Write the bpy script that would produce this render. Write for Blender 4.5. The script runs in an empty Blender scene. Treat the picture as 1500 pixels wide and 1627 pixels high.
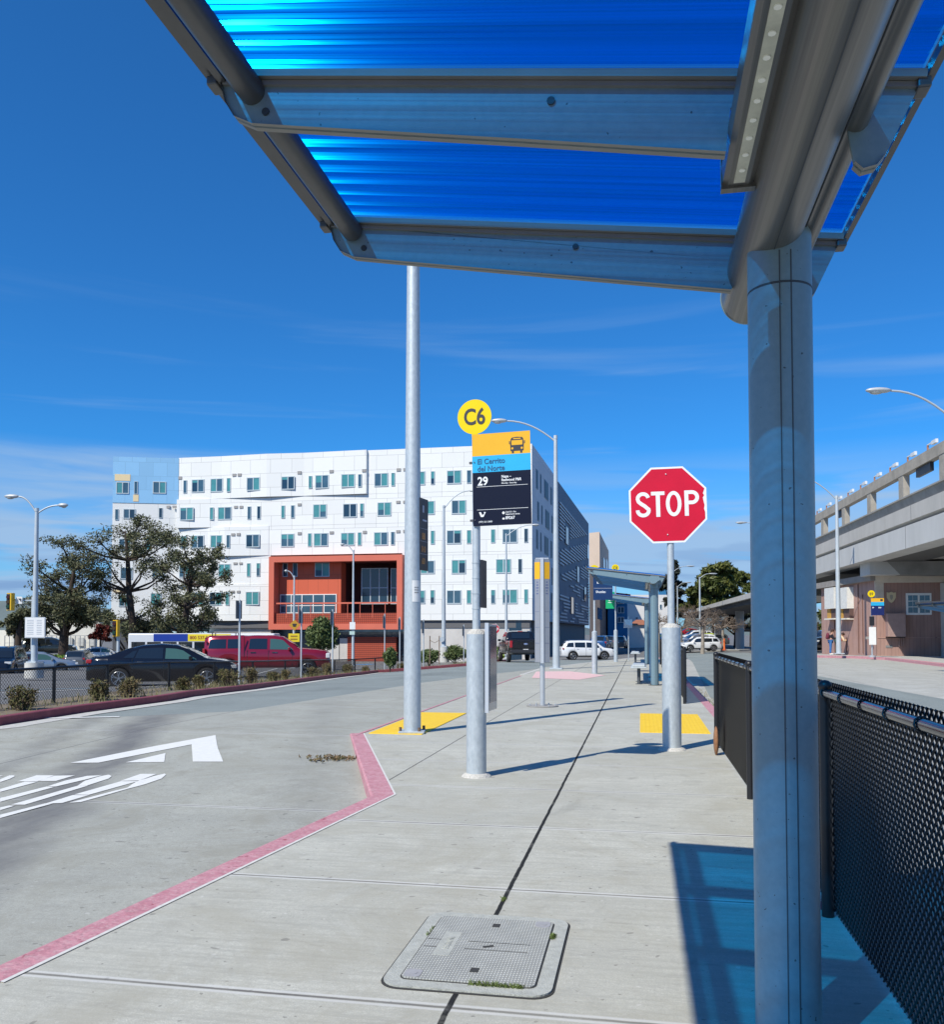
import bpy, bmesh, math, random
from mathutils import Vector, Matrix
random.seed(7)
R = math.radians
scene = bpy.context.scene
COL = scene.collection
# ---------------------------------------------------------------- camera
YAW, PITCH, F, CX, CY, CH = 10.84, 2.0, 1400.0, 750.0, 956.1, 1.4
cam_d = bpy.data.cameras.new("camera"); cam = bpy.data.objects.new("camera", cam_d); COL.objects.link(cam)
cam.location = (0, 0, CH); cam.rotation_euler = (R(90 + PITCH), 0, R(YAW))
cam_d.sensor_fit = 'HORIZONTAL'; cam_d.sensor_width = 36; cam_d.lens = 36 * F / 1500
cam_d.shift_y = (CY - 813.5) / 1500; cam_d.clip_start = 0.05; cam_d.clip_end = 6000
scene.camera = cam
# ---------------------------------------------------------------- light
SUN_EL = 46.5; SUN_DX, SUN_DY = 0.505, 0.863           # horizontal travel direction of the light
sun_d = bpy.data.lights.new("sun", 'SUN'); sun_d.energy = 5.0; sun_d.angle = R(0.5); sun_d.color = (1, .945, .83)
sun = bpy.data.objects.new("sun", sun_d); COL.objects.link(sun)
sv = Vector((SUN_DX * math.cos(R(SUN_EL)), SUN_DY * math.cos(R(SUN_EL)), -math.sin(R(SUN_EL))))
sun.rotation_euler = sv.to_track_quat('-Z', 'Y').to_euler(); sun.location = (-30, -50, 60)
w = bpy.data.worlds.new("World"); scene.world = w; w.use_nodes = True
nt = w.node_tree; nt.nodes.clear(); N = nt.nodes.new; L = nt.links.new
out = N('ShaderNodeOutputWorld'); bg = N('ShaderNodeBackground'); sky = N('ShaderNodeTexSky')
sky.sky_type = 'NISHITA'; sky.sun_disc = False; sky.sun_elevation = R(SUN_EL)
sky.sun_rotation = math.atan2(-SUN_DX, -SUN_DY)        # rotation measured from +Y towards +X
sky.air_density = 1.0; sky.dust_density = 0.15; sky.ozone_density = 3.5; sky.altitude = 200
bg.inputs[1].default_value = 0.112
tc = N('ShaderNodeTexCoord'); sep = N('ShaderNodeSeparateXYZ'); L(tc.outputs['Generated'], sep.inputs[0])
def wn(op, a, b=None, c=None):
    n = N('ShaderNodeMath'); n.operation = op
    for i, v in enumerate((a, b, c)):
        if v is None: continue
        if isinstance(v, (int, float)): n.inputs[i].default_value = v
        else: L(v, n.inputs[i])
    return n.outputs[0]
def cloud(scale, sx, sy, sz, lo, hi, rot=0, det=7):
    mp = N('ShaderNodeMapping'); mp.inputs['Scale'].default_value = (sx, sy, sz); mp.inputs['Rotation'].default_value = (0, rot, R(YAW))
    L(tc.outputs['Generated'], mp.inputs[0])
    no = N('ShaderNodeTexNoise'); no.inputs['Scale'].default_value = scale; no.inputs['Detail'].default_value = det; no.inputs['Distortion'].default_value = .6
    L(mp.outputs[0], no.inputs[0])
    mr = N('ShaderNodeMapRange'); mr.interpolation_type = 'SMOOTHSTEP'
    mr.inputs['From Min'].default_value = lo; mr.inputs['From Max'].default_value = hi
    L(no.outputs['Fac'], mr.inputs['Value']); return mr.outputs[0]
def ramp(v, a, b, lo=0, hi=1):
    mr = N('ShaderNodeMapRange'); mr.inputs['From Min'].default_value = a; mr.inputs['From Max'].default_value = b
    mr.inputs['To Min'].default_value = lo; mr.inputs['To Max'].default_value = hi; L(v, mr.inputs['Value']); return mr.outputs[0]
z = sep.outputs['Z']
sat = N('ShaderNodeMix'); sat.data_type = 'RGBA'; sat.blend_type = 'MULTIPLY'; sat.inputs[0].default_value = 1
L(sky.outputs[0], sat.inputs[6]); sat.inputs[7].default_value = (.20, .76, 1.27, 1)
lowc = wn('MULTIPLY', cloud(3.2, 1, 1, 9, .40, .54), ramp(z, .20, .09))
veil = wn('MULTIPLY', ramp(z, .20, .03), .5)
cir = wn('MULTIPLY', cloud(2.6, .7, .7, 11, .52, .78, R(6)), wn('MULTIPLY', ramp(z, .38, .2), .5))
cf = wn('MINIMUM', wn('ADD', wn('MULTIPLY', lowc, .75), wn('ADD', veil, cir)), .92)
mx = N('ShaderNodeMix'); mx.data_type = 'RGBA'; L(cf, mx.inputs[0]); L(sat.outputs[2], mx.inputs[6]); mx.inputs[7].default_value = (3.0, 4.5, 6.6, 1)
shade = N('ShaderNodeMix'); shade.data_type = 'RGBA'
L(wn('MULTIPLY', cloud(4.5, 1, 1, 11, .53, .66), wn('MULTIPLY', ramp(z, .13, .05), .6)), shade.inputs[0])
L(mx.outputs[2], shade.inputs[6]); shade.inputs[7].default_value = (1.3, 2.5, 4.9, 1)
L(shade.outputs[2], bg.inputs[0]); L(bg.outputs[0], out.inputs[0])
vs = scene.view_settings; vs.view_transform = 'Standard'; vs.look = 'None'; vs.exposure = 0.08; vs.gamma = 1; vs.use_curve_mapping = False
cy = scene.cycles; cy.use_denoising = True; cy.max_bounces = 8; cy.transparent_max_bounces = 24; cy.caustics_reflective = True; cy.caustics_refractive = False
cy.sample_clamp_indirect = 6
# ---------------------------------------------------------------- pixel helpers (photo pixels -> world)
cs, sn, cp, sp_ = math.cos(R(YAW)), math.sin(R(YAW)), math.cos(R(PITCH)), math.sin(R(PITCH))
def ray(px, py):
    r = (px - CX) / F; u = (CY - py) / F
    f = cp - u * sp_; z = sp_ + u * cp
    return Vector((r * cs - f * sn, r * sn + f * cs, z)), f
def D(px, py, d):
    v, f = ray(px, py); return Vector((0, 0, CH)) + v * (d / f)
def G(px, py, z=0.0):
    v, f = ray(px, py); return Vector((0, 0, CH)) + v * ((z - CH) / v.z)
def lerpl(y, pts):
    if y <= pts[0][0]: return pts[0][1]
    for (a, b), (c, d) in zip(pts, pts[1:]):
        if y <= c: return b + (d - b) * (y - a) / (c - a)
    return pts[-1][1]
TLp = [(-60, -.15), (7, -.15), (12, -.02), (18, -.02), (26, -.2), (39, -.33), (53, -.4), (80, -1.05), (140, -1.5), (400, -1.8)]
TFp = [(-60, -.15), (7, -.15), (12, -.02), (18, -.02), (26, -.36), (39, -.75), (53, -1.05), (80, -1.62), (140, -1.9), (400, -2.0)]
TRp = [(-60, -.15), (26, -.12), (53, -.06), (80, -.45), (140, -1.1), (400, -1.8)]
def sm(x, a, b): return max(0.0, min(1.0, (x - a) / (b - a)))
def T(x, y):
    l = lerpl(y, TLp); fl = lerpl(y, TFp); r = lerpl(y, TRp)
    l = fl + (l - fl) * sm(x, -16, -9)
    k = sm(y, 44, 60); a = -2 - 2 * k; b = 1.2 + 10 * k
    return l + (r - l) * sm(x, a, b)
def GT(px, py, off=0.0):
    v, f = ray(px, py); lo = 1.0; hi = 900.0; t = lo
    while t < hi:
        p = Vector((0, 0, CH)) + v * t
        if p.z <= T(p.x, p.y) + off: break
        t *= 1.004
    a, b = t / 1.004, t
    for _ in range(20):
        m = (a + b) / 2; p = Vector((0, 0, CH)) + v * m
        if p.z <= T(p.x, p.y) + off: b = m
        else: a = m
    return Vector((0, 0, CH)) + v * b
def DT(px, d, off=0.0):                     # ground point under pixel column px at depth d
    p = D(px, 1005, d); p.z = T(p.x, p.y) + off; return p
# ---------------------------------------------------------------- materials
MATS = {}
def mat(name, c, rough=.7, metal=0.0, var=.0, scale=6.0, c2=None, bump=0.0, bscale=60.0, spec=.5, coat=0.0, stretch=None, alpha=None, emit=None, trans=None):
    if name in MATS: return MATS[name]
    m = bpy.data.materials.new(name); m.use_nodes = True; t = m.node_tree; b = t.nodes['Principled BSDF']
    b.inputs['Roughness'].default_value = rough; b.inputs['Metallic'].default_value = metal
    b.inputs['Specular IOR Level'].default_value = spec; b.inputs['Coat Weight'].default_value = coat
    b.inputs['Coat Roughness'].default_value = .05
    c = tuple(c) + (1,)
    b.inputs['Base Color'].default_value = c
    if emit:
        b.inputs['Emission Color'].default_value = c; b.inputs['Emission Strength'].default_value = emit
    if var or bump:
        tcn = t.nodes.new('ShaderNodeTexCoord'); mp = t.nodes.new('ShaderNodeMapping'); t.links.new(tcn.outputs['Object'], mp.inputs[0])
        if stretch: mp.inputs['Scale'].default_value = stretch
    if var:
        n1 = t.nodes.new('ShaderNodeTexNoise'); n1.inputs['Scale'].default_value = scale; n1.inputs['Detail'].default_value = 9; n1.inputs['Roughness'].default_value = .65
        t.links.new(mp.outputs[0], n1.inputs[0])
        cr = t.nodes.new('ShaderNodeMapRange'); cr.inputs['From Min'].default_value = .32; cr.inputs['From Max'].default_value = .68
        t.links.new(n1.outputs['Fac'], cr.inputs['Value'])
        mxn = t.nodes.new('ShaderNodeMix'); mxn.data_type = 'RGBA'
        t.links.new(cr.outputs[0], mxn.inputs[0])
        if c2 is None:
            mxn.inputs[6].default_value = tuple(v * (1 - var) for v in c[:3]) + (1,); mxn.inputs[7].default_value = tuple(min(1, v * (1 + var)) for v in c[:3]) + (1,)
        else:
            mxn.inputs[6].default_value = c; mxn.inputs[7].default_value = tuple(c2) + (1,)
        t.links.new(mxn.outputs[2], b.inputs['Base Color'])
    if bump:
        n2 = t.nodes.new('ShaderNodeTexNoise'); n2.inputs['Scale'].default_value = bscale; n2.inputs['Detail'].default_value = 4
        t.links.new(mp.outputs[0], n2.inputs[0]); bp = t.nodes.new('ShaderNodeBump'); bp.inputs['Strength'].default_value = bump; bp.inputs['Distance'].default_value = .02
        t.links.new(n2.outputs['Fac'], bp.inputs['Height']); t.links.new(bp.outputs[0], b.inputs['Normal'])
    MATS[name] = m; return m
class NT:                                   # small node helper for the special surfaces
    def __init__(s, name):
        s.m = bpy.data.materials.new(name); s.m.use_nodes = True; s.t = s.m.node_tree; s.b = s.t.nodes['Principled BSDF']; MATS[name] = s.m
        s.co = s.n('ShaderNodeTexCoord').outputs['Object']
    def n(s, k): return s.t.nodes.new(k)
    def l(s, a, b): s.t.links.new(a, b)
    def put(s, sock, v):
        if isinstance(v, (int, float)): sock.default_value = v
        elif isinstance(v, tuple): sock.default_value = v if len(v) == 4 or sock.type == 'VECTOR' else v + (1,)
        else: s.l(v, sock)
    def math(s, op, a, b=None, c=None):
        n = s.n('ShaderNodeMath'); n.operation = op
        for i, v in enumerate((a, b, c)):
            if v is not None: s.put(n.inputs[i], v)
        return n.outputs[0]
    def mix(s, f, a, b, mode='MIX'):
        n = s.n('ShaderNodeMix'); n.data_type = 'RGBA'; n.blend_type = mode; s.put(n.inputs[0], f); s.put(n.inputs[6], a); s.put(n.inputs[7], b); return n.outputs[2]
    def rng(s, v, a, b, lo=0., hi=1.):
        n = s.n('ShaderNodeMapRange'); s.put(n.inputs[0], v); n.inputs[1].default_value = a; n.inputs[2].default_value = b; n.inputs[3].default_value = lo; n.inputs[4].default_value = hi; return n.outputs[0]
    def noise(s, sc, det=8, vec=None, stretch=None, rough=.6, dist=0.):
        v = vec or s.co
        if stretch:
            mp = s.n('ShaderNodeMapping'); mp.inputs['Scale'].default_value = stretch; s.l(v, mp.inputs[0]); v = mp.outputs[0]
        n = s.n('ShaderNodeTexNoise'); n.inputs['Scale'].default_value = sc; n.inputs['Detail'].default_value = det; n.inputs['Roughness'].default_value = rough; n.inputs['Distortion'].default_value = dist
        s.l(v, n.inputs[0]); return n.outputs['Fac']
    def xyz(s, v=None):
        n = s.n('ShaderNodeSeparateXYZ'); s.l(v or s.co, n.inputs[0]); return n.outputs
    def vec(s, x, y, z=0.):
        n = s.n('ShaderNodeCombineXYZ'); s.put(n.inputs[0], x); s.put(n.inputs[1], y); s.put(n.inputs[2], z); return n.outputs[0]
    def bump(s, h, st, dist=.01):
        n = s.n('ShaderNodeBump'); n.inputs['Strength'].default_value = st; n.inputs['Distance'].default_value = dist; s.l(h, n.inputs['Height']); s.l(n.outputs[0], s.b.inputs['Normal'])
    def line(s, coord, centre, half, soft=.002):      # 1 inside the line
        d = s.math('ABSOLUTE', s.math('SUBTRACT', coord, centre)); return s.rng(d, half, half + soft, 1., 0.)
# ---------------------------------------------------------------- object helpers
MW = {}
def tag(o, label=None, cat=None, group=None, kind=None):
    if label: o['label'] = label
    if cat: o['category'] = cat
    if group: o['group'] = group
    if kind: o['kind'] = kind
    return o
def thing(name, label, cat, loc=(0, 0, 0), rz=0.0, group=None):
    o = bpy.data.objects.new(name, None); COL.objects.link(o); o.empty_display_size = .2
    o.location = loc; o.rotation_euler = (0, 0, rz); MW[o.name] = Matrix.Translation(Vector(loc)) @ Matrix.Rotation(rz, 4, 'Z')
    return tag(o, label, cat, group)
def kids(o): return [c for c in bpy.data.objects if c.parent == o]
def copy_tree(o, parent=None):
    c = o.copy(); COL.objects.link(c)
    if parent: c.parent = parent
    for ch in list(o.children): copy_tree(ch, c)
    return c
def dup(o, loc, rz, label, group=None):
    c = copy_tree(o); c.location = loc; c.rotation_euler = (0, 0, rz); c['label'] = label
    if group: c['group'] = group
    return c
class B:
    def __init__(s): s.bm = bmesh.new()
    def face(s, pts, mi=0, smooth=False):
        f = s.bm.faces.new([s.bm.verts.new(p) for p in pts]); f.material_index = mi; f.smooth = smooth; return f
    def box(s, c, d, rz=0.0, mi=0, m=None, bev=0.0):
        M_ = Matrix.Translation(Vector(c)) @ (m if m is not None else Matrix.Rotation(rz, 4, 'Z')) @ Matrix.Diagonal((d[0], d[1], d[2], 1))
        g = bmesh.ops.create_cube(s.bm, size=1.0, matrix=M_)
        for v in g['verts']:
            for f in v.link_faces: f.material_index = mi
        if bev:
            es = list({e for v in g['verts'] for e in v.link_edges})
            r = bmesh.ops.bevel(s.bm, geom=es, offset=bev, segments=2, affect='EDGES', profile=.5)
            for f in r['faces']: f.material_index = mi
        return s
    def span(s, a, b, wid, hei, mi=0, up=None):      # rectangular bar from a to b
        a, b = Vector(a), Vector(b); d = b - a; ln = d.length
        if ln < 1e-6: return s
        q = d.to_track_quat('Y', 'Z').to_matrix().to_4x4()
        return s.box((a + b) / 2, (wid, ln, hei), m=q, mi=mi)
    def tube(s, path, r, n=8, mi=0, caps=True, smooth=True):
        path = [Vector(p) for p in path]; k = len(path); rs = r if isinstance(r, (list, tuple)) else [r] * k
        rings = []; ref = None
        for i, p in enumerate(path):
            t = (path[min(i + 1, k - 1)] - path[max(i - 1, 0)]).normalized()
            if ref is None: ref = Vector((0, 0, 1)) if abs(t.z) < .9 else Vector((1, 0, 0))
            u = t.cross(ref).normalized(); v = u.cross(t).normalized(); ref = v
            rings.append([s.bm.verts.new(p + (u * math.cos(2 * math.pi * j / n) + v * math.sin(2 * math.pi * j / n)) * rs[i]) for j in range(n)])
        for a, b in zip(rings, rings[1:]):
            for j in range(n):
                f = s.bm.faces.new((a[j], a[(j + 1) % n], b[(j + 1) % n], b[j])); f.material_index = mi; f.smooth = smooth
        if caps and n > 2:
            for rg in (rings[0][::-1], rings[-1]):
                f = s.bm.faces.new([s.bm.verts.new(v.co) for v in rg]); f.material_index = mi
        return s
    def cyl(s, a, b, r0, r1=None, n=16, mi=0): return s.tube([a, b], [r0, r0 if r1 is None else r1], n, mi)
    def ext(s, poly, vec, mi=0, smooth=False):       # closed 3-D polygon extruded along vec
        poly = [Vector(p) for p in poly]; vec = Vector(vec); a = [s.bm.verts.new(p) for p in poly]; b = [s.bm.verts.new(p + vec) for p in poly]
        f = s.bm.faces.new([s.bm.verts.new(p) for p in poly]); f.material_index = mi
        f = s.bm.faces.new([s.bm.verts.new(p + vec) for p in reversed(poly)]); f.material_index = mi
        k = len(poly)
        for i in range(k):
            f = s.bm.faces.new((a[i], b[i], b[(i + 1) % k], a[(i + 1) % k])); f.material_index = mi; f.smooth = smooth
        return s
    def prism(s, poly, z0, z1, mi=0): return s.ext([(p[0], p[1], z0) for p in poly], (0, 0, z1 - z0), mi)
    def ell(s, c, r, n=12, mi=0, m=None):
        M_ = Matrix.Translation(Vector(c)) @ (m or Matrix.Identity(4)) @ Matrix.Diagonal((r[0], r[1], r[2], 1))
        g = bmesh.ops.create_uvsphere(s.bm, u_segments=n, v_segments=max(6, n // 2 + 1), radius=1, matrix=M_)
        for v in g['verts']:
            for f in v.link_faces: f.material_index = mi; f.smooth = True
        return s
    def obj(s, name, mats, parent=None, world=True, loc=None, recalc=True):
        if recalc: bmesh.ops.recalc_face_normals(s.bm, faces=s.bm.faces)
        me = bpy.data.meshes.new(name)
        if parent is not None:
            mw = MW[parent.name]
            if world: s.bm.transform(mw.inverted())
        elif loc is not None: s.bm.transform(Matrix.Translation(-Vector(loc)))
        s.bm.to_mesh(me); s.bm.free()
        for m in (mats if isinstance(mats, (list, tuple)) else [mats]): me.materials.append(m)
        o = bpy.data.objects.new(name, me); COL.objects.link(o)
        if parent is not None: o.parent = parent; MW[o.name] = MW[parent.name]
        else:
            if loc is not None: o.location = loc
            MW[o.name] = Matrix.Translation(Vector(loc)) if loc is not None else Matrix.Identity(4)
        return o
def loc_obj(b, name, m, parent): return b.obj(name, m, parent, world=False)
def struct(b, name, m, loc=None): return tag(b.obj(name, m, loc=loc), kind='structure')
def text_bm(lines, bold=0.0, sx=1.0, depth=.0015):
    """lines: [(text, x, z, size, align)] in a plane facing -Y; returns B"""
    b = B()
    for (tx, x, z_, size, al) in lines:
        cu = bpy.data.curves.new('t', 'FONT'); cu.body = tx; cu.size = size; cu.align_x = al; cu.offset = bold * size; cu.resolution_u = 4; cu.extrude = depth
        o = bpy.data.objects.new('t', cu); COL.objects.link(o)
        me = bpy.data.meshes.new_from_object(o)
        me.transform(Matrix.Translation((x, 0, z_)) @ Matrix.Rotation(R(90), 4, 'X') @ Matrix.Diagonal((sx, 1, 1, 1)))
        b.bm.from_mesh(me); bpy.data.objects.remove(o); bpy.data.meshes.remove(me); bpy.data.curves.remove(cu)
    return b
def skin(pts, edges, rad, sub=2):
    me = bpy.data.meshes.new('sk'); me.from_pydata([Vector(p) for p in pts], edges, [])
    o = bpy.data.objects.new('sk', me); COL.objects.link(o)
    md = o.modifiers.new('s', 'SKIN'); md.use_smooth_shade = True
    for v, r in zip(me.skin_vertices[0].data, rad): v.radius = (r, r) if not isinstance(r, tuple) else r
    me.skin_vertices[0].data[0].use_root = True
    sb = o.modifiers.new('u', 'SUBSURF'); sb.levels = sub; sb.render_levels = sub
    dg = bpy.context.evaluated_depsgraph_get(); dg.update()
    m2 = bpy.data.meshes.new_from_object(o.evaluated_get(dg)); b = B(); b.bm.from_mesh(m2)
    bpy.data.objects.remove(o); bpy.data.meshes.remove(m2); bpy.data.meshes.remove(me); return b
# ================================================================ surface materials
def concrete_mat(name, base, joints_y=None, joints_x=(), spots=.5, blotch=.5, stripes=0.0, smear=None):
    k = NT(name); x, y, _ = k.xyz()
    n1 = k.noise(1.1, 6); n2 = k.noise(7, 9, rough=.7); n3 = k.noise(160, 3); n4 = k.noise(3.5, 5, dist=1.2)
    c = k.mix(k.rng(n1, .3, .7), tuple(v * (1 - .16 * blotch) for v in base), tuple(v * (1 + .13 * blotch) for v in base))
    c = k.mix(k.rng(n2, .45, .75, 0, .5 * blotch), c, tuple(v * .66 for v in base))
    c = k.mix(k.rng(n3, .38, .62, 0, .62), c, tuple(v * .58 for v in base)); c = k.mix(k.rng(k.noise(240, 2), .58, .7, 0, .5), c, tuple(min(.85, v * 1.5) for v in base)); hc = k.math('ABSOLUTE', k.math('SUBTRACT', k.noise(1.3, 9, dist=1.0, rough=.65), .5)); c = k.mix(k.math('MULTIPLY', k.rng(hc, 0, .0025, .5, 0), k.rng(k.noise(.6), .5, .62)), c, (.16, .155, .14))
    if stripes:                                     # broom finish across the walk
        st = k.noise(1, 5, stretch=(1.6, 26, 1), rough=.75); c = k.mix(k.rng(st, .46, .62, 0, stripes), c, tuple(v * .62 for v in base))
    sp = k.noise(30, 1, rough=.3); c = k.mix(k.rng(sp, .745, .765, 0, spots), c, (.13, .125, .115)); c = k.mix(k.rng(k.noise(38, 6, rough=.8), .42, .66, 0, .55), c, tuple(v * .58 for v in base)); c = k.mix(k.rng(k.noise(60, 5, rough=.8), .56, .74, 0, .5), c, tuple(min(.8, v * 1.35) for v in base))
    sp2 = k.noise(22, 1, rough=.3); c = k.mix(k.rng(sp2, .765, .78, 0, spots * .5), c, (.72, .71, .67))
    sd = k.noise(2.2, 7, dist=1.5, stretch=(1, .6, 1)); c = k.mix(k.rng(sd, .58, .74, 0, .42 * blotch), c, (.2, .195, .17))
    h = n3
    if joints_y:                                    # slab to slab tone differences
        y0_, dy_ = joints_y; si = k.math('FLOOR', k.math('DIVIDE', k.math('SUBTRACT', y, y0_), dy_)); sx = k.math('FLOOR', k.math('DIVIDE', k.math('ADD', x, .715), 1.65))
        wn_ = k.n('ShaderNodeTexWhiteNoise'); wn_.noise_dimensions = '2D'; k.l(k.vec(sx, si), wn_.inputs['Vector']); c = k.mix(k.rng(wn_.outputs['Value'], 0, 1, 0, .32), c, tuple(v * .62 for v in base))
        big = k.noise(.7, 8, dist=2.0, rough=.75); c = k.mix(k.rng(big, .46, .62, 0, .6), c, (base[0] * .62, base[1] * .60, base[2] * .56)); gum = k.noise(11, 2, rough=.3, dist=.3); c = k.mix(k.rng(gum, .74, .755, 0, .55), c, (.16, .155, .14))
        fine = k.noise(5, 9, rough=.8, dist=.6, stretch=(.5, 1.6, 1)); c = k.mix(k.rng(fine, .55, .72, 0, .5), c, (.24, .235, .21))
    wob = k.math('MULTIPLY', k.math('SUBTRACT', n4, .5), .03)
    if joints_y:
        y0, dy = joints_y
        m = k.math('PINGPONG', k.math('ADD', k.math('SUBTRACT', y, y0), k.math('MULTIPLY', wob, .25)), dy / 2)
        ln = k.rng(m, .006, .011, 1, 0); lt = k.rng(k.math('ABSOLUTE', k.math('SUBTRACT', m, .022)), .006, .014, .55, 0)
        c = k.mix(lt, c, (.62, .62, .6)); c = k.mix(k.math('MULTIPLY', ln, k.rng(k.noise(.9), .35, .6, .35, .95)), c, (.11, .105, .1))
    for (xc, hw, dark, ya, yb) in joints_x:
        ln = k.line(k.math('ADD', x, k.math('MULTIPLY', wob, .5)), xc, hw, .004)
        if yb: ln = k.math('MULTIPLY', ln, k.math('MULTIPLY', k.rng(y, ya, ya + .02), k.rng(y, yb, yb + .02, 1, 0)))
        c = k.mix(k.math('MULTIPLY', ln, k.rng(k.noise(5), .3, .42, .75, 1)), c, (dark, dark, dark * .95))
    if smear:
        for (x0, y0, dx, dy, hw, st) in smear:      # tyre-dark lane streaks (rubber and oil)
            px = k.math('ADD', k.math('MULTIPLY', k.math('SUBTRACT', x, x0), dy), k.math('MULTIPLY', k.math('SUBTRACT', y, y0), -dx))
            px = k.math('ADD', px, k.math('MULTIPLY', k.math('SUBTRACT', k.noise(.8), .5), .8))
            f = k.rng(k.math('ABSOLUTE', px), hw * .2, hw, st, 0)
            c = k.mix(k.math('MULTIPLY', f, k.rng(k.noise(1.5, stretch=(2, .5, 1)), .3, .6, .5, 1)), c, (.10, .10, .11))
    k.l(c, k.b.inputs['Base Color']); k.b.inputs['Roughness'].default_value = .88; k.b.inputs['Specular IOR Level'].default_value = .25
    k.bump(h, .25, .003); return k.m
PAV = concrete_mat('pavement_concrete', (.575, .57, .495), (3.27, 1.545), ((-.715, .010, .02, 0, 0), (-2.36, .006, .1, 8.1, 60)), spots=.8, blotch=1.1, stripes=.62)
ROADC = concrete_mat('roadway_concrete', (.455, .46, .405), (2.9, 4.4), ((-7.2, .006, .12, 0, 0), (-11.2, .006, .12, 0, 0)), spots=.7, blotch=.9, stripes=.22,
                     smear=((-5.75, 8.3, -.42, 1, .55, .75), (-6.9, 8.5, -.42, 1, .3, .3), (-8, 22, -.35, 1, .5, .15)))
RIGHTC = concrete_mat('bus_lane_concrete', (.53, .53, .485), (4, 4.5), ((6.5, .008, .12, 0, 0), (10.5, .008, .12, 0, 0)), spots=.7, blotch=1.1, stripes=.25)
SIDEC = concrete_mat('far_walk_concrete', (.54, .535, .5), (2, 1.8), (), spots=.4, blotch=.6)
def asphalt(name, base, cracks=.5, tint=1.0):
    k = NT(name); n1 = k.noise(.35, 7); n2 = k.noise(130, 3); n3 = k.noise(2.2, 8, dist=1.6)
    c = k.mix(k.rng(n1, .3, .7), tuple(v * .82 for v in base), tuple(v * 1.2 for v in base))
    c = k.mix(k.rng(n2, .4, .7, 0, .55), c, tuple(v * 1.7 for v in base))
    cr = k.math('ABSOLUTE', k.math('SUBTRACT', n3, .5)); c = k.mix(k.rng(cr, .0, .006, cracks, 0), c, (.05, .05, .05))
    n5 = k.noise(.5, 4, stretch=(1, .2, 1)); c = k.mix(k.rng(n5, .55, .7, 0, .4), c, tuple(v * .5 for v in base))
    k.l(c, k.b.inputs['Base Color']); k.b.inputs['Roughness'].default_value = .9; k.b.inputs['Specular IOR Level'].default_value = .25; k.bump(n2, .3, .004); return k.m
ASPH = asphalt('lane_asphalt', (.20, .225, .215)); LOT = asphalt('lot_asphalt', (.15, .15, .148)); FAR = asphalt('far_asphalt', (.17, .17, .165), .2)
k = NT('faded_red_kerb_paint'); n = k.noise(7, 9, rough=.7); c = k.mix(k.rng(n, .3, .7), (.42, .16, .195), (.57, .29, .325)); c = k.mix(k.rng(k.noise(22, 8, rough=.8), .5, .62, 0, .6), c, (.60, .42, .42)); c = k.mix(k.rng(k.noise(13, 5, rough=.6), .62, .68, 0, .8), c, (.26, .03, .05)); c = k.mix(k.rng(k.noise(6, 9, rough=.8), .56, .64, 0, .55), c, (.40, .33, .31)); c = k.mix(k.rng(k.noise(45, 4, rough=.7), .52, .7, 0, .45), c, (.2, .1, .11))
k.l(c, k.b.inputs['Base Color']); k.b.inputs['Roughness'].default_value = .85; k.bump(k.noise(30, 6), .7, .01); KPINK = k.m
KDARK = mat('dark_red_kerb_paint', (.17, .035, .05), .7, var=1, scale=5, c2=(.24, .06, .07), bump=.3, bscale=30)
KCONC = mat('kerb_concrete', (.5, .49, .45), .9, var=.15, scale=12, bump=.3)
WHITEP = mat('road_paint_white', (.74, .74, .70), .8, var=1, scale=14, c2=(.66, .66, .62), bump=.2)
YEL = None
def tactile():
    global YEL
    k = NT('tactile_yellow'); x, y, _ = k.xyz()
    a = k.math('PINGPONG', x, .03); b = k.math('PINGPONG', y, .03)
    d = k.math('SQRT', k.math('ADD', k.math('POWER', a, 2.), k.math('POWER', b, 2.)))
    dome = k.rng(d, .008, .014, 1, 0); n = k.noise(6)
    c = k.mix(k.rng(n, .3, .7), (.80, .50, .012), (.86, .58, .03)); c = k.mix(k.math('MULTIPLY', dome, .25), c, (.55, .32, .01))
    k.l(c, k.b.inputs['Base Color']); k.b.inputs['Roughness'].default_value = .7; k.bump(dome, .6, .006); YEL = k.m
tactile()
SOIL = mat('planting_soil', (.13, .10, .07), .95, var=1, scale=8, c2=(.22, .18, .12), bump=.8, bscale=25)
GALV = mat('galvanised_steel', (.42, .47, .50), .5, .35, var=1, scale=28, c2=(.56, .61, .63), bump=.06, bscale=50, stretch=(1, 1, .5))
GALVD = mat('galvanised_steel_dull', (.36, .41, .45), .6, .25, var=1, scale=18, c2=(.48, .53, .56), bump=.05, bscale=40)
BLK = mat('black_vinyl', (.012, .012, .014), .42, spec=.5)
BLKG = mat('black_gloss_rail', (.035, .037, .045), .16, .55, spec=.8, var=.2, scale=4)
WHITE = mat('white_sign_paint', (.78, .78, .76), .5, var=.04)
ALU = mat('aluminium', (.62, .64, .65), .38, .6, var=.06, scale=5)
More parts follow.
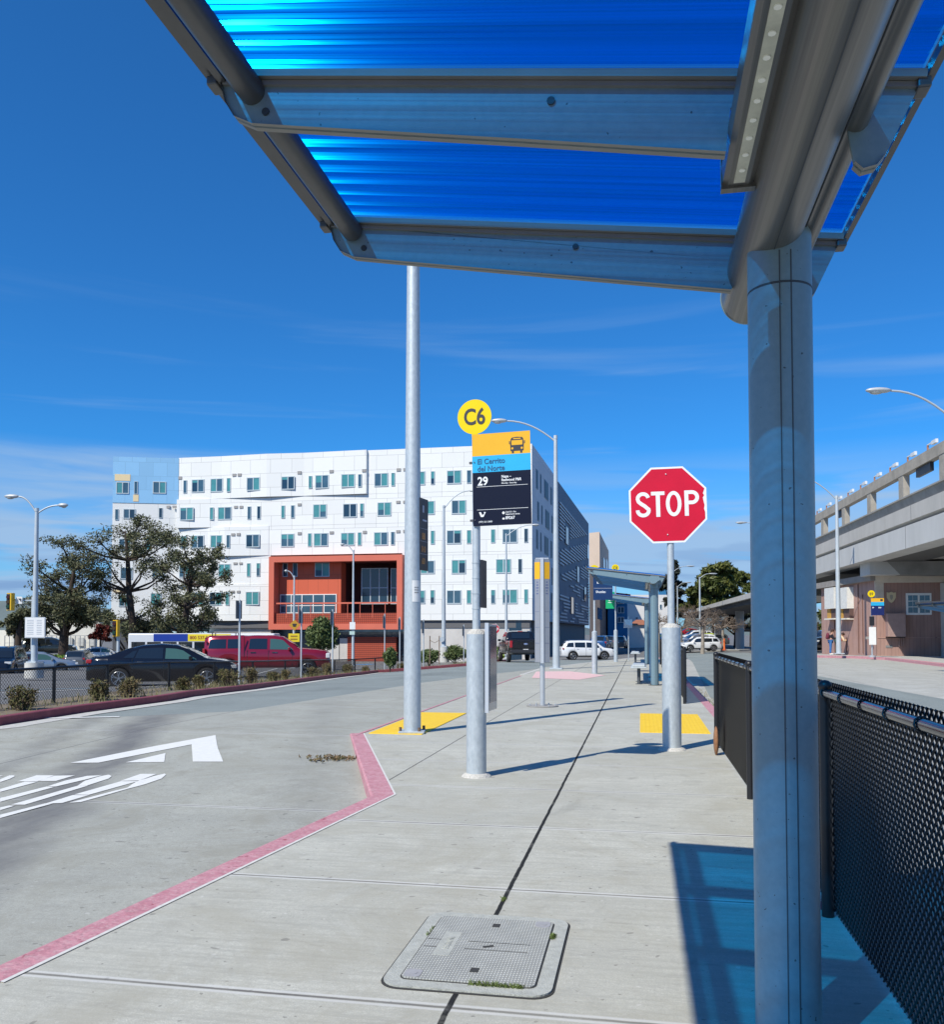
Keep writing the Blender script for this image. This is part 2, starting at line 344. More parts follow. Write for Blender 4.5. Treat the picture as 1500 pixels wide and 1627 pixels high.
# ================================================================ ground
def seq(a, b, st): 
    r = []; 
    while a < b - 1e-6: r.append(a); a += st
    return r + [b]
gx = [-2500, -900, -400, -220, -140, -100, -80, -60, -45, -35, -28, -24, -20, -18] + seq(-16, -8, 1) + [-6, -4, -2, 0, 1.2, 2, 4, 6, 8, 10, 12, 16, 20, 28, 40, 60, 90, 140, 220, 400, 900, 2500]
gy = [-900, -300, -100, -60, -20, 0, 4, 7] + seq(8, 62, 1) + [66, 70, 75, 80, 90, 100, 120, 140, 170, 210, 260, 320, 400, 700, 1500, 4000]
b = B(); V = [[b.bm.verts.new((x, y, T(x, y) - .004)) for y in gy] for x in gx]
for i in range(len(gx) - 1):
    for j in range(len(gy) - 1): b.bm.faces.new((V[i][j], V[i + 1][j], V[i + 1][j + 1], V[i][j + 1]))
struct(b, 'ground', LOT)
def overlay(name, poly, m, dz=.0, loc=None, gridded=True):
    b = B(); b.face([(p[0], p[1], 0) for p in poly]); xs = [p[0] for p in poly]; ys = [p[1] for p in poly]
    def cut(co, no):
        bmesh.ops.bisect_plane(b.bm, geom=b.bm.verts[:] + b.bm.edges[:] + b.bm.faces[:], plane_co=co, plane_no=no)
    for y in gy:
        if min(ys) < y < max(ys): cut((0, y, 0), (0, 1, 0))
    for x in gx:
        if min(xs) < x < max(xs): cut((x, 0, 0), (1, 0, 0))
    for v in b.bm.verts: v.co.z = T(v.co.x, v.co.y) + dz
    bmesh.ops.recalc_face_normals(b.bm, faces=b.bm.faces)
    for f in b.bm.faces:
        if f.normal.z < 0: f.normal_flip()
    me = bpy.data.meshes.new(name); b.bm.to_mesh(me); b.bm.free(); me.materials.append(m)
    o = bpy.data.objects.new(name, me); COL.objects.link(o); return tag(o, kind='structure')
# far-left kerb line (photo pixels of its top edge) and the things measured from it
kp = [(-260, 1165), (-120, 1151), (0, 1139), (128, 1120.5), (267, 1103.5), (400, 1087.5), (450, 1081.5), (600, 1064.5), (741, 1054), (800, 1049.5)]
KL = [GT(px, py, .14) for px, py in kp]
KL = [Vector((p.x, p.y, 0)) for p in KL]
KL[-1] = Vector((-9.2, max(KL[-2].y + 6, 62), 0))
def off2(line, d):
    r = []
    for i, p in enumerate(line):
        t = (line[min(i + 1, len(line) - 1)] - line[max(i - 1, 0)]).normalized(); r.append(p + Vector((-t.y, t.x, 0)) * d)
    return r
# lane asphalt and concrete roadway
overlay('road', [(-40, 5)] + [(p.x, p.y) for p in KL][:1] + [(p.x, p.y) for p in KL[1:]] + [(-8.5, 75), (1.6, 75), (-1.5, 47), (-3.6, 35), (-3.4, 5)], ASPH, .0)
cb = [GT(px, py) for px, py in ((-250, 1160), (100, 1143), (380, 1130), (500, 1111.5), (660, 1086), (780, 1071), (858, 1062))]
overlay('concrete_roadway', [(-40, -15), (-3, -15), (-2.3, 3), (-2.2, 7.3), (-3.6, 11.5), (-3.6, 35)] + [(p.x, p.y) for p in cb[::-1]], ROADC, .004)
gt = off2(KL, -.42)
overlay('kerb_gutter', [(p.x, p.y) for p in off2(KL, -.05)] + [(p.x, p.y) for p in gt[::-1]], KCONC, .009)
def kerb(name, outer, inner, m, top, base=-.4, follow=True):
    b = B()
    dens = []
    for i in range(len(outer) - 1):
        n = max(1, int((outer[i + 1] - outer[i]).length / 1.0))
        for k in range(n): dens.append((outer[i].lerp(outer[i + 1], k / n), inner[i].lerp(inner[i + 1], k / n)))
    dens.append((outer[-1], inner[-1]))
    ring = []
    for o, i in dens:
        zt = (T(o.x, o.y) + top) if follow else top
        ring.append([b.bm.verts.new((o.x, o.y, zt + base)), b.bm.verts.new((o.x, o.y, zt - .012)), b.bm.verts.new((o.x + (i.x - o.x) * .09, o.y + (i.y - o.y) * .09, zt)), b.bm.verts.new((i.x, i.y, zt)), b.bm.verts.new((i.x, i.y, zt + base))])
    for a, c in zip(ring, ring[1:]):
        for j in range(4): b.bm.faces.new((a[j], a[j + 1], c[j + 1], c[j]))
    b.bm.faces.new(ring[0]); b.bm.faces.new(ring[-1][::-1])
    return struct(b, name, m)
kerb('median_kerb', KL, off2(KL, .16), KDARK, .14)
isl = off2(KL, 1.9)
overlay('median_soil', [(p.x, p.y) for p in off2(KL, .15)] + [(p.x, p.y) for p in isl[::-1]], SOIL, .10)
# pavement (bus island)
KO = [G(0, 1532), G(589, 1264), G(556, 1165)]; KI = [G(0, 1560), G(626, 1262), G(577, 1165)]
KO.insert(0, KO[0] + (KO[0] - KO[1]) * 2.2); KI.insert(0, KI[0] + (KI[0] - KI[1]) * 2.2)
pav = [(p.x, p.y) for p in KI] + [(-3.86, 28.6), (-3.75, 35), (-2.2, 42), (-.2, 50.5), (.9, 50.5), (1.18, 44), (1.18, -6)]
b = B(); b.prism(pav, -1.2, 0); struct(b, 'pavement', PAV)
kerb('red_kerb', KO, KI, KPINK, .004, -.5, False)
b = B()                                          # thin pale mortar edge inside the kerb is modelled as a narrow strip
mi_ = [KI[1], KI[2], KI[3]]; mo_ = [p + Vector((.022, -.006, 0)) for p in mi_]
for i in range(2): b.face([(mi_[i].x, mi_[i].y, .004), (mo_[i].x, mo_[i].y, .004), (mo_[i + 1].x, mo_[i + 1].y, .004), (mi_[i + 1].x, mi_[i + 1].y, .004)])
struct(b, 'kerb_edge_strip', mat('pale_mortar', (.60, .59, .55), .9, var=.1, scale=20))
b = B(); b.box((-3.83, 20.0, .004), (.05, 17, .008)); struct(b, 'red_edge_line', KPINK)
ro = [Vector((1.36, -6, 0)), Vector((1.36, 44, 0)), Vector((1.05, 50.6, 0))]; ri = [Vector((1.18, -6, 0)), Vector((1.18, 44, 0)), Vector((.9, 50.6, 0))]
kerb('right_red_kerb', ro, ri, KPINK, .004, -.6, False)
fo = [G(843, 1078, 0), G(850, 1069, 0), G(905, 1064, 0)]; 
b = B(); q = [G(845, 1077), G(920, 1080), G(962, 1073), G(905, 1066.5), G(852, 1067)]
b.face([(p.x, p.y, .006) for p in q]); 
k1 = [Vector((-3.98, 29.3, 0)), Vector((-3.92, 35, 0)), Vector((-2.36, 42.1, 0)), Vector((-.36, 50.7, 0))]; k2 = [Vector((-3.82, 29.3, 0)), Vector((-3.76, 35, 0)), Vector((-2.2, 42, 0)), Vector((-.2, 50.6, 0))]
struct(b, 'pink_ramp_paint', mat('pale_pink_paint', (.72, .42, .42), .85, var=1, scale=8, c2=(.66, .5, .47)))
kerb('far_kerb', k1, k2, KCONC, .004, -.8, False)
b = B(); b.box((.46, 14.1, .004), (.96, 2.9, .012)); struct(b, 'tactile_strip_right', YEL)
b = B(); q = [(-3.72, 11.8), (-2.96, 11.8), (-2.98, 15.05), (-3.78, 15.05)]; b.prism(q, -.01, .010); struct(b, 'tactile_strip_left', YEL)
# right-hand roadway
overlay('bus_lane_right', [(1.3, -10), (60, -10), (60, 47), (17, 47), (9, 62), (1.6, 62)], RIGHTC, .004)
q = [GT(1290, 1071), GT(1500, 1112), GT(1700, 1150), GT(1700, 1180), GT(1500, 1128), GT(1290, 1087)]
q = [GT(*p_) for p_ in ((1086, 1036), (1189, 1037), (1240, 1052), (1294, 1073), (1500, 1111), (1720, 1152), (1720, 1192), (1500, 1130), (1390, 1119), (1294, 1108), (1189, 1098), (1150, 1118), (1128, 1108))]
overlay('asphalt_lane_right', [(a.x, a.y) for a in q], ASPH, .009)
q = [GT(1092, 1040), GT(1189, 1040), GT(1240, 1049), GT(1130, 1072)]
rk = [GT(px, py, .1) for px, py in ((1240, 1040), (1295, 1042), (1406, 1045.5), (1500, 1056), (1640, 1078))]
rk = [Vector((p.x, p.y, 0)) for p in rk]
side_poly = [(p.x, p.y) for p in rk] + [(60, 26), (60, 75), (rk[0].x, 75)]
overlay('far_walk', side_poly, SIDEC, .13)
kerb('far_pink_kerb', rk, off2(rk, .3), KPINK, .14)
# lane writing: stretched letters cut by the slab joints
def zs(pts, x0, y0, s): return [(x0 + a / s, y0 + b_ / s) for a, b_ in pts]
S4 = 1500 / 370
marks = [[(452, 291), (1000, 182), (1388, 112), (1398, 172), (1405, 200), (1438, 283), (1242, 283), (1234, 172), (635, 289)],
         [(808, 288), (1066, 228), (1058, 285)],
         [(445, 548), (700, 480), (820, 450), (880, 410), (985, 378), (1060, 360), (1070, 366), (1040, 392), (930, 430), (830, 456), (640, 510), (520, 543)],
         [(775, 407), (905, 362), (1010, 362), (900, 404)], [(478, 495), (780, 409), (892, 408), (570, 497)],
         [(295, 552), (470, 498), (572, 499), (400, 549)], [(0, 625), (290, 552), (342, 552), (0, 646)],
         [(545, 407), (640, 378), (700, 367), (720, 376), (700, 392), (560, 437), (500, 438)], [(70, 560), (500, 438), (566, 438), (160, 560)],
         [(0, 578), (60, 565), (95, 567), (0, 596)], [(305, 442), (420, 405), (560, 375), (658, 370), (560, 396), (360, 443)], [(0, 518), (300, 443), (352, 446), (0, 542)],
         [(240, 408), (350, 374), (484, 371), (360, 407)], [(112, 410), (235, 371), (350, 371), (240, 411)], [(0, 460), (160, 412), (240, 414), (0, 478)],
         [(0, 397), (60, 372), (90, 371), (95, 378), (60, 395), (0, 415)], [(0, 372), (20, 372), (0, 378)]]
b = B()
for mk in marks:
    pts = [GT(*p, .008) for p in zs(mk, 0, 1140, S4)]
    try:
        f = b.face([(p.x, p.y, T(p.x, p.y) + .009) for p in pts])
    except ValueError: pass
bmesh.ops.triangulate(b.bm, faces=b.bm.faces)
for f in b.bm.faces: 
    f.normal_update()
    if f.normal.z < 0: f.normal_flip()
me = bpy.data.meshes.new('lane_marking'); b.bm.to_mesh(me); me.materials.append(WHITEP); o = bpy.data.objects.new('lane_marking', me); COL.objects.link(o); tag(o, kind='structure')
# parking bay lines in both lots
def gline(a, c, wd, m=WHITEP, name='bay_line', dz=.01):
    d = (c - a).normalized(); n = Vector((-d.y, d.x, 0)) * wd / 2
    return overlay(name, [(a + n)[:2], (c + n)[:2], (c - n)[:2], (a - n)[:2]], m, dz)
gline(GT(-40, 1105), GT(270, 1089), .14); gline(GT(-40, 1098), GT(160, 1093), .12, mat('blue_bay_paint', (.2, .42, .55), .8))
gline(GT(60, 1142), GT(190, 1139.5), .14, dz=.014)
gline(GT(560, 1056), GT(592, 1055), 1.0, mat('blue_badge_paint', (.03, .25, .55), .8))
for px, py, qx, qy in ((400, 1073, 440, 1062), (300, 1078, 330, 1066)): gline(GT(px, py), GT(qx, qy), .12)
gline(GT(900, 1044), GT(1000, 1043), .35); gline(GT(900, 1049), GT(960, 1048.5), .2)
# right lot kerb and island beyond the island
hk = [GT(px, py, .1) for px, py in ((1085, 1036), (1120, 1034.5), (1175, 1032.5), (1230, 1031))]; hk = [Vector((p.x, p.y, 0)) for p in hk]
kerb('lot_kerb', hk, off2(hk, .8), KCONC, .16)
kerb('lot_red_kerb', [hk[0] + Vector((0, -1.4, 0)), hk[0].lerp(hk[1], .8) + Vector((0, -1.4, 0))], [hk[0] + Vector((0, -.9, 0)), hk[0].lerp(hk[1], .8) + Vector((0, -.9, 0))], KPINK, .1)
# distant hills at left
b = B()
pp = [(-1200, 1500, 0)]; pts = []
for i in range(40):
    a = -1300 + i * 60; pts.append((a, 1400 + 20 * math.sin(i), 18 + 16 * math.sin(i * .5) + 6 * math.sin(i * 1.7) + (30 if i < 12 else 0)))
for p, q in zip(pts, pts[1:]):
    b.face([(p[0], p[1] - 120, -3), (q[0], q[1] - 120, -3), q, p]); b.face([p, q, (q[0], q[1] + 200, -3), (p[0], p[1] + 200, -3)])
for i in range(30):
    a = 60 + i * 60; q = 60 + (i + 1) * 60; ha, hb = [24 + 9 * math.sin(k_ * .7) + 5 * math.sin(k_ * 1.9) for k_ in (i, i + 1)]
    b.face([(a, 1150, -3), (q, 1150, -3), (q, 1230, hb), (a, 1230, ha)]); b.face([(a, 1230, ha), (q, 1230, hb), (q, 1400, -3), (a, 1400, -3)])
struct(b, 'hills', mat('hill_haze_green', (.10, .13, .13), .95, var=.2, scale=.01))
# ================================================================ bus shelter
SHP = NT('shelter_paint'); n_ = SHP.noise(40, 3); SHP.l(SHP.mix(SHP.rng(SHP.noise(60, 2, rough=.4), .735, .75, 0, .8), SHP.mix(SHP.rng(SHP.noise(3, 7, stretch=(1, 1, .25), rough=.7), .5, .75, 0, .4), SHP.mix(SHP.rng(n_, .3, .7), (.165, .255, .295), (.195, .285, .325)), (.17, .20, .22)), (.04, .045, .05)), SHP.b.inputs['Base Color']); SHP.b.inputs['Roughness'].default_value = .42; SHP.b.inputs['Metallic'].default_value = .15; SHP = SHP.m
SHB = mat('beam_aluminium', (.13, .13, .122), .34, .6, var=1, scale=3, c2=(.20, .195, .18), stretch=(30, .25, 30))
SHD = mat('shelter_seam_dark', (.05, .06, .07), .6)
SHT = mat('shelter_trim', (.105, .108, .108), .4, .5, var=.08)
def panel_mat():
    m = bpy.data.materials.new('blue_multiwall_panel'); m.use_nodes = True; t = m.node_tree; t.nodes.clear(); n = t.nodes.new; l = t.links.new
    o = n('ShaderNodeOutputMaterial'); tr = n('ShaderNodeBsdfTransparent'); tl = n('ShaderNodeBsdfTranslucent'); gl = n('ShaderNodeBsdfGlossy')
    tc_ = n('ShaderNodeTexCoord'); mp = n('ShaderNodeMapping'); mp.inputs['Scale'].default_value = (.25, 60, .25); l(tc_.outputs['Object'], mp.inputs[0])
    no = n('ShaderNodeTexNoise'); no.inputs['Scale'].default_value = 1; no.inputs['Detail'].default_value = 4; l(mp.outputs[0], no.inputs[0])
    cr = n('ShaderNodeMapRange'); cr.inputs[1].default_value = .35; cr.inputs[2].default_value = .65; cr.inputs[3].default_value = .5; cr.inputs[4].default_value = 1.12; l(no.outputs[0], cr.inputs[0])
    mc = n('ShaderNodeMix'); mc.data_type = 'RGBA'; mc.blend_type = 'MULTIPLY'; mc.inputs[0].default_value = 1; mc.inputs[6].default_value = (.002, .31, .78, 1); l(cr.outputs[0], mc.inputs[7])
    l(mc.outputs[2], tr.inputs[0]); tl.inputs[0].default_value = (.0, .20, .80, 1); gl.inputs[0].default_value = (.2, .5, 1, 1); gl.inputs['Roughness'].default_value = .25
    mx1 = n('ShaderNodeMixShader'); mx1.inputs[0].default_value = .10; l(tr.outputs[0], mx1.inputs[1]); l(tl.outputs[0], mx1.inputs[2])
    mx2 = n('ShaderNodeMixShader'); mx2.inputs[0].default_value = .03; l(mx1.outputs[0], mx2.inputs[1]); l(gl.outputs[0], mx2.inputs[2]); l(mx2.outputs[0], o.inputs[0])
    MATS[m.name] = m; return m
PANEL = panel_mat()
def web_mat():
    m = bpy.data.materials.new('blue_panel_web'); m.use_nodes = True; t = m.node_tree; t.nodes.clear(); n = t.nodes.new; l = t.links.new
    o = n('ShaderNodeOutputMaterial'); tr = n('ShaderNodeBsdfTransparent'); tr.inputs[0].default_value = (.7, .95, 1, 1); gl = n('ShaderNodeBsdfGlossy'); gl.inputs[0].default_value = (.22, .85, 1, 1); gl.inputs['Roughness'].default_value = .13
    mx1 = n('ShaderNodeMixShader'); mx1.inputs[0].default_value = .27; l(tr.outputs[0], mx1.inputs[1]); l(gl.outputs[0], mx1.inputs[2]); l(mx1.outputs[0], o.inputs[0]); return m
WEB = web_mat()
LENS = mat('led_lens', (.55, .55, .44), .3, emit=None, var=.2, scale=10)
def roof_z(x): return 2.905 + .122 * (.72 - x)            # shelter-local x, post at x=.5 world -> local x uses the same frame
def make_shelter(label, length=4.2, bays=4):
    t = thing('bus_shelter', label, 'bus shelter', (0, 0, 0), 0, 'blue roofed bus shelters along the island')
    X0, XL, XR = 0.0, -1.80, .28                          # local: post centre at x=0 (world .5)
    rz_ = lambda x: roof_z(x + .5)
    def post(y):
        b = B(); pr = []
        n = 40
        for i in range(n):
            a = 2 * math.pi * i / n; r = .105
            pr.append((r * math.cos(a), r * math.sin(a)))
        for z0, z1 in ((0, 2.560), (2.568, 2.86)):
            rings = [[b.bm.verts.new((p[0], y + p[1], z_)) for p in pr] for z_ in (z0, z1)]
            for j in range(n):
                f = b.bm.faces.new((rings[0][j], rings[0][(j + 1) % n], rings[1][(j + 1) % n], rings[1][j])); f.smooth = True
        b.cyl((0, y, 2.555), (0, y, 2.573), .1025, n=24)
        p = loc_obj(b, 'post', SHP, t)
        b = B()                                           # the two cover-strip seams facing the kerb side and the gasket
        for a in (-98, -78, 82, 102):
            b = B(); b.box((.1050 * math.cos(R(a)), y + .1050 * math.sin(R(a)), 1.34), (.0035, .0035, 2.66), R(a)); loc_obj(b, 'seam', SHD, p)
        b = B(); b.cyl((0, y, 2.561), (0, y, 2.567), .1055, n=30); loc_obj(b, 'seam', SHD, p)
        b = B(); b.cyl((0, y, 0), (0, y, .012), .17, n=24)
        for a in (45, 135, 225, 315): b.cyl((.145 * math.cos(R(a)), y + .145 * math.sin(R(a)), .012), (.145 * math.cos(R(a)), y + .145 * math.sin(R(a)), .035), .012, n=6)
        loc_obj(b, 'base_plate', SHT, p)
    post(0); post(-length)
    # fluted main beam
    prof = []
    for i in range(26):                                   # big belly, open towards upper right where the second lobe sits
        a = R(150 + i * 8.0); prof.append((.108 * math.cos(a) - .03, .115 * math.sin(a) + 2.79))
    prof += [(.072, 2.762), (.077, 2.757), (.081, 2.762)]
    for i in range(12):
        a = R(-110 + i * 17); prof.append((.108 + .036 * math.cos(a), 2.795 + .042 * math.sin(a)))
    prof += [(.12, 2.865), (-.09, 2.885)]
    y0, y1 = -length - .62, .62
    b = B(); b.ext([(p[0], y0, p[1]) for p in prof], (0, y1 - y0, 0), smooth=False)
    for f in b.bm.faces:
        if len(f.verts) == 4: f.smooth = True
    bm_ = loc_obj(b, 'main_beam', SHB, t)
    b = B()
    for (sx_, sz) in ((-.03, 2.6755), (.077, 2.755)): b.box((sx_, (y0 + y1) / 2, sz), (.003, y1 - y0 - .01, .004))
    loc_obj(b, 'beam_groove', SHD, bm_)
    b = B(); b.ext([(p[0] * 1.02, y1, p[1]) for p in prof], (0, .012, 0)); loc_obj(b, 'beam_end_cap', SHP, bm_); b = B(); b.ext([(p[0] * 1.02, y0 - .012, p[1]) for p in prof], (0, .012, 0)); loc_obj(b, 'beam_end_cap', SHP, bm_)
    # rafters
    ys = [.35 - i * (length + .7) / (bays) for i in range(bays + 1)]
    RZ = -.010
    for y in ys:
        top = [(x, rz_(x) - .03) for x in (XL + .05, XR)]
        low = [(XR - .02, rz_(XR) - .05), (XR - .10, rz_(XR) - .215), (XR - .125, rz_(XR) - .245), (XR - .16, rz_(XR) - .252), (.10, rz_(.12) - .25), (.08, rz_(.1) - .12)] + ([(-.1, rz_(-.1) - .15), (-.125, rz_(-.13) - .235)] if y in (ys[0], ys[-1]) else [(-.22, rz_(-.22) - .10), (-.235, rz_(-.235) - .232)]) + [
               (-.8, rz_(-.8) - .205), (-1.50, rz_(-1.5) - .175), (-1.64, rz_(-1.64) - .168), (-1.70, rz_(-1.70) - .145), (-1.73, rz_(-1.73) - .10), (XL + .05, rz_(XL) - .03)]
        poly = [(x, y - .005, z_) for x, z_ in top + low]
        b = B(); b.ext(poly, (0, .010, 0))
        rf = loc_obj(b, 'rafter', SHP, t)
        b = B()
        fl = [p for p in low[1:]]
        for (xa, za), (xb, zb) in zip(fl, fl[1:]):
            if (-.24 < xa < .11) and (-.24 < xb < .11): continue        # curved bottom flange
            b.span((xa, y + .012, za), (xb, y + .012, zb), .006, .045) if abs(xa - xb) < 1e-6 else b.face([(xa, y - .02, za), (xb, y - .02, zb), (xb, y + .025, zb), (xa, y + .025, za)])
        b.span((XL + .06, y, rz_(XL + .06) - .018), (XR, y, rz_(XR) - .018), .07, .022)
        b.span((XL + .06, y, rz_(XL + .06) - .038), (XR, y, rz_(XR) - .038), .035, .014)
        loc_obj(b, 'flange', mat('flange_grey', (.22, .22, .205), .5, .1, var=.08), rf)
        b = B()
        b.bm.free()
        for x, dz in ((-.72, .085), (-1.60, .125)): b = B(); b.cyl((x, y - .010, rz_(x) - dz), (x, y + .014, rz_(x) - dz), .012, n=12); loc_obj(b, 'bolt', mat('bolt_dark', (.05, .06, .07), .5, .4), rf)
        for x_ in (XL + .03, XR - .005): b = B(); b.box((x_, y, rz_(x_) - .038), (.035, .06, .03), bev=.005); loc_obj(b, 'bracket', SHT, rf)
    # edge tube, gutter bars
    xt = -1.575; zt = rz_(xt) - .088
    b = B(); b.cyl((-1.645, y0 + .25, rz_(-1.645) - .062), (-1.645, ys[0] - .02, rz_(-1.645) - .062), .042, n=20); loc_obj(b, 'edge_tube', SHT, t)
    b = B(); b.box((XL + .015, (ys[0] + ys[-1]) / 2, rz_(XL) + .005), (.03, ys[0] - ys[-1] + .06, .05)); b.box((XL + .06, (ys[0] + ys[-1]) / 2, rz_(XL + .06) - .03), (.025, ys[0] - ys[-1] + .06, .02)); loc_obj(b, 'gutter', SHT, t)
    b = B(); b.box((XR + .015, (ys[0] + ys[-1]) / 2, rz_(XR) + .0), (.02, ys[0] - ys[-1] + .06, .035)); loc_obj(b, 'fascia', SHT, t)
    # panels with their internal webs
    rp = random.Random(12)
    for ya, yb in zip(ys, ys[1:]):
        b = B(); z0 = .004
        hi, lo = ya - .008, yb + .008
        b.face([(XL + .02, lo, rz_(XL + .02) + .022), (XR, lo, rz_(XR) + .022), (XR, hi, rz_(XR) + .022), (XL + .02, hi, rz_(XL + .02) + .022)])
        yy = lo + .01
        while yy < hi:
            dy = .0155 * math.tan(R((-8, 4, -3, 7, 0, 10, 2)[int(round(yy / .0125)) % 7] + rp.gauss(0, .8)))
            b.face([(XL + .02, yy, rz_(XL + .02) + .006), (XR, yy, rz_(XR) + .006), (XR, yy + dy, rz_(XR) + .0215), (XL + .02, yy + dy, rz_(XL + .02) + .0215)], mi=1)
            yy += .0125
        b.obj('roof_panel', [PANEL, WEB], t, world=False, recalc=False)
    # light bar
    b = B(); lx = -.178; ly0, ly1 = -length + .3, -.42
    pr = [(-.05, 2.80), (-.045, 2.755), (-.03, 2.742), (.03, 2.742), (.05, 2.755), (.055, 2.83), (-.04, 2.84)]
    b.ext([(lx + p[0], ly0, p[1]) for p in pr], (0, ly1 - ly0, 0)); b.box((lx, ly1 + .012, 2.785), (.1, .03, .1)); lb = loc_obj(b, 'light_bar', SHB, t)
    b = B(); b.box((lx, (ly0 + ly1) / 2, 2.7405), (.032, ly1 - ly0 - .05, .004)); y = ly1 - .1
    while y > ly0: b.cyl((lx, y, 2.7387), (lx, y, 2.7355), .009, n=8, mi=1); y -= .085
    loc_obj(b, 'lens', [LENS, mat('led_dot', (.9, .9, .8), .3)], lb)
    return t
sh = make_shelter('nearest bus shelter with blue ribbed roof and thick steel post', 4.2, 5)
sh.location = (.475, 3.13, 0); MW[sh.name] = Matrix.Translation((.475, 3.13, 0))
s2 = dup(sh, (.36, 28.25, 0), 0, 'middle bus shelter with grey post past the stop sign')
s3 = dup(sh, (.28, 44.3, 0), 0, 'farthest bus shelter at the end of the pavement')
# lean benches under the far shelters
def bench(x, y, label):  # low seats on two legs
    t = thing('perch_bench', label, 'bench', (x, y, 0), 0, 'perch benches under the far shelters')
    b = B(); b.box((0, 0, .50), (.34, 1.7, .07), bev=.02); b.box((0, 0, .455), (.42, 1.7, .04), bev=.01); loc_obj(b, 'seat', mat('bench_grey', (.45, .49, .5), .5, var=.1), t)
    for yy in (-.6, .6): b = B(); b.cyl((0, yy, 0), (0, yy, .44), .045, n=12); b.cyl((0, yy, 0), (0, yy, .015), .09, n=12); loc_obj(b, 'leg', mat('bench_leg', (.07, .08, .09), .5), t)
bench(-.06, 25.1, 'grey perch bench on dark legs under the middle shelter'); bench(-.25, 41.5, 'grey perch bench under the farthest shelter')
# ================================================================ chain link fences
def fence(x, ys, label, h=1.1, pitch=.047, wr=.0047, rise=.05, mesh_step=1):
    t = thing('chain_link_fence', label, 'fence', (x, ys[0], 0), 0, 'black chain link fences beside the island')
    for y in ys:
        b = B(); b.cyl((x, y, 0), (x, y, h + .03), .03, n=12); b.ell((x, y, h + .035), (.036, .036, .03), 10); b.obj('post', BLK, t)
    b = B(); b.cyl((x, ys[0], h), (x, ys[-1], h), .0215, n=16); rl = b.obj('top_rail', BLKG, t)
    b = B(); y = ys[0] + .2
    while y < ys[-1]:
        pth = [(x + .026 * math.cos(a), y + .01 * math.sin(a), h + .026 * math.sin(a)) for a in [i * math.pi / 5 for i in range(11)]]
        b.tube(pth, .004, 5, caps=False); y += .38
    b.obj('tie', BLK, rl)
    b = B(); z0, z1 = .03, h + rise; y0, y1 = ys[0], ys[-1]; hh = z1 - z0; run = hh * 1.0; xx = x + .033
    yy = y0 - run
    while yy < y1:
        for sgn in (1, -1):
            ya, za, yb, zb = (yy, z0, yy + run, z1) if sgn == 1 else (yy, z1, yy + run, z0)
            # clip to the panel
            def at(y_): return za + (zb - za) * (y_ - ya) / (yb - ya)
            c0, c1 = max(ya, y0), min(yb, y1)
            if c1 - c0 > .01: b.tube([(xx + sgn * .003, c0, at(c0)), (xx + sgn * .003, c1, at(c1))], wr, 4, caps=False, smooth=False)
        yy += pitch
    b.obj('mesh', BLK, t, recalc=False)
    b = B(); b.cyl((xx, y0, .04), (xx, y1, .04), .004, n=5); b.obj('tension_wire', BLK, t)
    return t
fence(.9, [-1.65, 1.5, 4.66, 7.79, 11.15], 'near black chain link fence with glossy top rail behind the steel post')
fence(.84, [17.9, 21, 24.1, 27.2, 30.3, 33.4, 36.5, 39.6], 'far black chain link fence beyond the right yellow strip', 1.06, .06, .006)
# ================================================================ stop sign
SLV = GALV
def sleeve(t, x, y, r, h, cap=True):
    b = B(); b.cyl((x, y, 0), (x, y, h), r, n=28); b.tube([(x, y, h * .74), (x, y, h * .745)], r * 1.012, 28); b.tube([(x, y, h * .45), (x, y, h * .453)], r * 1.012, 28); s_ = b.obj('sleeve', SLV, t)
    b = B()
    b.tube([(x, y, h - .005), (x, y, h + .02), (x, y, h + .05)], [r * .97, r * .9, r * .45], 20); b.obj('mortar_cap', mat('mortar', (.55, .53, .48), .95, var=.25, scale=60, bump=1, bscale=60), s_)
    b = B(); b.tube([(x, y, 0), (x, y, .02), (x, y, .035)], [r * 1.5, r * 1.35, r * 1.05], 24); b.obj('footing', mat('mortar', (0, 0, 0)), t)
p = G(1068, 1191); t = thing('stop_sign', 'red octagonal stop sign on galvanised pole in a thick sleeve', 'stop sign', p); x, y = p.x, p.y
sleeve(t, x, y, .112, 1.46)
b = B(); b.cyl((x, y, 1.4), (x, y, 3.3), .041, n=16); b.obj('pole', GALV, t)
c = D(1063, 799, y * .982 + .3); dsc = (c - Vector((0, 0, CH))).length
fa = R(YAW) * .35
def at_sign(x, y, z, rz): return Matrix.Translation((x, y, z)) @ Matrix.Rotation(rz, 4, 'Z')
def put(b, M_, name, m, parent):
    b.bm.transform(M_); return b.obj(name, m, parent)
SM = at_sign(x - .03, y - .052, 2.935, R(4)) @ Matrix.Rotation(R(-1.3), 4, 'Y')
RED = mat('sign_red', (.60, .004, .03), .45, var=.06, scale=5, spec=.4)
REFW = mat('reflective_white', (.80, .82, .82), .45, var=.05, scale=8)
def octo(r, y_=0): return [(r / math.cos(R(22.5)) * math.cos(R(22.5 + 45 * i)), y_, r / math.cos(R(22.5)) * math.sin(R(22.5 + 45 * i))) for i in range(8)]
b = B(); b.ext(octo(.458), (0, .004, 0)); pl = put(b, SM, 'sign_plate', REFW, t)
b = B(); oc = octo(.436, -.0015); # peeled right edge
pts = []
for i, q in enumerate(oc):
    pts.append(q)
    if i == 7:
        for zz, dx in ((-.10, 0), (-.06, -.012), (-.02, -.004), (.03, -.015), (.075, -.022), (.10, -.006), (.125, -.02)): pts.append((.436 + dx, -.0015, zz))
b.face(pts); put(b, SM, 'red_face', RED, pl)
def letter_bm(strokes_fn): pass
b = B()
H = .305; W_ = .165; S_ = .05                               # highway-style condensed capitals drawn from strokes
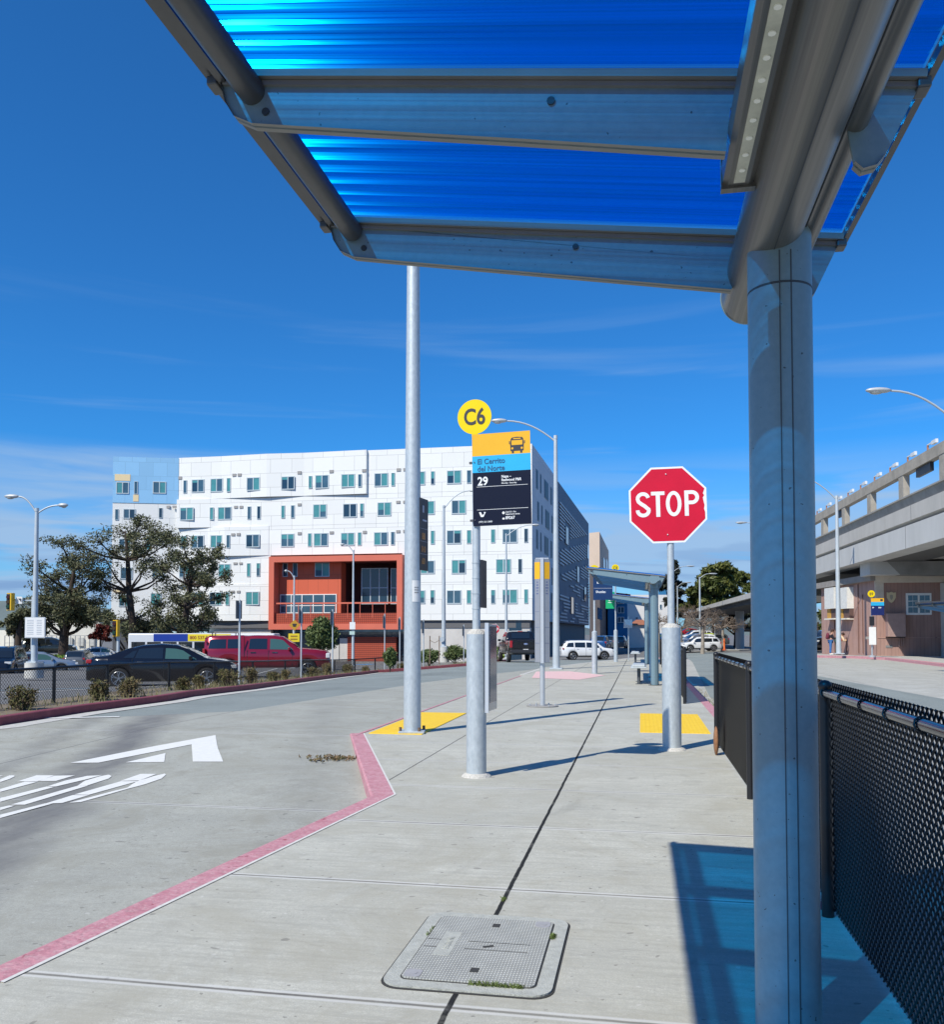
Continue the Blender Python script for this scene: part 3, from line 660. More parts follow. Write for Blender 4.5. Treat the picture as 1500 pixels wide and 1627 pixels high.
def arc(cx, cz, rx, rz, a0, a1, th, n=14):
    for i in range(n):
        a, c_ = R(a0 + (a1 - a0) * i / n), R(a0 + (a1 - a0) * (i + 1) / n)
        b.face([(cx + rx * math.cos(a), -.003, cz + rz * math.sin(a)), (cx + rx * math.cos(c_), -.003, cz + rz * math.sin(c_)),
                (cx + (rx - th) * math.cos(c_), -.003, cz + (rz - th) * math.sin(c_)), (cx + (rx - th) * math.cos(a), -.003, cz + (rz - th) * math.sin(a))])
def bar(x0, z0, x1, z1): b.face([(x0, -.003, z0), (x1, -.003, z0), (x1, -.003, z1), (x0, -.003, z1)])
def strip(path, th):
    path = [Vector((p_[0], -.003, p_[1])) for p_ in path]; L_, R_ = [], []
    for i, q in enumerate(path):
        d = (path[min(i + 1, len(path) - 1)] - path[max(i - 1, 0)]).normalized(); n = Vector((-d.z, 0, d.x)) * th / 2; L_.append(q + n); R_.append(q - n)
    for i in range(len(path) - 1): b.face([L_[i], L_[i + 1], R_[i + 1], R_[i]])
h2 = H / 2; zc = .012
cxS = -.292; rS = .085; th = .044
P1 = [(cxS + rS * 0.75 * math.cos(R(a)), zc + h2 - .083 + (.083 - th / 2) * math.sin(R(a))) for a in range(12, 181, 14)]
P2 = [(cxS - rS * .62, zc + .035), (cxS - .02, zc + .008), (cxS + .02, zc - .018), (cxS + rS * .62, zc - .05)]
P3 = [(cxS + rS * 0.78 * math.cos(R(a)), zc - h2 + .083 + (.083 - th / 2) * math.sin(R(a))) for a in range(12, -185, -14)]
strip(P1 + P2 + P3, th)
bar(-.195, zc + h2 - th, -.035, zc + h2); bar(-.139, zc - h2, -.091, zc + h2 - th)
arc(.07, zc, .092, h2, 0, 360, th, 32)
bar(.198, zc - h2, .245, zc + h2)
arc(.285, zc + h2 - .084, .085, .084, -90, 90, th, 16); bar(.245, zc + h2 - th, .285, zc + h2); bar(.245, zc + h2 - .168, .285, zc + h2 - .168 + th)
put(b, SM, 'lettering', REFW, pl)
b = B()
for zz in (.37, -.36): b.ell((-.012, -.006, zz), (.009, .006, .009), 8)
put(b, SM, 'bolt', ALU, pl)
# ================================================================ C6 flag stop
p = G(757, 1233); x, y = p.x, p.y
t = thing('bus_stop_sign', 'C6 bus stop flag on galvanised pole in the nearest sleeve', 'bus stop sign', p)
sleeve(t, x, y, .098, 1.385)
b = B(); b.cyl((x, y, 1.35), (x, y, 3.1), .0395, n=16)
for zz in (1.63, 1.78, 1.93, 2.08): b.tube([(x, y, zz), (x, y, zz + .012)], .043, 14)
b.obj('pole', GALV, t)
NAVY = mat('sign_navy', (.008, .012, .030), .5, spec=.12); SYEL = mat('sign_yellow', (.78, .42, .03), .5, var=.03, spec=.2); DYEL = mat('disc_yellow', (.80, .60, .005), .5, var=.03, spec=.2); SCYAN = mat('sign_cyan', (.03, .40, .70), .5, var=.03, spec=.2); DTXT = mat('dark_text', (.03, .03, .04), .5); BTXT = mat('blue_text', (.01, .09, .2), .5)
PW, PH = .580, .905
def put_flag(M_, t, code, disc_x, disc_z, disc_r, full=True):
    b = B(); b.box((PW / 2, 0, PH / 2), (PW, .006, PH)); pl = put(b, M_, 'flag_panel', ALU, t)
    zs_ = (0, .58 * PH, .76 * PH, PH)
    for i, (nm, m) in enumerate((('route_field', NAVY), ('name_field', SCYAN), ('mode_field', SYEL))):
        b = B(); b.box((PW / 2, -.0036, (zs_[i] + zs_[i + 1]) / 2), (PW, .001, zs_[i + 1] - zs_[i])); put(b, M_, nm, m, pl)
    b = B(); b.cyl((disc_x, .003, disc_z), (disc_x, -.003, disc_z), disc_r, n=40); b.box((disc_x, 0, PH + .012), (.06, .0045, .06)); dk = put(b, M_, 'bay_disc', DYEL, t)
    b = text_bm([(code, disc_x, disc_z - disc_r * .43, disc_r * 1.30, 'CENTER')], .02, .82); b.bm.transform(Matrix.Translation((0, -.0045, 0))); put(b, M_, 'lettering', DTXT, dk)
    return pl
FM = at_sign(x - .02, y - .05, 2.44, R(-3.5)) @ Matrix.Rotation(R(-.9), 4, 'Y')
pl = put_flag(FM, t, 'C6', .028, PH + .176, .172)
LT = Matrix.Translation((0, -.0055, 0))
b = text_bm([('El Cerrito', .05, .608, .072, 'LEFT'), ('del Norte', .05, .537, .072, 'LEFT')], .016, .95); b.bm.transform(LT); put(b, FM, 'lettering', BTXT, pl)
b = text_bm([('29', .05, .40, .115, 'LEFT'), ('Napa –', .29, .462, .036, 'LEFT'), ('Redwood P&R', .29, .428, .036, 'LEFT'), ('89267', .325, .055, .040, 'LEFT')], .022, .92)
b2 = text_bm([('Monday - Saturday', .29, .402, .02, 'LEFT'), ('Call 511 for', .325, .118, .022, 'LEFT'), ('departure times', .325, .097, .022, 'LEFT'), ('(707) 251-2800', .055, .032, .022, 'LEFT')], .01)
me_ = bpy.data.meshes.new('x'); b2.bm.to_mesh(me_); b2.bm.free(); b.bm.from_mesh(me_); bpy.data.meshes.remove(me_)
b.box((.295, 0, .384), (.51, .001, .0035)); b.box((.295, 0, .158), (.51, .001, .0035)); b.cyl((.305, .0005, .118), (.305, -.0005, .118), .013, n=16); b.box((.305, 0, .062), (.022, .001, .016))
b.face([(.06, 0, .135), (.08, 0, .135), (.092, 0, .105), (.102, 0, .112), (.108, 0, .112), (.112, 0, .125), (.108, 0, .135), (.128, 0, .135), (.104, 0, .088), (.078, 0, .088)])
b.bm.transform(LT); put(b, FM, 'lettering', REFW, pl)
b = B(); bx_, bz_ = .45, .825                                # bus pictogram
def pb(x0, z0, x1, z1, mi=0, y_=-.0046): b.face([(x0, y_, z0), (x1, y_, z0), (x1, y_, z1), (x0, y_, z1)], mi)
b.ext([(.385, -.0045, .715), (.515, -.0045, .715), (.518, -.0045, .78), (.512, -.0045, .835), (.500, -.0045, .848), (.45, -.0045, .853), (.40, -.0045, .848), (.388, -.0045, .835), (.382, -.0045, .78)], (0, .0005, 0))
for xx in (.402, .485): b.box((xx + .006, -.0045, .706), (.022, .0005, .024))
for xx in (.376, .524): b.box((xx, -.0045, .80), (.010, .0005, .03))
o = put(b, FM, 'bus_symbol', DTXT, pl)
b = B(); b.box((.45, -.0052, .836), (.075, .0005, .010)); b.box((.45, -.0052, .797), (.108, .0005, .046)); 
for xx in (.403, .497): b.cyl((xx, -.0050, .742), (xx, -.0056, .742), .011, n=14)
put(b, FM, 'symbol_window', SYEL, o)
b = B()
for zz in (.06, .63): b.cyl((.02, .0, zz), (.02, -.012, zz), .006, n=8); b.box((-.015, .02, zz), (.04, .03, .02))
put(b, FM, 'bracket', mat('bracket_dark', (.1, .1, .11), .5, .4), t)
b = B()                                                     # timetable cases on the right of the pole
cm = at_sign(x + .052, y + .03, 0, R(-58))
b.box((.02, .09, 1.88), (.02, .16, .47)); b.bm.transform(at_sign(x + .03, y - .02, 0, R(-6))); tc1 = b.obj('timetable_case', mat('case_black', (.02, .02, .025), .35), t)
b = B(); b.box((0, 0, 0), (.035, .03, .87)); b.bm.transform(Matrix.Translation((x + .118, y - .075, 1.06))); b.obj('case_edge', mat('pale_steel', (.66, .69, .72), .35, .5), t)
b = B(); b.box((0, .16, 0), (.012, .30, .84)); b.bm.transform(at_sign(x + .130, y - .06, 1.06, R(-5))); cs_ = b.obj('map_case', ALU, t)
b = B(); b.box((.0085, .16, .03), (.003, .26, .74)); b.box((-.0085, .16, .03), (.003, .26, .74)); b.bm.transform(at_sign(x + .130, y - .06, 1.06, R(-5))); b.obj('case_glass', mat('case_glass', (.10, .10, .12), .08, .0, var=1, scale=5, c2=(.2, .16, .18), spec=1), cs_)
# ================================================================ tall pole with departure board
p = G(655, 1164); x, y = p.x, p.y
t = thing('light_pole', 'tall thick galvanised pole on the left yellow strip, top above the roof', 'light pole', p)
b = B(); b.tube([(x, y, .02), (x, y, 3), (x, y, 7.0)], [.122, .112, .088], 24); pl_ = b.obj('pole', GALV, t)
b = B(); b.box((x, y, .022), (.36, .36, .03), R(10), bev=.006); b.obj('base_plate', GALVD, pl_)
b = B()
for a in (45, 135, 225, 315):
    q = (x + .19 * math.cos(R(a)), y + .19 * math.sin(R(a))); b.cyl((q[0], q[1], .03), (q[0], q[1], .09), .02, n=6)
b.obj('anchor_bolt', mat('rusty_bolt', (.14, .09, .06), .8), pl_)
BM_ = at_sign(x + .105, y - .03, 2.29, R(80))
b = B(); b.box((.14, 0, .50), (.28, .02, 1.02)); bd = put(b, BM_, 'departure_board', mat('board_black', (.035, .03, .035), .4), t)
b = text_bm([('88', .06, .43, .13, 'LEFT'), ('0·0', .05, .25, .12, 'LEFT'), ('60', .06, .08, .12, 'LEFT')], .02, .9); b.bm.transform(Matrix.Translation((0, -.0125, 0))); put(b, BM_, 'lettering', mat('amber', (.5, .24, .08), .5), bd)
b = B()
for zz in (.22, .40, .58): b.box((.14, -.0115, zz), (.27, .003, .004))
b.box((.11, -.0115, .86), (.05, .003, .10)); b.box((.16, -.0115, .70), (.14, .003, .025)); put(b, BM_, 'board_line', mat('board_grey', (.4, .42, .5), .5), bd)
b = B()
for i in range(7):
    a0, a1 = R(-78 + i * 9), R(-78 + (i + 1) * 9); r = .1185
    b.face([(x + r * math.cos(a0), y + r * math.sin(a0), 1.83), (x + r * math.cos(a1), y + r * math.sin(a1), 1.83), (x + r * math.cos(a1), y + r * math.sin(a1), 2.13), (x + r * math.cos(a0), y + r * math.sin(a0), 2.13)])
st = b.obj('sticker', WHITE, pl_)
b = B()
for zz in (1.95, 1.985, 2.02): 
    for i in range(4):
        a0, a1 = R(-62 + i * 9), R(-58 + i * 9); r = .1195
        b.face([(x + r * math.cos(a0), y + r * math.sin(a0), zz), (x + r * math.cos(a1), y + r * math.sin(a1), zz), (x + r * math.cos(a1), y + r * math.sin(a1), zz + .02), (x + r * math.cos(a0), y + r * math.sin(a0), zz + .02)])
b.obj('sticker_print', DTXT, st)
# ================================================================ information totem
p = G(862, 1122); x, y = p.x, p.y
t = thing('info_totem', 'slim grey information totem with yellow head on a round base', 'totem', p)
TM = at_sign(x, y, 0, R(6))
b = B(); b.tube([(0, 0, .02), (0, 0, .85)], .048, 18); b.bm.verts.ensure_lookup_table()
for a in range(0, 360, 60): b.cyl((.24 * math.cos(R(a)), .24 * math.sin(R(a)), .02), (.24 * math.cos(R(a)), .24 * math.sin(R(a)), .05), .014, n=6)
put(b, TM, 'pole', ALU, t)
b = B(); b.cyl((0, 0, .004), (0, 0, .018), .30, n=32); put(b, TM, 'base_plate', mat('worn_plate', (.30, .29, .27), .8, var=.15, scale=12), t)
b = B(); b.box((0, -.09, 1.82), (.065, .07, 2.0), bev=.006); b.box((0, .0, 2.815), (.25, .13, .02)); put(b, TM, 'mullion', mat('totem_grey', (.55, .58, .62), .4, .3, var=.04), t)
for sgn in (-1, 1):
    W1 = Matrix.Translation((sgn * .03, -.09, 0)) @ Matrix.Rotation(R(sgn * 28), 4, 'Z')
    def wing(cx_, z0, z1, m, nm, par, yy=0, th=.03):
        b = B(); b.box((sgn * cx_, yy, (z0 + z1) / 2), (.115, th, z1 - z0)); return put(b, TM @ W1, nm, m, par)
    wg = wing(.06, .84, 2.80, mat('totem_side', (.36, .37, .4), .35, .4, var=.05), 'wing', t)
    wing(.062, 2.42, 2.74, mat('totem_yellow', (.80, .42, .01), .5), 'yellow_field', wg, -.002)
    b = B()
    for k_ in range(16):
        z_ = 2.36 - k_ * .055
        if 2.1 < z_: b.box((sgn * .06, -.0165, z_), (.03 + .03 * ((k_ * 7) % 3) / 2, .002, .02))
    b.box((sgn * .06, -.0165, 1.2), (.09, .002, .005)); b.box((sgn * .06, -.0165, 1.5), (.09, .002, .004)); b.box((sgn * .06, -.0165, 1.8), (.09, .002, .004)); put(b, TM @ W1, 'print', mat('totem_print', (.1, .12, .25), .5), wg)
# ================================================================ other bus-stop posts on the island
def stop_post(px, py, label, code, flag, ph, slh=1.42, sr=.095):
    p = G(px, py); x, y = p.x, p.y; t = thing('bus_stop_sign', label, 'bus stop sign', p, 0)
    b = B(); b.cyl((x, y, 0), (x, y, slh), sr, n=18); b.tube([(x, y, slh), (x, y, slh + .05)], [sr, sr * .4], 18); b.obj('sleeve', GALV, t)
    b = B(); b.cyl((x, y, slh), (x, y, ph), .038, n=10); b.obj('pole', GALV, t)
    M_ = at_sign(x - .035, y - .05, 0, R(8)); flag(M_, t); return t
def flag7(M_, t):
    b = B(); b.box((.33, 0, 2.93), (.66, .006, .82)); f = put(b, M_, 'flag_panel', mat('shuttle_navy', (.006, .035, .12), .45), t)
    b = text_bm([('Shuttles', .09, 2.76, .11, 'LEFT')], .02, .95); b.box((.33, 0, 2.92), (.62, .002, .006))
    b.ext([(.13, 0, 3.08), (.13, 0, 3.27), (.26, 0, 3.27), (.38, 0, 3.17), (.50, 0, 3.13), (.52, 0, 3.09), (.48, 0, 3.07)], (0, -.001, 0))
    b.bm.transform(Matrix.Translation((0, -.005, 0))); put(b, M_, 'lettering', REFW, f)
    b = B(); b.cyl((.04, .003, 3.55), (.04, -.003, 3.55), .17, n=32); d = put(b, M_, 'bay_disc', DYEL, t)
    b = text_bm([('C7', .04, 3.48, .2, 'CENTER')], .012, .86); b.bm.transform(Matrix.Translation((0, -.0045, 0))); put(b, M_, 'lettering', DTXT, d)
def flag8(M_, t):
    b = B(); b.box((-.22, 0, 2.95), (.42, .006, .80), bev=.0); f = put(b, M_, 'flag_panel', mat('route_green', (.01, .42, .16), .45), t)
    b = B(); 
    for i in range(5): b.box((-.22 + .02 * (i % 2), 0, 3.2 - i * .09), (.2, .002, .03))
    b.bm.transform(Matrix.Translation((0, -.005, 0))); put(b, M_, 'lettering', REFW, f)
    b = B(); b.cyl((.04, .003, 4.5), (.04, -.003, 4.5), .175, n=32); d = put(b, M_, 'bay_disc', DYEL, t)
    b = text_bm([('C8', .04, 4.43, .2, 'CENTER')], .012, .86); b.bm.transform(Matrix.Translation((0, -.0045, 0))); put(b, M_, 'lettering', DTXT, d)
    
stop_post(945, 1070, 'C7 shuttle flag with navy panel behind the middle shelter roof edge', 'C7', flag7, 3.6)
t8 = stop_post(978.6, 1051.5, 'C8 stop flag with green panel left of the farthest shelter', 'C8', flag8, 4.4, 1.5)
p = G(999, 1049.5); t = thing('small_sign', 'small blank grey sign on thin post beyond the C8 stop', 'sign', p)
b = B(); b.cyl(p, p + Vector((0, 0, 2.2)), .025, n=8); b.obj('pole', GALV, t); b = B(); b.box(p + Vector((-.02, -.03, 1.85)), (.42, .01, .42)); b.obj('plate', mat('sign_back', (.48, .52, .56), .4, .4), t)
# ================================================================ utility cover
VA = [G(*q) for q in ((613, 1567), (690, 1455), (903, 1463), (862, 1583))]
ctr = Vector(((-1.0 - 1.01 - .36 - .38) / 4, (3.43 + 4.30 + 4.34 + 3.43) / 4, 0)); ctr = Vector((-.69, 3.875, 0))
t = thing('utility_cover', 'rectangular concrete utility cover with rounded corners set in the pavement', 'utility cover', ctr)
def rrect(w_, h_, r, n=6):
    pts = []
    for cx_, cy_, a0 in ((w_ / 2 - r, h_ / 2 - r, 0), (-w_ / 2 + r, h_ / 2 - r, 90), (-w_ / 2 + r, -h_ / 2 + r, 180), (w_ / 2 - r, -h_ / 2 + r, 270)):
        for i in range(n + 1): a = R(a0 + 90 * i / n); pts.append((cx_ + r * math.cos(a), cy_ + r * math.sin(a)))
    return pts
def plate(w_, h_, r, z0, z1, nm, m, par, ox=0, oy=0):
    b = B(); b.prism([(q[0] + ox, q[1] + oy) for q in rrect(w_, h_, r)], z0, z1); return b.obj(nm, m, par, world=False)
COV = mat('cover_concrete', (.40, .41, .37), .85, var=.14, scale=30, bump=.3, bscale=120)
GAP = mat('gap_dark', (.04, .04, .038), .95)
plate(.70, .955, .09, .0, .003, 'gap', GAP, t); fr = plate(.682, .93, .085, .001, .010, 'frame', COV, t); plate(.555, .80, .035, .008, .012, 'gap', GAP, t)
k = NT('lid_grip'); x_, y_, _z = k.xyz(); a = k.math('PINGPONG', x_, .0065); b_ = k.math('PINGPONG', y_, .010); hgt = k.math('MULTIPLY', k.rng(a, .001, .003), k.rng(b_, .002, .005))
n = k.noise(9); k.l(k.mix(k.math('MULTIPLY', k.math('SUBTRACT', 1., hgt), .6), k.mix(k.rng(n, .3, .7), (.38, .39, .36), (.50, .51, .47)), (.15, .15, .14)), k.b.inputs['Base Color']); k.b.inputs['Roughness'].default_value = .85; k.bump(hgt, .7, .003)
lid = plate(.543, .788, .03, .009, .016, 'lid', k.m, t)
plate(.075, .30, .004, .015, .0175, 'name_plate', COV, lid, -.165, .02)
b = text_bm([('BECRUNL', 0, 0, .04, 'CENTER')], .01, .9, .001); b.bm.transform(Matrix.Translation((-.15, .02, .0185)) @ Matrix.Rotation(R(90), 4, 'Z') @ Matrix.Rotation(R(-90), 4, 'X')); b.obj('lettering', COV, lid, world=False)
for yy in (.29, -.27): b = B(); b.box((.01, yy, .0165), (.035, .045, .002)); b.obj('slot', GAP, lid, world=False)
b = B(); b.box((.06, .06, .0165), (.28, .003, .0015)); b.box((.06, -.035, .0165), (.28, .003, .0015)); b.box((-.235, .06, .0165), (.06, .003, .0015)); b.box((-.235, -.035, .0165), (.06, .003, .0015)); b.box((.02, .01, .0165), (.05, .02, .0015), R(30))
b.obj('cast_line', GAP, lid, world=False)
for q in ((-.23, -.345), (.225, .345)): b = B(); b.prism([(q[0] + a_[0], q[1] + a_[1]) for a_ in rrect(.07, .08, .02)], .0155, .018); b.cyl((q[0], q[1], .018), (q[0], q[1], .0195), .018, n=16); b.obj('corner_boss', mat('boss_grey', (.33, .33, .34), .8, var=.1, scale=20), lid, world=False)
def blades(b, cx_, cy_, wx, wy, n, h, z0=0., lean=.4, wd=.004, seed=1):
    rn = random.Random(seed)
    for _ in range(n):
        x0, y0 = cx_ + rn.uniform(-wx, wx), cy_ + rn.uniform(-wy, wy); a = rn.uniform(0, 6.28); hh = h * rn.uniform(.4, 1); dx, dy = lean * hh * math.cos(a), lean * hh * math.sin(a)
        px_, py_ = wd * math.sin(a), -wd * math.cos(a)
        b.face([(x0 - px_, y0 - py_, z0), (x0 + px_, y0 + py_, z0), (x0 + dx * .5 + px_ * .7, y0 + dy * .5 + py_ * .7, z0 + hh * .7), (x0 + dx, y0 + dy, z0 + hh * .95)])
GRS = mat('grass_green', (.10, .14, .03), .8, var=.5, scale=40)
b = B(); blades(b, ctr.x + .12, ctr.y - .40, .11, .012, 420, .022, .006, .8, .002, 3); blades(b, ctr.x + .285, ctr.y + .2, .01, .03, 120, .02, .006, .8, .002, 4); blades(b, ctr.x - .28, ctr.y + .17, .006, .07, 70, .016, .006, .8, .002, 5); blades(b, -.715, 4.62, .01, .03, 40, .02, .0, .8, .002, 6)
tag(b.obj('moss_tufts', GRS, recalc=False), 'short green moss and grass in the cover gap', 'moss', kind='stuff')
b = B(); rn = random.Random(5); q0 = GT(537, 1207)
for i in range(170):
    cx_, cy_ = q0.x + rn.gauss(.0, .17), q0.y + rn.gauss(0, .10); s_ = rn.uniform(.012, .035); a = rn.uniform(0, 6.28); zt = T(cx_, cy_) + .006
    b.face([(cx_ + s_ * math.cos(a), cy_ + s_ * math.sin(a), zt + rn.uniform(.003, .05)), (cx_ - s_ * .4 * math.sin(a), cy_ + s_ * .4 * math.cos(a), zt + rn.uniform(0, .04)), (cx_ - s_ * math.cos(a), cy_ - s_ * math.sin(a), zt + rn.uniform(0.003, .05)), (cx_ + s_ * .4 * math.sin(a), cy_ - s_ * .4 * math.cos(a), zt + .004)])
tag(b.obj('leaf_litter', mat('litter', (.07, .09, .03), .9, var=1, scale=14, c2=(.22, .12, .07)), recalc=False), 'clump of dead leaves against the red kerb corner', 'leaf litter', kind='stuff')
b = B(); q = G(1326, 1444); b.ell((q.x, q.y, .035), (.02, .03, .045), 8); b.box((q.x - .07, q.y - .0, .015), (.09, .05, .03), R(10), bev=.004)
tag(b.obj('litter_scrap', mat('red_scrap', (.35, .03, .06), .6, var=.3, scale=30), loc=q), 'crumpled red litter at the fence foot behind the post', 'litter')
b = B(); q = Vector((.86, 10.4, 0)); b.ell((.84, 10.5, .16), (.03, .10, .17), 10); tag(b.obj('paper_bag', mat('brown_paper', (.28, .13, .06), .8, var=.3, scale=20), loc=q), 'crumpled brown paper bag caught at the near fence end', 'litter')
# ================================================================ white apartment building
PA, PB, PC = D(846, 1005, 91), D(281, 1005, 98.5), D(176, 1005, 97.5)
PE = D(935, 1005, 156)
for q in (PA, PB, PC, PE): q.z = 0
class Wall:
    def __init__(s, a, b_, dist=0.0):           # from a to b_, outward normal on the viewer's side
        s.a = Vector(a); d = Vector(b_) - s.a; s.len = d.length; s.u = d.normalized(); s.n = Vector((s.u.y, -s.u.x, 0))
        if s.n.dot(-s.a) < 0: s.n = -s.n
        s.rz = math.atan2(s.u.y, s.u.x)
    def uz(s, px, py, o=0.0):                   # pixel -> (u, z) on the wall plane moved out by o
        v, f = ray(px, py); p0 = s.a + s.n * o; c = Vector((0, 0, CH)); t = (p0 - c).dot(s.n) / v.dot(s.n); h = c + v * t; return (h - p0).dot(s.u), h.z
    def p(s, u, z, o=0.0): q = s.a + s.u * u + s.n * o; return Vector((q.x, q.y, z))
    def box(s, b, u0, u1, z0, z1, o0, o1, mi=0):
        b.ext([s.p(u0, z0, o0), s.p(u1, z0, o0), s.p(u1, z0, o1), s.p(u0, z0, o1)], (0, 0, z1 - z0), mi)
def panel_wall_mat(name, base, rz, wdt=2.4, hgt=1.55, var=.03, seam=.8, rough=.75):
    k = NT(name); x, y, z_ = k.xyz(); c_, s_ = math.cos(rz), math.sin(rz)
    u = k.math('ADD', k.math('MULTIPLY', x, c_), k.math('MULTIPLY', y, s_))
    br = k.n('ShaderNodeTexBrick'); br.offset = .5; br.inputs['Scale'].default_value = 1; br.inputs['Mortar Size'].default_value = .022; br.inputs['Brick Width'].default_value = wdt; br.inputs['Row Height'].default_value = hgt
    br.inputs['Color1'].default_value = tuple(v * (1 - var) for v in base) + (1,); br.inputs['Color2'].default_value = tuple(min(1, v * (1 + var)) for v in base) + (1,); br.inputs['Mortar'].default_value = tuple(v * seam for v in base) + (1,)
    k.l(k.vec(u, z_), br.inputs[0]); n = k.noise(.5, 6, stretch=(1, 1, .4)); c = k.mix(k.rng(n, .5, .75, 0, .1), br.outputs[0], tuple(v * .85 for v in base))
    k.l(c, k.b.inputs['Base Color']); k.b.inputs['Roughness'].default_value = rough; return k.m
WF = Wall(PA, PB); WL = Wall(PB, PC); WS = Wall(PA, PE)
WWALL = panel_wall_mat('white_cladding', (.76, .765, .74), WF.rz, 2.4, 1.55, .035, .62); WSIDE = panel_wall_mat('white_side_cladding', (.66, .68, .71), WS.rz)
WBLUE = panel_wall_mat('light_blue_cladding', (.25, .50, .74), WL.rz, 1.5, 1.55, .05)
GT1 = mat('glass_teal', (.07, .26, .27), .12, .0, var=.15, scale=.8, spec=.7); GT2 = mat('glass_slate', (.05, .11, .16), .10, .0, var=.2, scale=.8, spec=.7); GT3 = mat('glass_dark', (.015, .04, .07), .08, .0, spec=.8)
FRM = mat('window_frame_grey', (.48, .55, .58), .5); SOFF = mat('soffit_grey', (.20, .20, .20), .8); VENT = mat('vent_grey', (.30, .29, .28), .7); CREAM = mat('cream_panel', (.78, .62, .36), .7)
base = Vector(PA); base.z = T(PA.x, PA.y)
bt = thing('apartment_building', 'long white five floor apartment block with blue corner and orange framed loggia', 'building', base)
ZT = WF.uz(846, 705)[1]; ZB = WF.uz(700, 985.5)[1]; ZG = -2.6
zrow = [WF.uz(720, v)[1] for v in (781, 829, 877.5, 925)]
zb = [ZT] + zrow + [ZB]
# plan polyline protrusions per floor band: list of (px, offset)
def U(px): return WF.uz(px, 850)[0]
L_ = WF.len
bands = [[(846, 0), (584, 0), (583, .32), (483, .05), (425, .34), (350, .0), (281, 0)],
         [(846, 0), (620, .0), (583, 0), (480, 0), (347, 0), (346, .0), (281, .35)],
         [(846, 0), (428, 0), (427, .05), (359, .35), (330, .0), (281, 0)],
         [(846, 0), (640, 0), (428, 0), (346, 0), (345, .05), (281, .4)],
         [(846, 0), (428, 0), (360, .2), (281, .0)]]
def prot(i, u):
    pts = sorted((U(px) if px != 846 else 0.0, o) for px, o in bands[i]); return lerpl(u, pts)
for i in range(5):
    b = B(); pts = [(U(px) if px not in (846, 281) else (0.0 if px == 846 else L_), o) for px, o in bands[i]]
    poly = [WF.p(u, 0, o) for u, o in pts]
    back = [WF.p(L_, 0, -2.0), WF.p(0, 0, -2.0)]
    b.ext([Vector((q.x, q.y, zb[i + 1] + .02)) for q in poly + back], (0, 0, zb[i] - zb[i + 1] - .02 if i else zb[0] - zb[1] - .02))
    if i > 2:                                           # leave the loggia opening free
        b.bm.free(); ua, ub = U(639), U(430)
        for lo, hi in ((0.0, ua), (ub, L_)):
            b = B(); pp = [(u, o) for u, o in pts if lo < u < hi]; pp = sorted(pp + [(lo, lerpl(lo, sorted(pts))), (hi, lerpl(hi, sorted(pts)))])
            b.ext([Vector((q.x, q.y, zb[i + 1] + .02)) for q in [WF.p(u, 0, o) for u, o in pp] + [WF.p(hi, 0, -2), WF.p(lo, 0, -2)]], (0, 0, zb[i] - zb[i + 1] - .02))
            b.obj('wall', WWALL, bt)
    else: b.obj('wall', WWALL, bt)
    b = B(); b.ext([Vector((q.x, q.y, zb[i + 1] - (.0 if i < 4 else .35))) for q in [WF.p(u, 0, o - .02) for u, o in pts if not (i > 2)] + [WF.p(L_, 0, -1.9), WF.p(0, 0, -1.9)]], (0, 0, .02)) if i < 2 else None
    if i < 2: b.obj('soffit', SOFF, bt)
# recessed ground floor, dark strip painted as shade under the overhang and body
b = B(); WF.box(b, .3, U(641), ZB - .78, ZB + .02, -1.9, -.25); WF.box(b, U(428), L_, ZB - .78, ZB + .02, -1.9, -.25); b.obj('shade_strip', mat('shade_strip_dark', (.12, .12, .125), .8), bt)
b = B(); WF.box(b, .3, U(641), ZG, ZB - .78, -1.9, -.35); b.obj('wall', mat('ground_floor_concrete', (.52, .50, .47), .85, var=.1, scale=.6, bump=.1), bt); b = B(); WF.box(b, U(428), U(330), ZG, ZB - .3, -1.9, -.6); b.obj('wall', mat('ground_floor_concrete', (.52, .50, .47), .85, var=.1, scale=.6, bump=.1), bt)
b = B(); WF.box(b, U(330), L_, ZG, ZB, -1.9, -1.2); b.obj('shopfront', GT3, bt)
b = B(); WF.box(b, U(336), U(280), ZB - 1.35, ZB - 1.15, -1.2, .6); b.obj('canopy', mat('canopy_glass', (.45, .62, .66), .3), bt)
b = B()
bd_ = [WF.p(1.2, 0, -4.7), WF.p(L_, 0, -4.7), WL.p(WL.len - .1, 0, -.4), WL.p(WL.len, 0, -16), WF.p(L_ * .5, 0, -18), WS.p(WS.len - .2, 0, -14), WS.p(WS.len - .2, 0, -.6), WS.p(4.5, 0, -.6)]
b.prism([(q.x, q.y) for q in bd_], ZG, ZT - .35); b.obj('core', SOFF, bt)
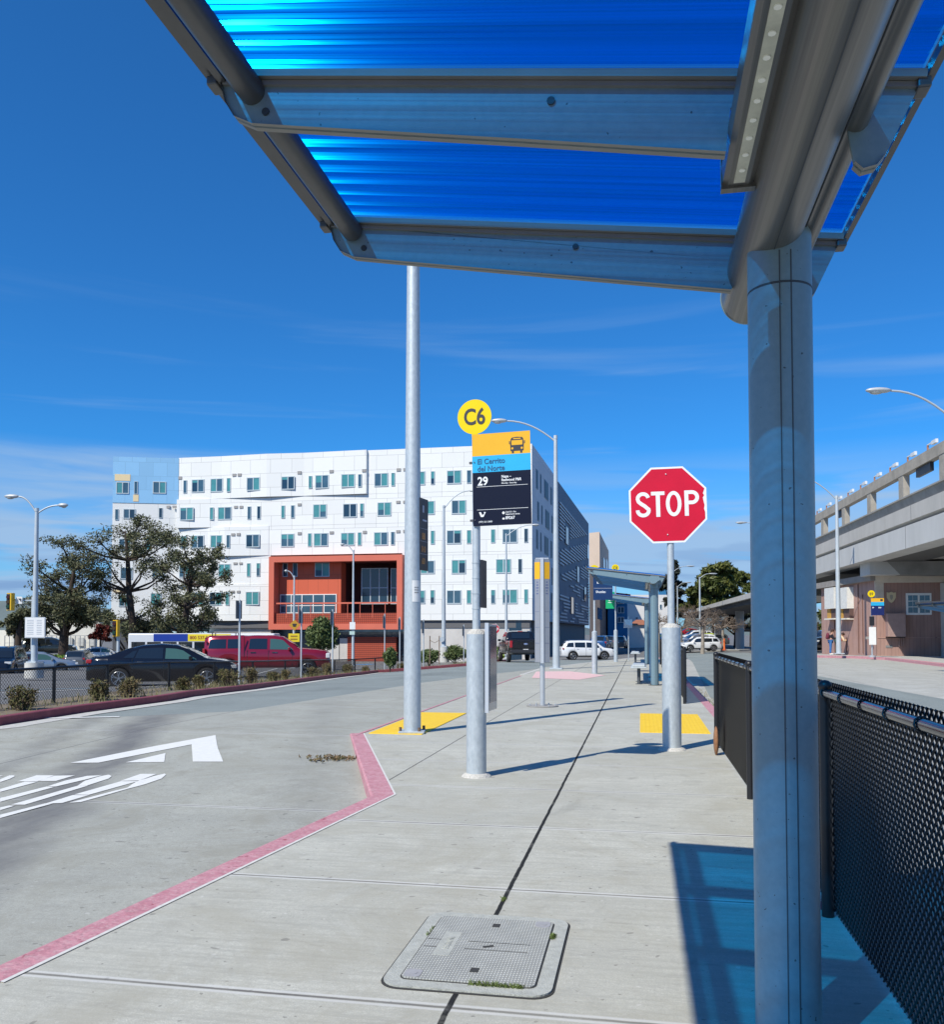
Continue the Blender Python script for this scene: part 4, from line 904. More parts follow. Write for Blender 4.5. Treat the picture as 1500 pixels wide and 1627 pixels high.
# left blue corner + white below
zbl = WL.uz(200, 799)[1]
b = B(); WL.box(b, 0, WL.len, zbl, ZT - .05, -2, .05); b.obj('wall', WBLUE, bt)
b = B(); WL.box(b, 0, WL.len, ZB, zbl, -2, 0.0); b.obj('wall', WWALL, bt)
b = B(); WL.box(b, 0, WL.len, ZG, ZB, -2, -1.2); b.obj('shopfront', GT3, bt)
def px1(r): return (160 + r[0] / 4.167, 690 + r[1] / 4.167, 160 + r[2] / 4.167, 690 + r[3] / 4.167)
def px2(r): return (500 + r[0] / 3.261, 690 + r[1] / 3.261, 500 + r[2] / 3.261, 690 + r[3] / 3.261)
rw = random.Random(11)
def window(W, rect, o, dbl, parent, rec=.04, mull=None, hmull=None, fm=FRM, glass=None):
    u0, za = W.uz(rect[0], rect[1], o); u1, zb_ = W.uz(rect[2], rect[3], o)
    if u1 < u0: u0, u1 = u1, u0
    z0, z1 = min(za, zb_), max(za, zb_); fw = min(.09, (u1 - u0) * .12)
    b = B()
    for (a0, a1, c0, c1) in ((u0, u1, z1 - fw, z1), (u0, u1, z0, z0 + fw), (u0, u0 + fw, z0 + fw, z1 - fw), (u1 - fw, u1, z0 + fw, z1 - fw)): W.box(b, a0, a1, c0, c1, o - .02, o + .055)
    cuts = [.5] if dbl else []
    if mull: cuts = mull
    xs = [u0] + [u0 + (u1 - u0) * c for c in cuts] + [u1]
    for x_ in xs[1:-1]: W.box(b, x_ - .05, x_ + .05, z0 + fw, z1 - fw, o - .02, o + .053)
    if hmull: W.box(b, u0 + fw, u1 - fw, z0 + (z1 - z0) * hmull - .04, z0 + (z1 - z0) * hmull + .04, o - .02, o + .050)
    wobj = b.obj('window', fm, parent)
    b = B(); ms = [GT1, GT2, GT3]
    for a, c in zip(xs, xs[1:]):
        mi = rw.choice([0, 0, 1, 1, 2]) if glass is None else glass
        W.box(b, a + fw * .5, c - fw * .5, z0 + fw * .5, z1 - fw * .5, o - .01, o + .022, mi=mi)
        if glass is None and rw.random() < .35: W.box(b, a + fw * .6, c - fw * .6, z0 + (z1 - z0) * rw.choice([.45, .6, .75]), z1 - fw * .6, o + .02, o + .03, mi=0)
    b.obj('pane', ms, wobj); return wobj
rows1 = [[(548, 305, 571, 391, 0), (603, 300, 686, 384, 1), (727, 294, 809, 381, 1), (835, 290, 860, 381, 0), (967, 287, 1054, 372, 1), (1196, 280, 1284, 365, 1), (1377, 276, 1400, 358, 0)],
         [(526, 485, 614, 569, 1), (723, 484, 747, 566, 0), (776, 482, 866, 565, 1), (972, 478, 996, 564, 0), (1036, 476, 1059, 562, 0), (1196, 472, 1220, 556, 0), (1260, 470, 1284, 555, 0)],
         [(530, 671, 572, 757, 0), (600, 670, 684, 755, 1), (727, 668, 807, 752, 1), (833, 666, 857, 753, 0), (962, 663, 1051, 748, 1), (1194, 659, 1282, 745, 1), (1372, 655, 1397, 743, 0)],
         [(520, 862, 600, 948, 1), (780, 858, 860, 942, 1), (968, 853, 992, 942, 0), (1032, 852, 1056, 940, 0)],
         [(600, 1045, 680, 1130, 1), (720, 1045, 803, 1132, 1), (827, 1043, 852, 1132, 0), (960, 1041, 1049, 1130, 1)]]
rows2 = [[(3, 212, 73, 280, 1), (138, 207, 209, 274, 1), (225, 207, 244, 273, 0), (309, 202, 381, 270, 1), (397, 200, 416, 268, 0), (500, 194, 573, 262, 1), (602, 192, 622, 260, 0), (685, 188, 760, 256, 1), (788, 186, 812, 254, 0), (913, 182, 936, 250, 0), (972, 180, 1051, 248, 1), (1085, 178, 1106, 246, 0)],
         [(-8, 363, 62, 432, 1), (147, 360, 219, 430, 1), (235, 358, 255, 428, 0), (325, 353, 397, 422, 1), (550, 346, 622, 415, 1), (709, 342, 785, 412, 1), (939, 336, 1018, 406, 1), (1054, 335, 1075, 405, 0)],
         [(-5, 512, 70, 580, 1), (136, 510, 207, 576, 1), (223, 508, 243, 576, 0), (307, 507, 380, 575, 1), (395, 505, 415, 573, 0), (500, 502, 560, 570, 1), (601, 499, 622, 569, 0), (684, 497, 760, 567, 1), (788, 496, 812, 566, 0), (913, 492, 936, 562, 0), (972, 490, 1051, 562, 1), (1085, 488, 1106, 560, 0)],
         [(548, 654, 622, 722, 1), (709, 650, 784, 722, 1), (939, 646, 1018, 719, 1), (1054, 645, 1075, 719, 0)],
         [(500, 808, 573, 877, 1), (599, 806, 622, 877, 0), (684, 807, 760, 878, 1), (787, 806, 812, 877, 0), (913, 805, 936, 877, 0), (972, 803, 1051, 877, 1), (1085, 802, 1106, 876, 0)]]
for rs, fn in ((rows1, px1), (rows2, px2)):
    for i, row in enumerate(rs):
        for r in row:
            q = fn(r); u = WF.uz((q[0] + q[2]) / 2, q[1])[0]; window(WF, q, max(prot(i, u - .5), prot(i, u + .5)) + .01, r[4], bt)
for r in ((103, 315, 187, 395, 1), (222, 312, 245, 397, 0), (345, 312, 433, 394, 1)): window(WL, px1(r), .06, r[4], bt)
for r in ((95, 495, 118, 568, 0), (150, 493, 230, 560, 1), (385, 487, 408, 555, 0), (120, 690, 200, 770, 1), (300, 680, 330, 765, 0), (130, 880, 210, 960, 1), (340, 870, 420, 950, 1), (120, 1060, 200, 1140, 1), (330, 1050, 400, 1135, 1)): window(WL, px1(r), .01, r[4], bt)
for r, W, o in (((94, 264, 197, 310), WL, .05), ((216, 400, 251, 446), WL, .05), ((206, 765, 245, 812), WL, 0), ((85, 1030, 150, 1048), WL, 0)):
    b = B(); q = px1(r); u0, z1 = W.uz(q[0], q[1]); u1, z0 = W.uz(q[2], q[3]); W.box(b, min(u0, u1), max(u0, u1), z0, z1, o - .02, o + .03); b.obj('cream_panel', CREAM, bt)
vents1 = [(516, 280, 538, 298), (876, 263, 900, 280), (912, 262, 937, 279), (1306, 246, 1331, 264), (448, 476, 470, 493), (488, 476, 512, 491), (884, 474, 908, 490), (920, 474, 943, 490), (1305, 458, 1329, 474), (873, 658, 897, 674), (908, 656, 932, 673), (1305, 648, 1330, 665), (880, 848, 906, 862), (918, 848, 940, 862), (868, 1035, 891, 1051), (906, 1035, 928, 1050)]
vents2 = [(80, 187, 101, 201), (251, 184, 272, 198), (425, 177, 446, 191), (460, 176, 475, 190), (78, 503, 99, 516), (250, 500, 270, 514), (423, 497, 444, 510), (423, 345, 444, 358), (459, 344, 475, 357), (459, 495, 475, 509)]
for vs_, fn in ((vents1, px1), (vents2, px2)):
    for r in vs_:
        q = fn(r); u0, z1 = WF.uz(q[0], q[1]); u1, z0 = WF.uz(q[2], q[3]); i = 0
        while i < 4 and z0 < zb[i + 1]: i += 1
        o = prot(i, (u0 + u1) / 2) + .01; b = B(); WF.box(b, min(u0, u1), max(u0, u1), z0, z1, o - .02, o + .06); b.obj('vent', VENT, bt)
# orange loggia
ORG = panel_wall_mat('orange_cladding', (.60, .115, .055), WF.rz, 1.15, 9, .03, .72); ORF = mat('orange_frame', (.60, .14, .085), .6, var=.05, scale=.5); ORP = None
k = NT('orange_perforated'); x, y, z_ = k.xyz(); u = k.math('ADD', k.math('MULTIPLY', x, math.cos(WF.rz)), k.math('MULTIPLY', y, math.sin(WF.rz)))
dd = k.math('ADD', k.math('PINGPONG', u, .11), k.math('PINGPONG', z_, .11)); k.l(k.mix(k.rng(dd, .07, .12), (.42, .07, .03), (.20, .03, .015)), k.b.inputs['Base Color']); k.b.inputs['Roughness'].default_value = .7; ORP = k.m
def Q5(x0, y0, x1, y1): return (420 + x0 / 6.25, 870 + y0 / 6.25, 420 + x1 / 6.25, 870 + y1 / 6.25)
def wrect(b, q, o0, o1, o=.9):
    u0, z1 = WF.uz(q[0], q[1], o); u1, z0 = WF.uz(q[2], q[3], o); WF.box(b, min(u0, u1), max(u0, u1), z0, z1, o0, o1); return min(u0, u1), max(u0, u1), z0, z1
b = B(); q = Q5(45, 90, 1368, 812)
u0, z1 = WF.uz(q[0], q[1], .9); u1, z0 = WF.uz(q[2], q[3], .9); u0, u1 = min(u0, u1), max(u0, u1)
lg = (u0, u1, z0, z1)
WF.box(b, u0, u1, z1 - .62, z1, -.5, .9); WF.box(b, u0, u1, z0, z0 + .62, -.5, .9); WF.box(b, u0, u0 + .6, z0 + .62, z1 - .62, -.5, .9); WF.box(b, u1 - .6, u1, z0 + .62, z1 - .62, -.5, .9)
lf = b.obj('loggia_frame', ORF, bt)
b = B(); um = WF.uz(542, 900, -.6)[0]
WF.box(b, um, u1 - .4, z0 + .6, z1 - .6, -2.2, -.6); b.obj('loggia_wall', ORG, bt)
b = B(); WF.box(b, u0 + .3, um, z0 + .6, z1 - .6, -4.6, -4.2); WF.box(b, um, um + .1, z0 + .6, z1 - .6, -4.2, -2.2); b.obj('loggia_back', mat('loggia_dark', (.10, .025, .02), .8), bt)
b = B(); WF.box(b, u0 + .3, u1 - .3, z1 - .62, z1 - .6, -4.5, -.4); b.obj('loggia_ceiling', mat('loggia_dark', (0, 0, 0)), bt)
for r, dbl, hm in (((183, 152, 232, 290), 0, None), ((283, 150, 330, 290), 0, None), ((503, 148, 648, 288), 1, None)): window(WF, Q5(*r), -.58, dbl, bt)
window(WF, Q5(158, 465, 718, 650), -.58, 0, bt, mull=[.22, .41, .61, .8], hmull=.4, fm=WHITE, glass=1)
window(WF, Q5(965, 205, 1230, 560), -2.1, 0, bt, mull=[.33, .66], hmull=.45, glass=2); window(WF, Q5(1255, 205, 1318, 560), -2.1, 0, bt, hmull=.45, glass=2)
b = B(); wrect(b, Q5(88, 652, 1318, 765), .55, .6); b.obj('perforated_parapet', ORP, lf)
b = B(); ua_, ub_, zr0, zr1 = wrect(b, Q5(88, 546, 1318, 553), .55, .62)
for i in range(11): uu = ua_ + (ub_ - ua_) * i / 10; WF.box(b, uu - .03, uu + .03, zr0 - 1.5, zr0, .56, .61)
b.obj('railing', ORF, lf)
b = B(); u0_, z1_ = WF.uz(552, 1012, -.3); u1_, z0_ = WF.uz(629, 1036, -.3); WF.box(b, min(u0_, u1_), max(u0_, u1_), ZG, z1_, -1.0, -.3); b.obj('perforated_gate', ORP, bt)
b = B(); WF.box(b, U(641), U(428), ZG, ZB - .0, -3, -1.2); b.obj('passage', GT3, bt)
b = B(); WF.box(b, U(538), U(500), ZG, ZB - 2.6, -1.0, -.3); b.obj('wall', mat('ground_floor_concrete', (0, 0, 0)), bt); b = B(); WF.box(b, U(552), U(539), ZG, ZB - 1.9, -1.0, -.35); b.obj('wall', mat('ground_floor_concrete', (0, 0, 0)), bt)
# shaded right side wall with its windows
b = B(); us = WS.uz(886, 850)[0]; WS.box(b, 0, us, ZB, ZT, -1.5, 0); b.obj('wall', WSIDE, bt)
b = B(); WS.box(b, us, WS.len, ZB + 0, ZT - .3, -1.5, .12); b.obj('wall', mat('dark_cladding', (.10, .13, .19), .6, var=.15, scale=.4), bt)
b = B(); WS.box(b, .2, WS.len, ZG, ZB, -2.5, -1.2); b.obj('shopfront', GT3, bt)
for i in range(5):
    zc_ = (WF.uz(720, [757, 807, 854, 902, 948][i])[1])
    for pa, pb_, dbl in ((852, 854.6, 0), (858.5, 860.2, 0), (865, 871, 1), (875, 877, 0), (879.5, 881, 0)):
        ua_, ub_ = WS.uz(pa, 900)[0], WS.uz(pb_, 900)[0]
        if i % 2: ua_ += .9; ub_ += .9
        b = B(); WS.box(b, ua_, ub_, zc_ - 1.05, zc_ + 1.05, -.02, .05); wo = b.obj('window', mat('frame_blue_grey', (.2, .25, .3), .5), bt)
        b = B(); WS.box(b, ua_ + .12, ub_ - .12, zc_ - .95, zc_ + .95, 0, .07); b.obj('pane', mat('glass_matt_dark', (.02, .05, .08), .45, spec=.3), wo)
# diagonal sun slats on the dark side
b = B(); slat = mat('slat_metal', (.55, .57, .60), .5, .1)
rr = random.Random(4); ul0, ul1 = us + .6, WS.len - .8
def slats(ua_, ub_, za_, zb_, slope, n, th=.16):
    for i in range(n):
        f = i / n; uu = ua_ + (ub_ - ua_) * f; le = (zb_ - za_)
        p0 = WS.p(uu, za_, .2); p1 = WS.p(uu + slope * le, zb_, .2)
        b.span(p0, p1, .08, th)
zz0, zz1 = ZB, ZT - .3
hs = zz1 - zz0; wd = ul1 - ul0
def gaps(u, z):                                         # smooth diagonal fields and openings without slats
    f = (u - ul0) / wd; g = (z - zz0) / hs
    if g > .86 - .0 * f: return True
    for a_, s_, w_ in ((.70, .30, .035), (.50, .26, .03), (.355, .16, .022)):
        if abs(g - (a_ + s_ * (f - .5))) < w_: return True
    if .33 - .16 * f > g > .20 - .02 * f and f < .8: return True
    for fa, ga in ((.15, .6), (.9, .64), (.5, .36), (.78, .22), (.3, .08)):
        if fa - .03 < f < fa + .13 and ga - .03 < g < ga + .17: return True
    return g < .30 and (math.sin(f * 9 + g * 40) + math.sin(f * 23 - g * 17)) < -.35
z_ = zz0 + .3; n_s = 70
while z_ < zz1:
    run = None
    for i in range(n_s + 1):
        u_ = ul0 + wd * i / n_s; ok_ = i < n_s and not gaps(u_, z_)
        if ok_ and run is None: run = u_
        if not ok_ and run is not None:
            if u_ - run > 1.2: b.span(WS.p(run, z_, .22), WS.p(u_, z_, .22), .10, .20)
            run = None
    z_ += .46
b.obj('sun_slats', slat, bt)
for a, c in ((.15, .6), (.9, .64), (.5, .36), (.78, .22), (.3, .08)):
    b = B(); WS.box(b, ul0 + wd * a, ul0 + wd * (a + .07), zz0 + hs * c, zz0 + hs * (c + .13), .1, .3); b.obj('window', GT3, bt)
# ================================================================ other buildings beyond
t2 = thing('apartment_building', 'beige topped dark block behind the white block', 'building', DT(955, 178))
a_, c_, e_ = D(937, 1005, 176), D(953.5, 1005, 174), D(968, 1005, 215)
zt_ = D(945, 845, 174).z; zm_ = D(945, 901, 174).z
BRN = mat('dark_brown_cladding', (.10, .085, .085), .7, var=.15, scale=.5)
def pri(pts, z0, z1, m, nm, par): b = B(); b.prism([(q[0], q[1]) for q in pts], z0, z1); return b.obj(nm, m, par)
pri([a_, c_, e_, e_ + (a_ - c_)], zm_, zt_, mat('beige_cladding', (.58, .46, .36), .8, var=.05, scale=.3), 'upper_wall', t2)
pri([a_, c_, e_, e_ + (a_ - c_)], -3, zm_ - .01, BRN, 'lower_wall', t2)
W2 = Wall(c_, e_)
for r in ((958, 885, 961, 905), (962.5, 887, 965, 908), (958, 915, 961, 935), (962, 917, 965, 936), (950, 965, 956, 985)):
    b = B(); u0_, z1_ = W2.uz(r[0], r[1]); u1_, z0_ = W2.uz(r[2], r[3]); W2.box(b, min(u0_, u1_), max(u0_, u1_), z0_, z1_, -.1, .1); b.obj('window', GT2, t2)
W3 = Wall(a_, c_)
b = B(); W3.box(b, 0, W3.len, zm_ - .2, zt_, 0, .06); b.obj('trim', mat('dark_trim', (.05, .05, .05), .6), t2) if False else b.bm.free()
t3 = thing('house', 'blue and white apartment house behind the middle shelter', 'building', DT(985, 205))
HB = mat('bright_blue_render', (.03, .19, .38), .8, var=.06, scale=.4); HW = mat('white_render', (.72, .71, .68), .8, var=.06, scale=.3)
def facade(par, x0, x1, y0, y1, d, dep, m, nm, z0=-3):
    p0, p1 = D(x0, 1005, d), D(x1, 1005, d); bk = (p0 + p1) / 2; dr = Vector((bk.x, bk.y, 0)).normalized() * dep
    return pri([p0, p1, p1 + dr, p0 + dr], z0, D((x0 + x1) / 2, y0, d).z, m, nm, par), D((x0 + x1) / 2, y1, d).z
facade(t3, 966, 997, 943, 1003, 200, 14, HB, 'wall'); facade(t3, 997, 1062, 945, 1003, 203, 12, HW, 'wall')
p0 = D(966, 1005, 199.7); p1 = D(997, 1005, 199.7); WH = Wall(p0, p1)
for yy in ((948, 959), (964, 974), (980, 989)):
    for xa, xb in ((981, 992),): window(WH, (xa, yy[0], xb, yy[1]), .05, 1, t3, fm=WHITE, glass=1)
b = B(); q0, q1 = D(965, 943, 199), D(1000, 947, 199); b.span(q0, q1, 3, .7); b.obj('roof', mat('red_roof', (.35, .05, .04), .8, var=.1, scale=.3), t3)
WH2 = Wall(D(997, 1005, 203), D(1062, 1005, 203))
for r in ((1009, 949, 1013, 954), (1010, 980, 1014, 984), (1036, 955, 1041, 962), (1048, 960, 1052, 968)): window(WH2, r, .05, 0, t3, fm=WHITE, glass=1)
t3b = thing('house', 'red and blue painted upper house right of the middle shelter roof', 'building', DT(1053, 230))
facade(t3b, 1047, 1072, 923, 948, 222, 10, HB, 'wall'); facade(t3b, 1046.5, 1072, 922, 930, 221.9, 10.4, mat('red_roof', (0, 0, 0)), 'roof', D(1050, 930, 221.9).z); facade(t3b, 1046.5, 1072, 945, 952, 221.8, 10.4, mat('red_roof', (0, 0, 0)), 'band', D(1050, 949, 221.8).z)
t4 = thing('garage', 'low white garage with brown hipped roof beyond the small sign', 'building', DT(1015, 170))
facade(t4, 1000, 1028, 992.5, 1007, 168, 12, HW, 'wall')
pa, pb_, pc, pd = D(999, 992.5, 167.5), D(1031, 992.5, 167.5), D(1022, 984.5, 172), D(1011, 984.5, 172)
b = B(); b.face([pa, pb_, pc, pd]); bk = Vector((pa.x, pa.y, 0)).normalized() * 14; b.face([pb_, pb_ + bk, pc]); b.face([pa, pd, pa + bk]); b.face([pd, pc, pb_ + bk, pa + bk]); b.obj('roof', mat('brown_tile', (.33, .13, .07), .85, var=.2, scale=2), t4)
# cream low buildings far left
t5 = thing('warehouse', 'long low cream warehouse behind the left trees', 'building', DT(90, 150))
CRM = mat('cream_render', (.68, .65, .56), .85, var=.08, scale=.2)
facade(t5, 18, 158, 985, 1030, 150, 18, CRM, 'wall'); facade(t5, -60, 22, 1001, 1030, 160, 18, CRM, 'wall'); facade(t5, 62, 108, 975, 1000, 158, 10, CRM, 'upper_wall')
WW = Wall(D(18, 1005, 149.8), D(158, 1005, 149.8))
for xa in (30, 48, 88, 106, 124, 142): b = B(); u0_, z1_ = WW.uz(xa, 1013); u1_, z0_ = WW.uz(xa + 9, 1026); WW.box(b, min(u0_, u1_), max(u0_, u1_), z0_, z1_, -.1, .12); b.obj('door' if xa in (48, 106) else 'window', mat('cream_door', (.5, .5, .46), .7), t5)
b = B(); 
for i in range(20): u_ = 0; WW.box(b, WW.len * i / 19 - .05, WW.len * i / 19 + .05, -1.4, .9, 2.0, 2.1)
WW.box(b, 0, WW.len, .85, .93, 2.0, 2.1); WW.box(b, 0, WW.len, -.35, -.3, 2.0, 2.1); 
fo_ = b.obj('yard_fence', mat('steel_fence', (.3, .3, .3), .6, .4)); tag(fo_, 'thin grey yard fence in front of the cream warehouse', 'fence')
# ================================================================ elevated railway
a0 = D(1500, 1005, 38); dv = Vector((.1607 * cs - 1 * sn, .1607 * sn + cs, 0)); dn = dv.normalized(); rt = Vector((dn.y, -dn.x, 0))
def vp(t, o, z): q = Vector((a0.x, a0.y, 0)) + dn * t + rt * o; q.z = z; return q
zv = D(1500, 855, 38).z; ztop = D(1500, 762, 38).z; zrl = D(1500, 703, 38).z
VC = mat('viaduct_concrete', (.42, .405, .37), .9, var=1, scale=1.2, c2=(.50, .48, .44), bump=.1, stretch=(1, 1, .3)); VC2 = mat('girder_concrete', (.46, .46, .44), .9, var=1, scale=.8, c2=(.54, .54, .52), bump=.1, stretch=(1, 1, .3)); VD = mat('beam_weathered', (.34, .31, .26), .9, var=.18, scale=1.5)
tv = thing('railway_viaduct', 'elevated concrete railway viaduct running along the right', 'viaduct', vp(20, 5, T(18, 55)))
t0_, t1_ = -14, 47
def vext(prof, m, nm, ta=t0_, tb=t1_, par=tv): b = B(); b.ext([vp(ta, o, z_) for o, z_ in prof], dn * (tb - ta)); return b.obj(nm, m, par)
hh = ztop - zv
vext([(0.0, zv), (0, zv + hh * .43), (.35, zv + hh * .43), (1.2, zv)], VC2, 'girder')
vext([(-.05, zv + hh * .50), (-.05, zv + hh * .78), (.5, zv + hh * .78), (.5, zv + hh * .44), (.30, zv + hh * .44)], VC, 'parapet')
vext([(.22, zv + hh * .78), (.05, zv + hh * .97), (-.02, zv + hh * .97), (-.02, ztop), (.5, ztop), (.5, zv + hh * .78)], mat('parapet_cap', (.30, .29, .265), .9, var=.15, scale=1.5), 'parapet_cap')
vext([(.36, zv + .12), (.5, zv + hh * .6), (11, zv + hh * .6), (11, zv + .12)], VC, 'deck')  # underside set low so the deck keeps sun off the crossheads
vext([(1.2, zv + .0), (1.2, zv + .3), (3.4, zv + .3), (3.4, zv + .0)], mat('underside_shade', (.10, .10, .095), .95), 'soffit'); vext([(7.5, zv - .1), (7.5, zv + hh * .5), (10.5, zv + hh * .5), (9.6, zv - .1)], VC, 'far_girder')  # soffit colour carries the shade below the deck
rlw = (zrl - ztop) * .32
vext([(.0, zrl - rlw), (.0, zrl), (.35, zrl), (.35, zrl - rlw)], VD, 'screen_rail', -14, 46.5)
for i in range(14):
    t_ = -6 + i * 5.55
    if t_ > 45: break
    b = B(); b.ext([vp(t_, .02, ztop - .02), vp(t_ + .72, .02, ztop - .02), vp(t_ + .72, .02, zrl - rlw), vp(t_, .02, zrl - rlw)], rt * .3); b.obj('screen_post', VD, tv)
for i in range(26):
    t_ = -3.4 + i * 2.78
    if t_ > 44: break
    b = B(); q = vp(t_, .2, zrl); b.box(q + Vector((0, 0, .16)), (.07, .07, .34), math.atan2(dn.y, dn.x), mi=1); b.span(vp(t_ + .03, .2, zrl + .33), vp(t_ - .75, .2, zrl + .33), .06, .05); b.span(vp(t_ - .6, .2, zrl + .30), vp(t_ - 1.15, .2, zrl + .30), .12, .17); b.obj('bracket_light', [mat('pale_bracket', (.68, .70, .70), .5), mat('rust_bracket', (.4, .18, .1), .7)], tv)
for t_ in (1.6, 16.5): 
    b = B(); b.ext([vp(t_, .1, zrl - rlw - .02), vp(t_ + 1.9, .1, zrl - rlw - .02), vp(t_ + 1.9, .1, zrl - rlw - .42), vp(t_, .1, zrl - rlw - .42)], rt * .16); b.obj('platform_sign', BLK, tv)
b = B()
for i in range(4):
    t_ = -10 + 13.8 * i; b.ext([vp(t_, -.056, zv + hh * .5), vp(t_ + .05, -.056, zv + hh * .5), vp(t_ + .05, -.056, zv + hh * .78), vp(t_, -.056, zv + hh * .78)], rt * .004); b.ext([vp(t_ + 1, -.006, zv), vp(t_ + 1.05, -.006, zv), vp(t_ + 1.05, -.006, zv + hh * .43), vp(t_ + 1, -.006, zv + hh * .43)], rt * .004)
b.obj('expansion_joint', SOFF, tv)
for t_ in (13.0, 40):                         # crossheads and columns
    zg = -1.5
    b = B(); b.ext([vp(t_, .6, zv), vp(t_, 10.4, zv), vp(t_, 9.4, zv - .5), vp(t_, 6.8, zv - .8), vp(t_, 4.2, zv - .8), vp(t_, .6, zv - .72)], dn * 2.0); cr_ = b.obj('crosshead', mat('crosshead_shaded_concrete', (.26, .255, .24), .9, var=.2, scale=.8), tv)  # darker than the haunch concrete: shade under the deck put into its colour
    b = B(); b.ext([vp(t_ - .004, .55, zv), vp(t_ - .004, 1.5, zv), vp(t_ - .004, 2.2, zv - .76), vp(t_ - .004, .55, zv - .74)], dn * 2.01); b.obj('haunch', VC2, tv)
    b = B(); b.tube([vp(t_ + 1, 5.5, zg), vp(t_ + 1, 5.5, zv - 1.2)], .85, 6, smooth=False); b.obj('column', VC2, tv)
b = B(); b.ext([vp(6, 10.5, -1), vp(70, 10.5, -1), vp(70, 10.5, zv + .9), vp(6, 10.5, zv + .9)], rt * .4); tag(b.obj('shade_backing', mat('shade_backing_dark', (.06, .06, .058), .9, var=.2, scale=.5)), 'dark slab added to deepen the shade under the railway viaduct behind the office', 'wall')  # added slab that makes the space under the viaduct read dark
tl_ = thing('low_guideway', 'low dark concrete guideway in front of the green trees at the steel post', 'bridge', vp(90, 4, -1))
zl = 5.55
for nm, pr_, m in (('edge_beam', [(0, zl - .55), (0, zl), (.4, zl), (.4, zl - .55)], VC2), ('deck', [(.4, zl - 1.1), (.4, zl - .2), (7, zl - .2), (7, zl - 1.1)], mat('underside_shade', (.10, .10, .095), .95))):  # deck colour has the underside shade painted in
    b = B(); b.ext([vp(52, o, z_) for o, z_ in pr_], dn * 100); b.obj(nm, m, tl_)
for t_ in (62, 88, 114, 140): b = B(); b.tube([vp(t_, 3.5, -1.8), vp(t_, 3.5, zl - 1.0)], .6, 8, smooth=False); b.obj('column', VC2, tl_)
# ================================================================ brown timber office
c0, cl, cr2 = D(1393, 1005, 52), D(1306.5, 1005, 61.7), D(1640, 1005, 50.5)
for q in (c0, cl, cr2): q.z = 0
TIMB = None
def timber(name, rz, base):
    k = NT(name); x, y, z_ = k.xyz(); u = k.math('ADD', k.math('MULTIPLY', x, math.cos(rz)), k.math('MULTIPLY', y, math.sin(rz)))
    g = k.math('PINGPONG', u, .1); ln = k.rng(g, .0, .010, 1, 0); n = k.noise(3, 7, stretch=(1, 1, .15)); n2 = k.noise(.6, 5)
    c = k.mix(k.rng(n, .3, .7), tuple(v * .82 for v in base), tuple(v * 1.15 for v in base)); c = k.mix(k.rng(n2, .5, .75, 0, .5), c, (.36, .17, .11)); c = k.mix(k.math('MULTIPLY', ln, .8), c, tuple(v * .3 for v in base))
    k.l(c, k.b.inputs['Base Color']); k.b.inputs['Roughness'].default_value = .85; return k.m
WBf = Wall(c0, cr2); WBl = Wall(c0, cl); zg0 = D(1393, 1038.5, 52).z; ztp = D(1393, 917, 52).z
to = thing('timber_office', 'brown timber clad office under the railway viaduct', 'building', Vector((c0.x, c0.y, zg0)))
TM1 = timber('brown_timber', WBf.rz, (.34, .21, .175)); TM2 = timber('brown_timber_side', WBl.rz, (.40, .25, .21))
b = B(); WBf.box(b, 0, WBf.len, zg0 - .3, ztp, -6, 0); b.obj('wall', TM1, to)
b = B(); WBl.box(b, 0, WBl.len, zg0 - .4, ztp - .05, -.5, .03); b.obj('wall', TM2, to)
b = B(); WBf.box(b, -.05, WBf.len, ztp - .34, ztp + .14, -6.1, .16); WBf.box(b, -.05, .42, zg0 + 2.6, ztp - .3, -.1, .05); b.obj('cream_fascia', mat('pale_fascia', (.60, .52, .42), .8, var=.1, scale=2), to)
b = B(); WBl.box(b, -.1, WBl.len + .3, ztp - .2, ztp + .18, -5, .35); b.obj('roof', mat('grey_roof_edge', (.27, .25, .23), .9, var=.15, scale=3), to)
def bw(W, x0, y0, x1, y1, o0, o1, nm, m, par=to, s=(1290, 900, 7.143)):
    u0_, z1_ = W.uz(s[0] + x0 / s[2], s[1] + y0 / s[2]); u1_, z0_ = W.uz(s[0] + x1 / s[2], s[1] + y1 / s[2]); b = B(); W.box(b, min(u0_, u1_), max(u0_, u1_), z0_, z1_, o0, o1); return b.obj(nm, m, par)
wf_ = bw(WBf, 1065, 303, 1358, 548, -.02, .06, 'window', WHITE); pn = bw(WBf, 1088, 328, 1200, 525, .0, .07, 'pane', GT2, wf_); bw(WBf, 1220, 328, 1336, 525, .0, .07, 'pane', GT2, wf_)
for xx in (1142, 1278): bw(WBf, xx - 3, 328, xx + 3, 525, .0, .09, 'glazing_bar', WHITE, wf_)
for yy in (392, 458): bw(WBf, 1088, yy - 3, 1336, yy + 3, .0, .088, 'glazing_bar', WHITE, wf_)
bx_ = bw(WBf, 832, 535, 1038, 795, -.02, .5, 'service_box', mat('box_brown', (.36, .24, .21), .6, var=.12, scale=4)); bw(WBf, 835, 800, 1035, 808, .05, .45, 'shelf', BLK, bx_)
for xx in (985, 1008, 1030): bw(WBf, xx - 5, 800, xx + 5, 905, .05, .12, 'conduit', mat('box_brown', (0, 0, 0)), bx_)
bw(WBf, 838, 895, 915, 920, .0, .03, 'grille', SOFF); bw(WBf, 610, 795, 672, 825, .0, .04, 'grille', VENT); bw(WBf, 745, 800, 1560, 812, .0, .03, 'skirting', TM2); bw(WBf, 1470, 150, 1482, 760, .0, .08, 'downpipe', mat('box_brown', (0, 0, 0)))
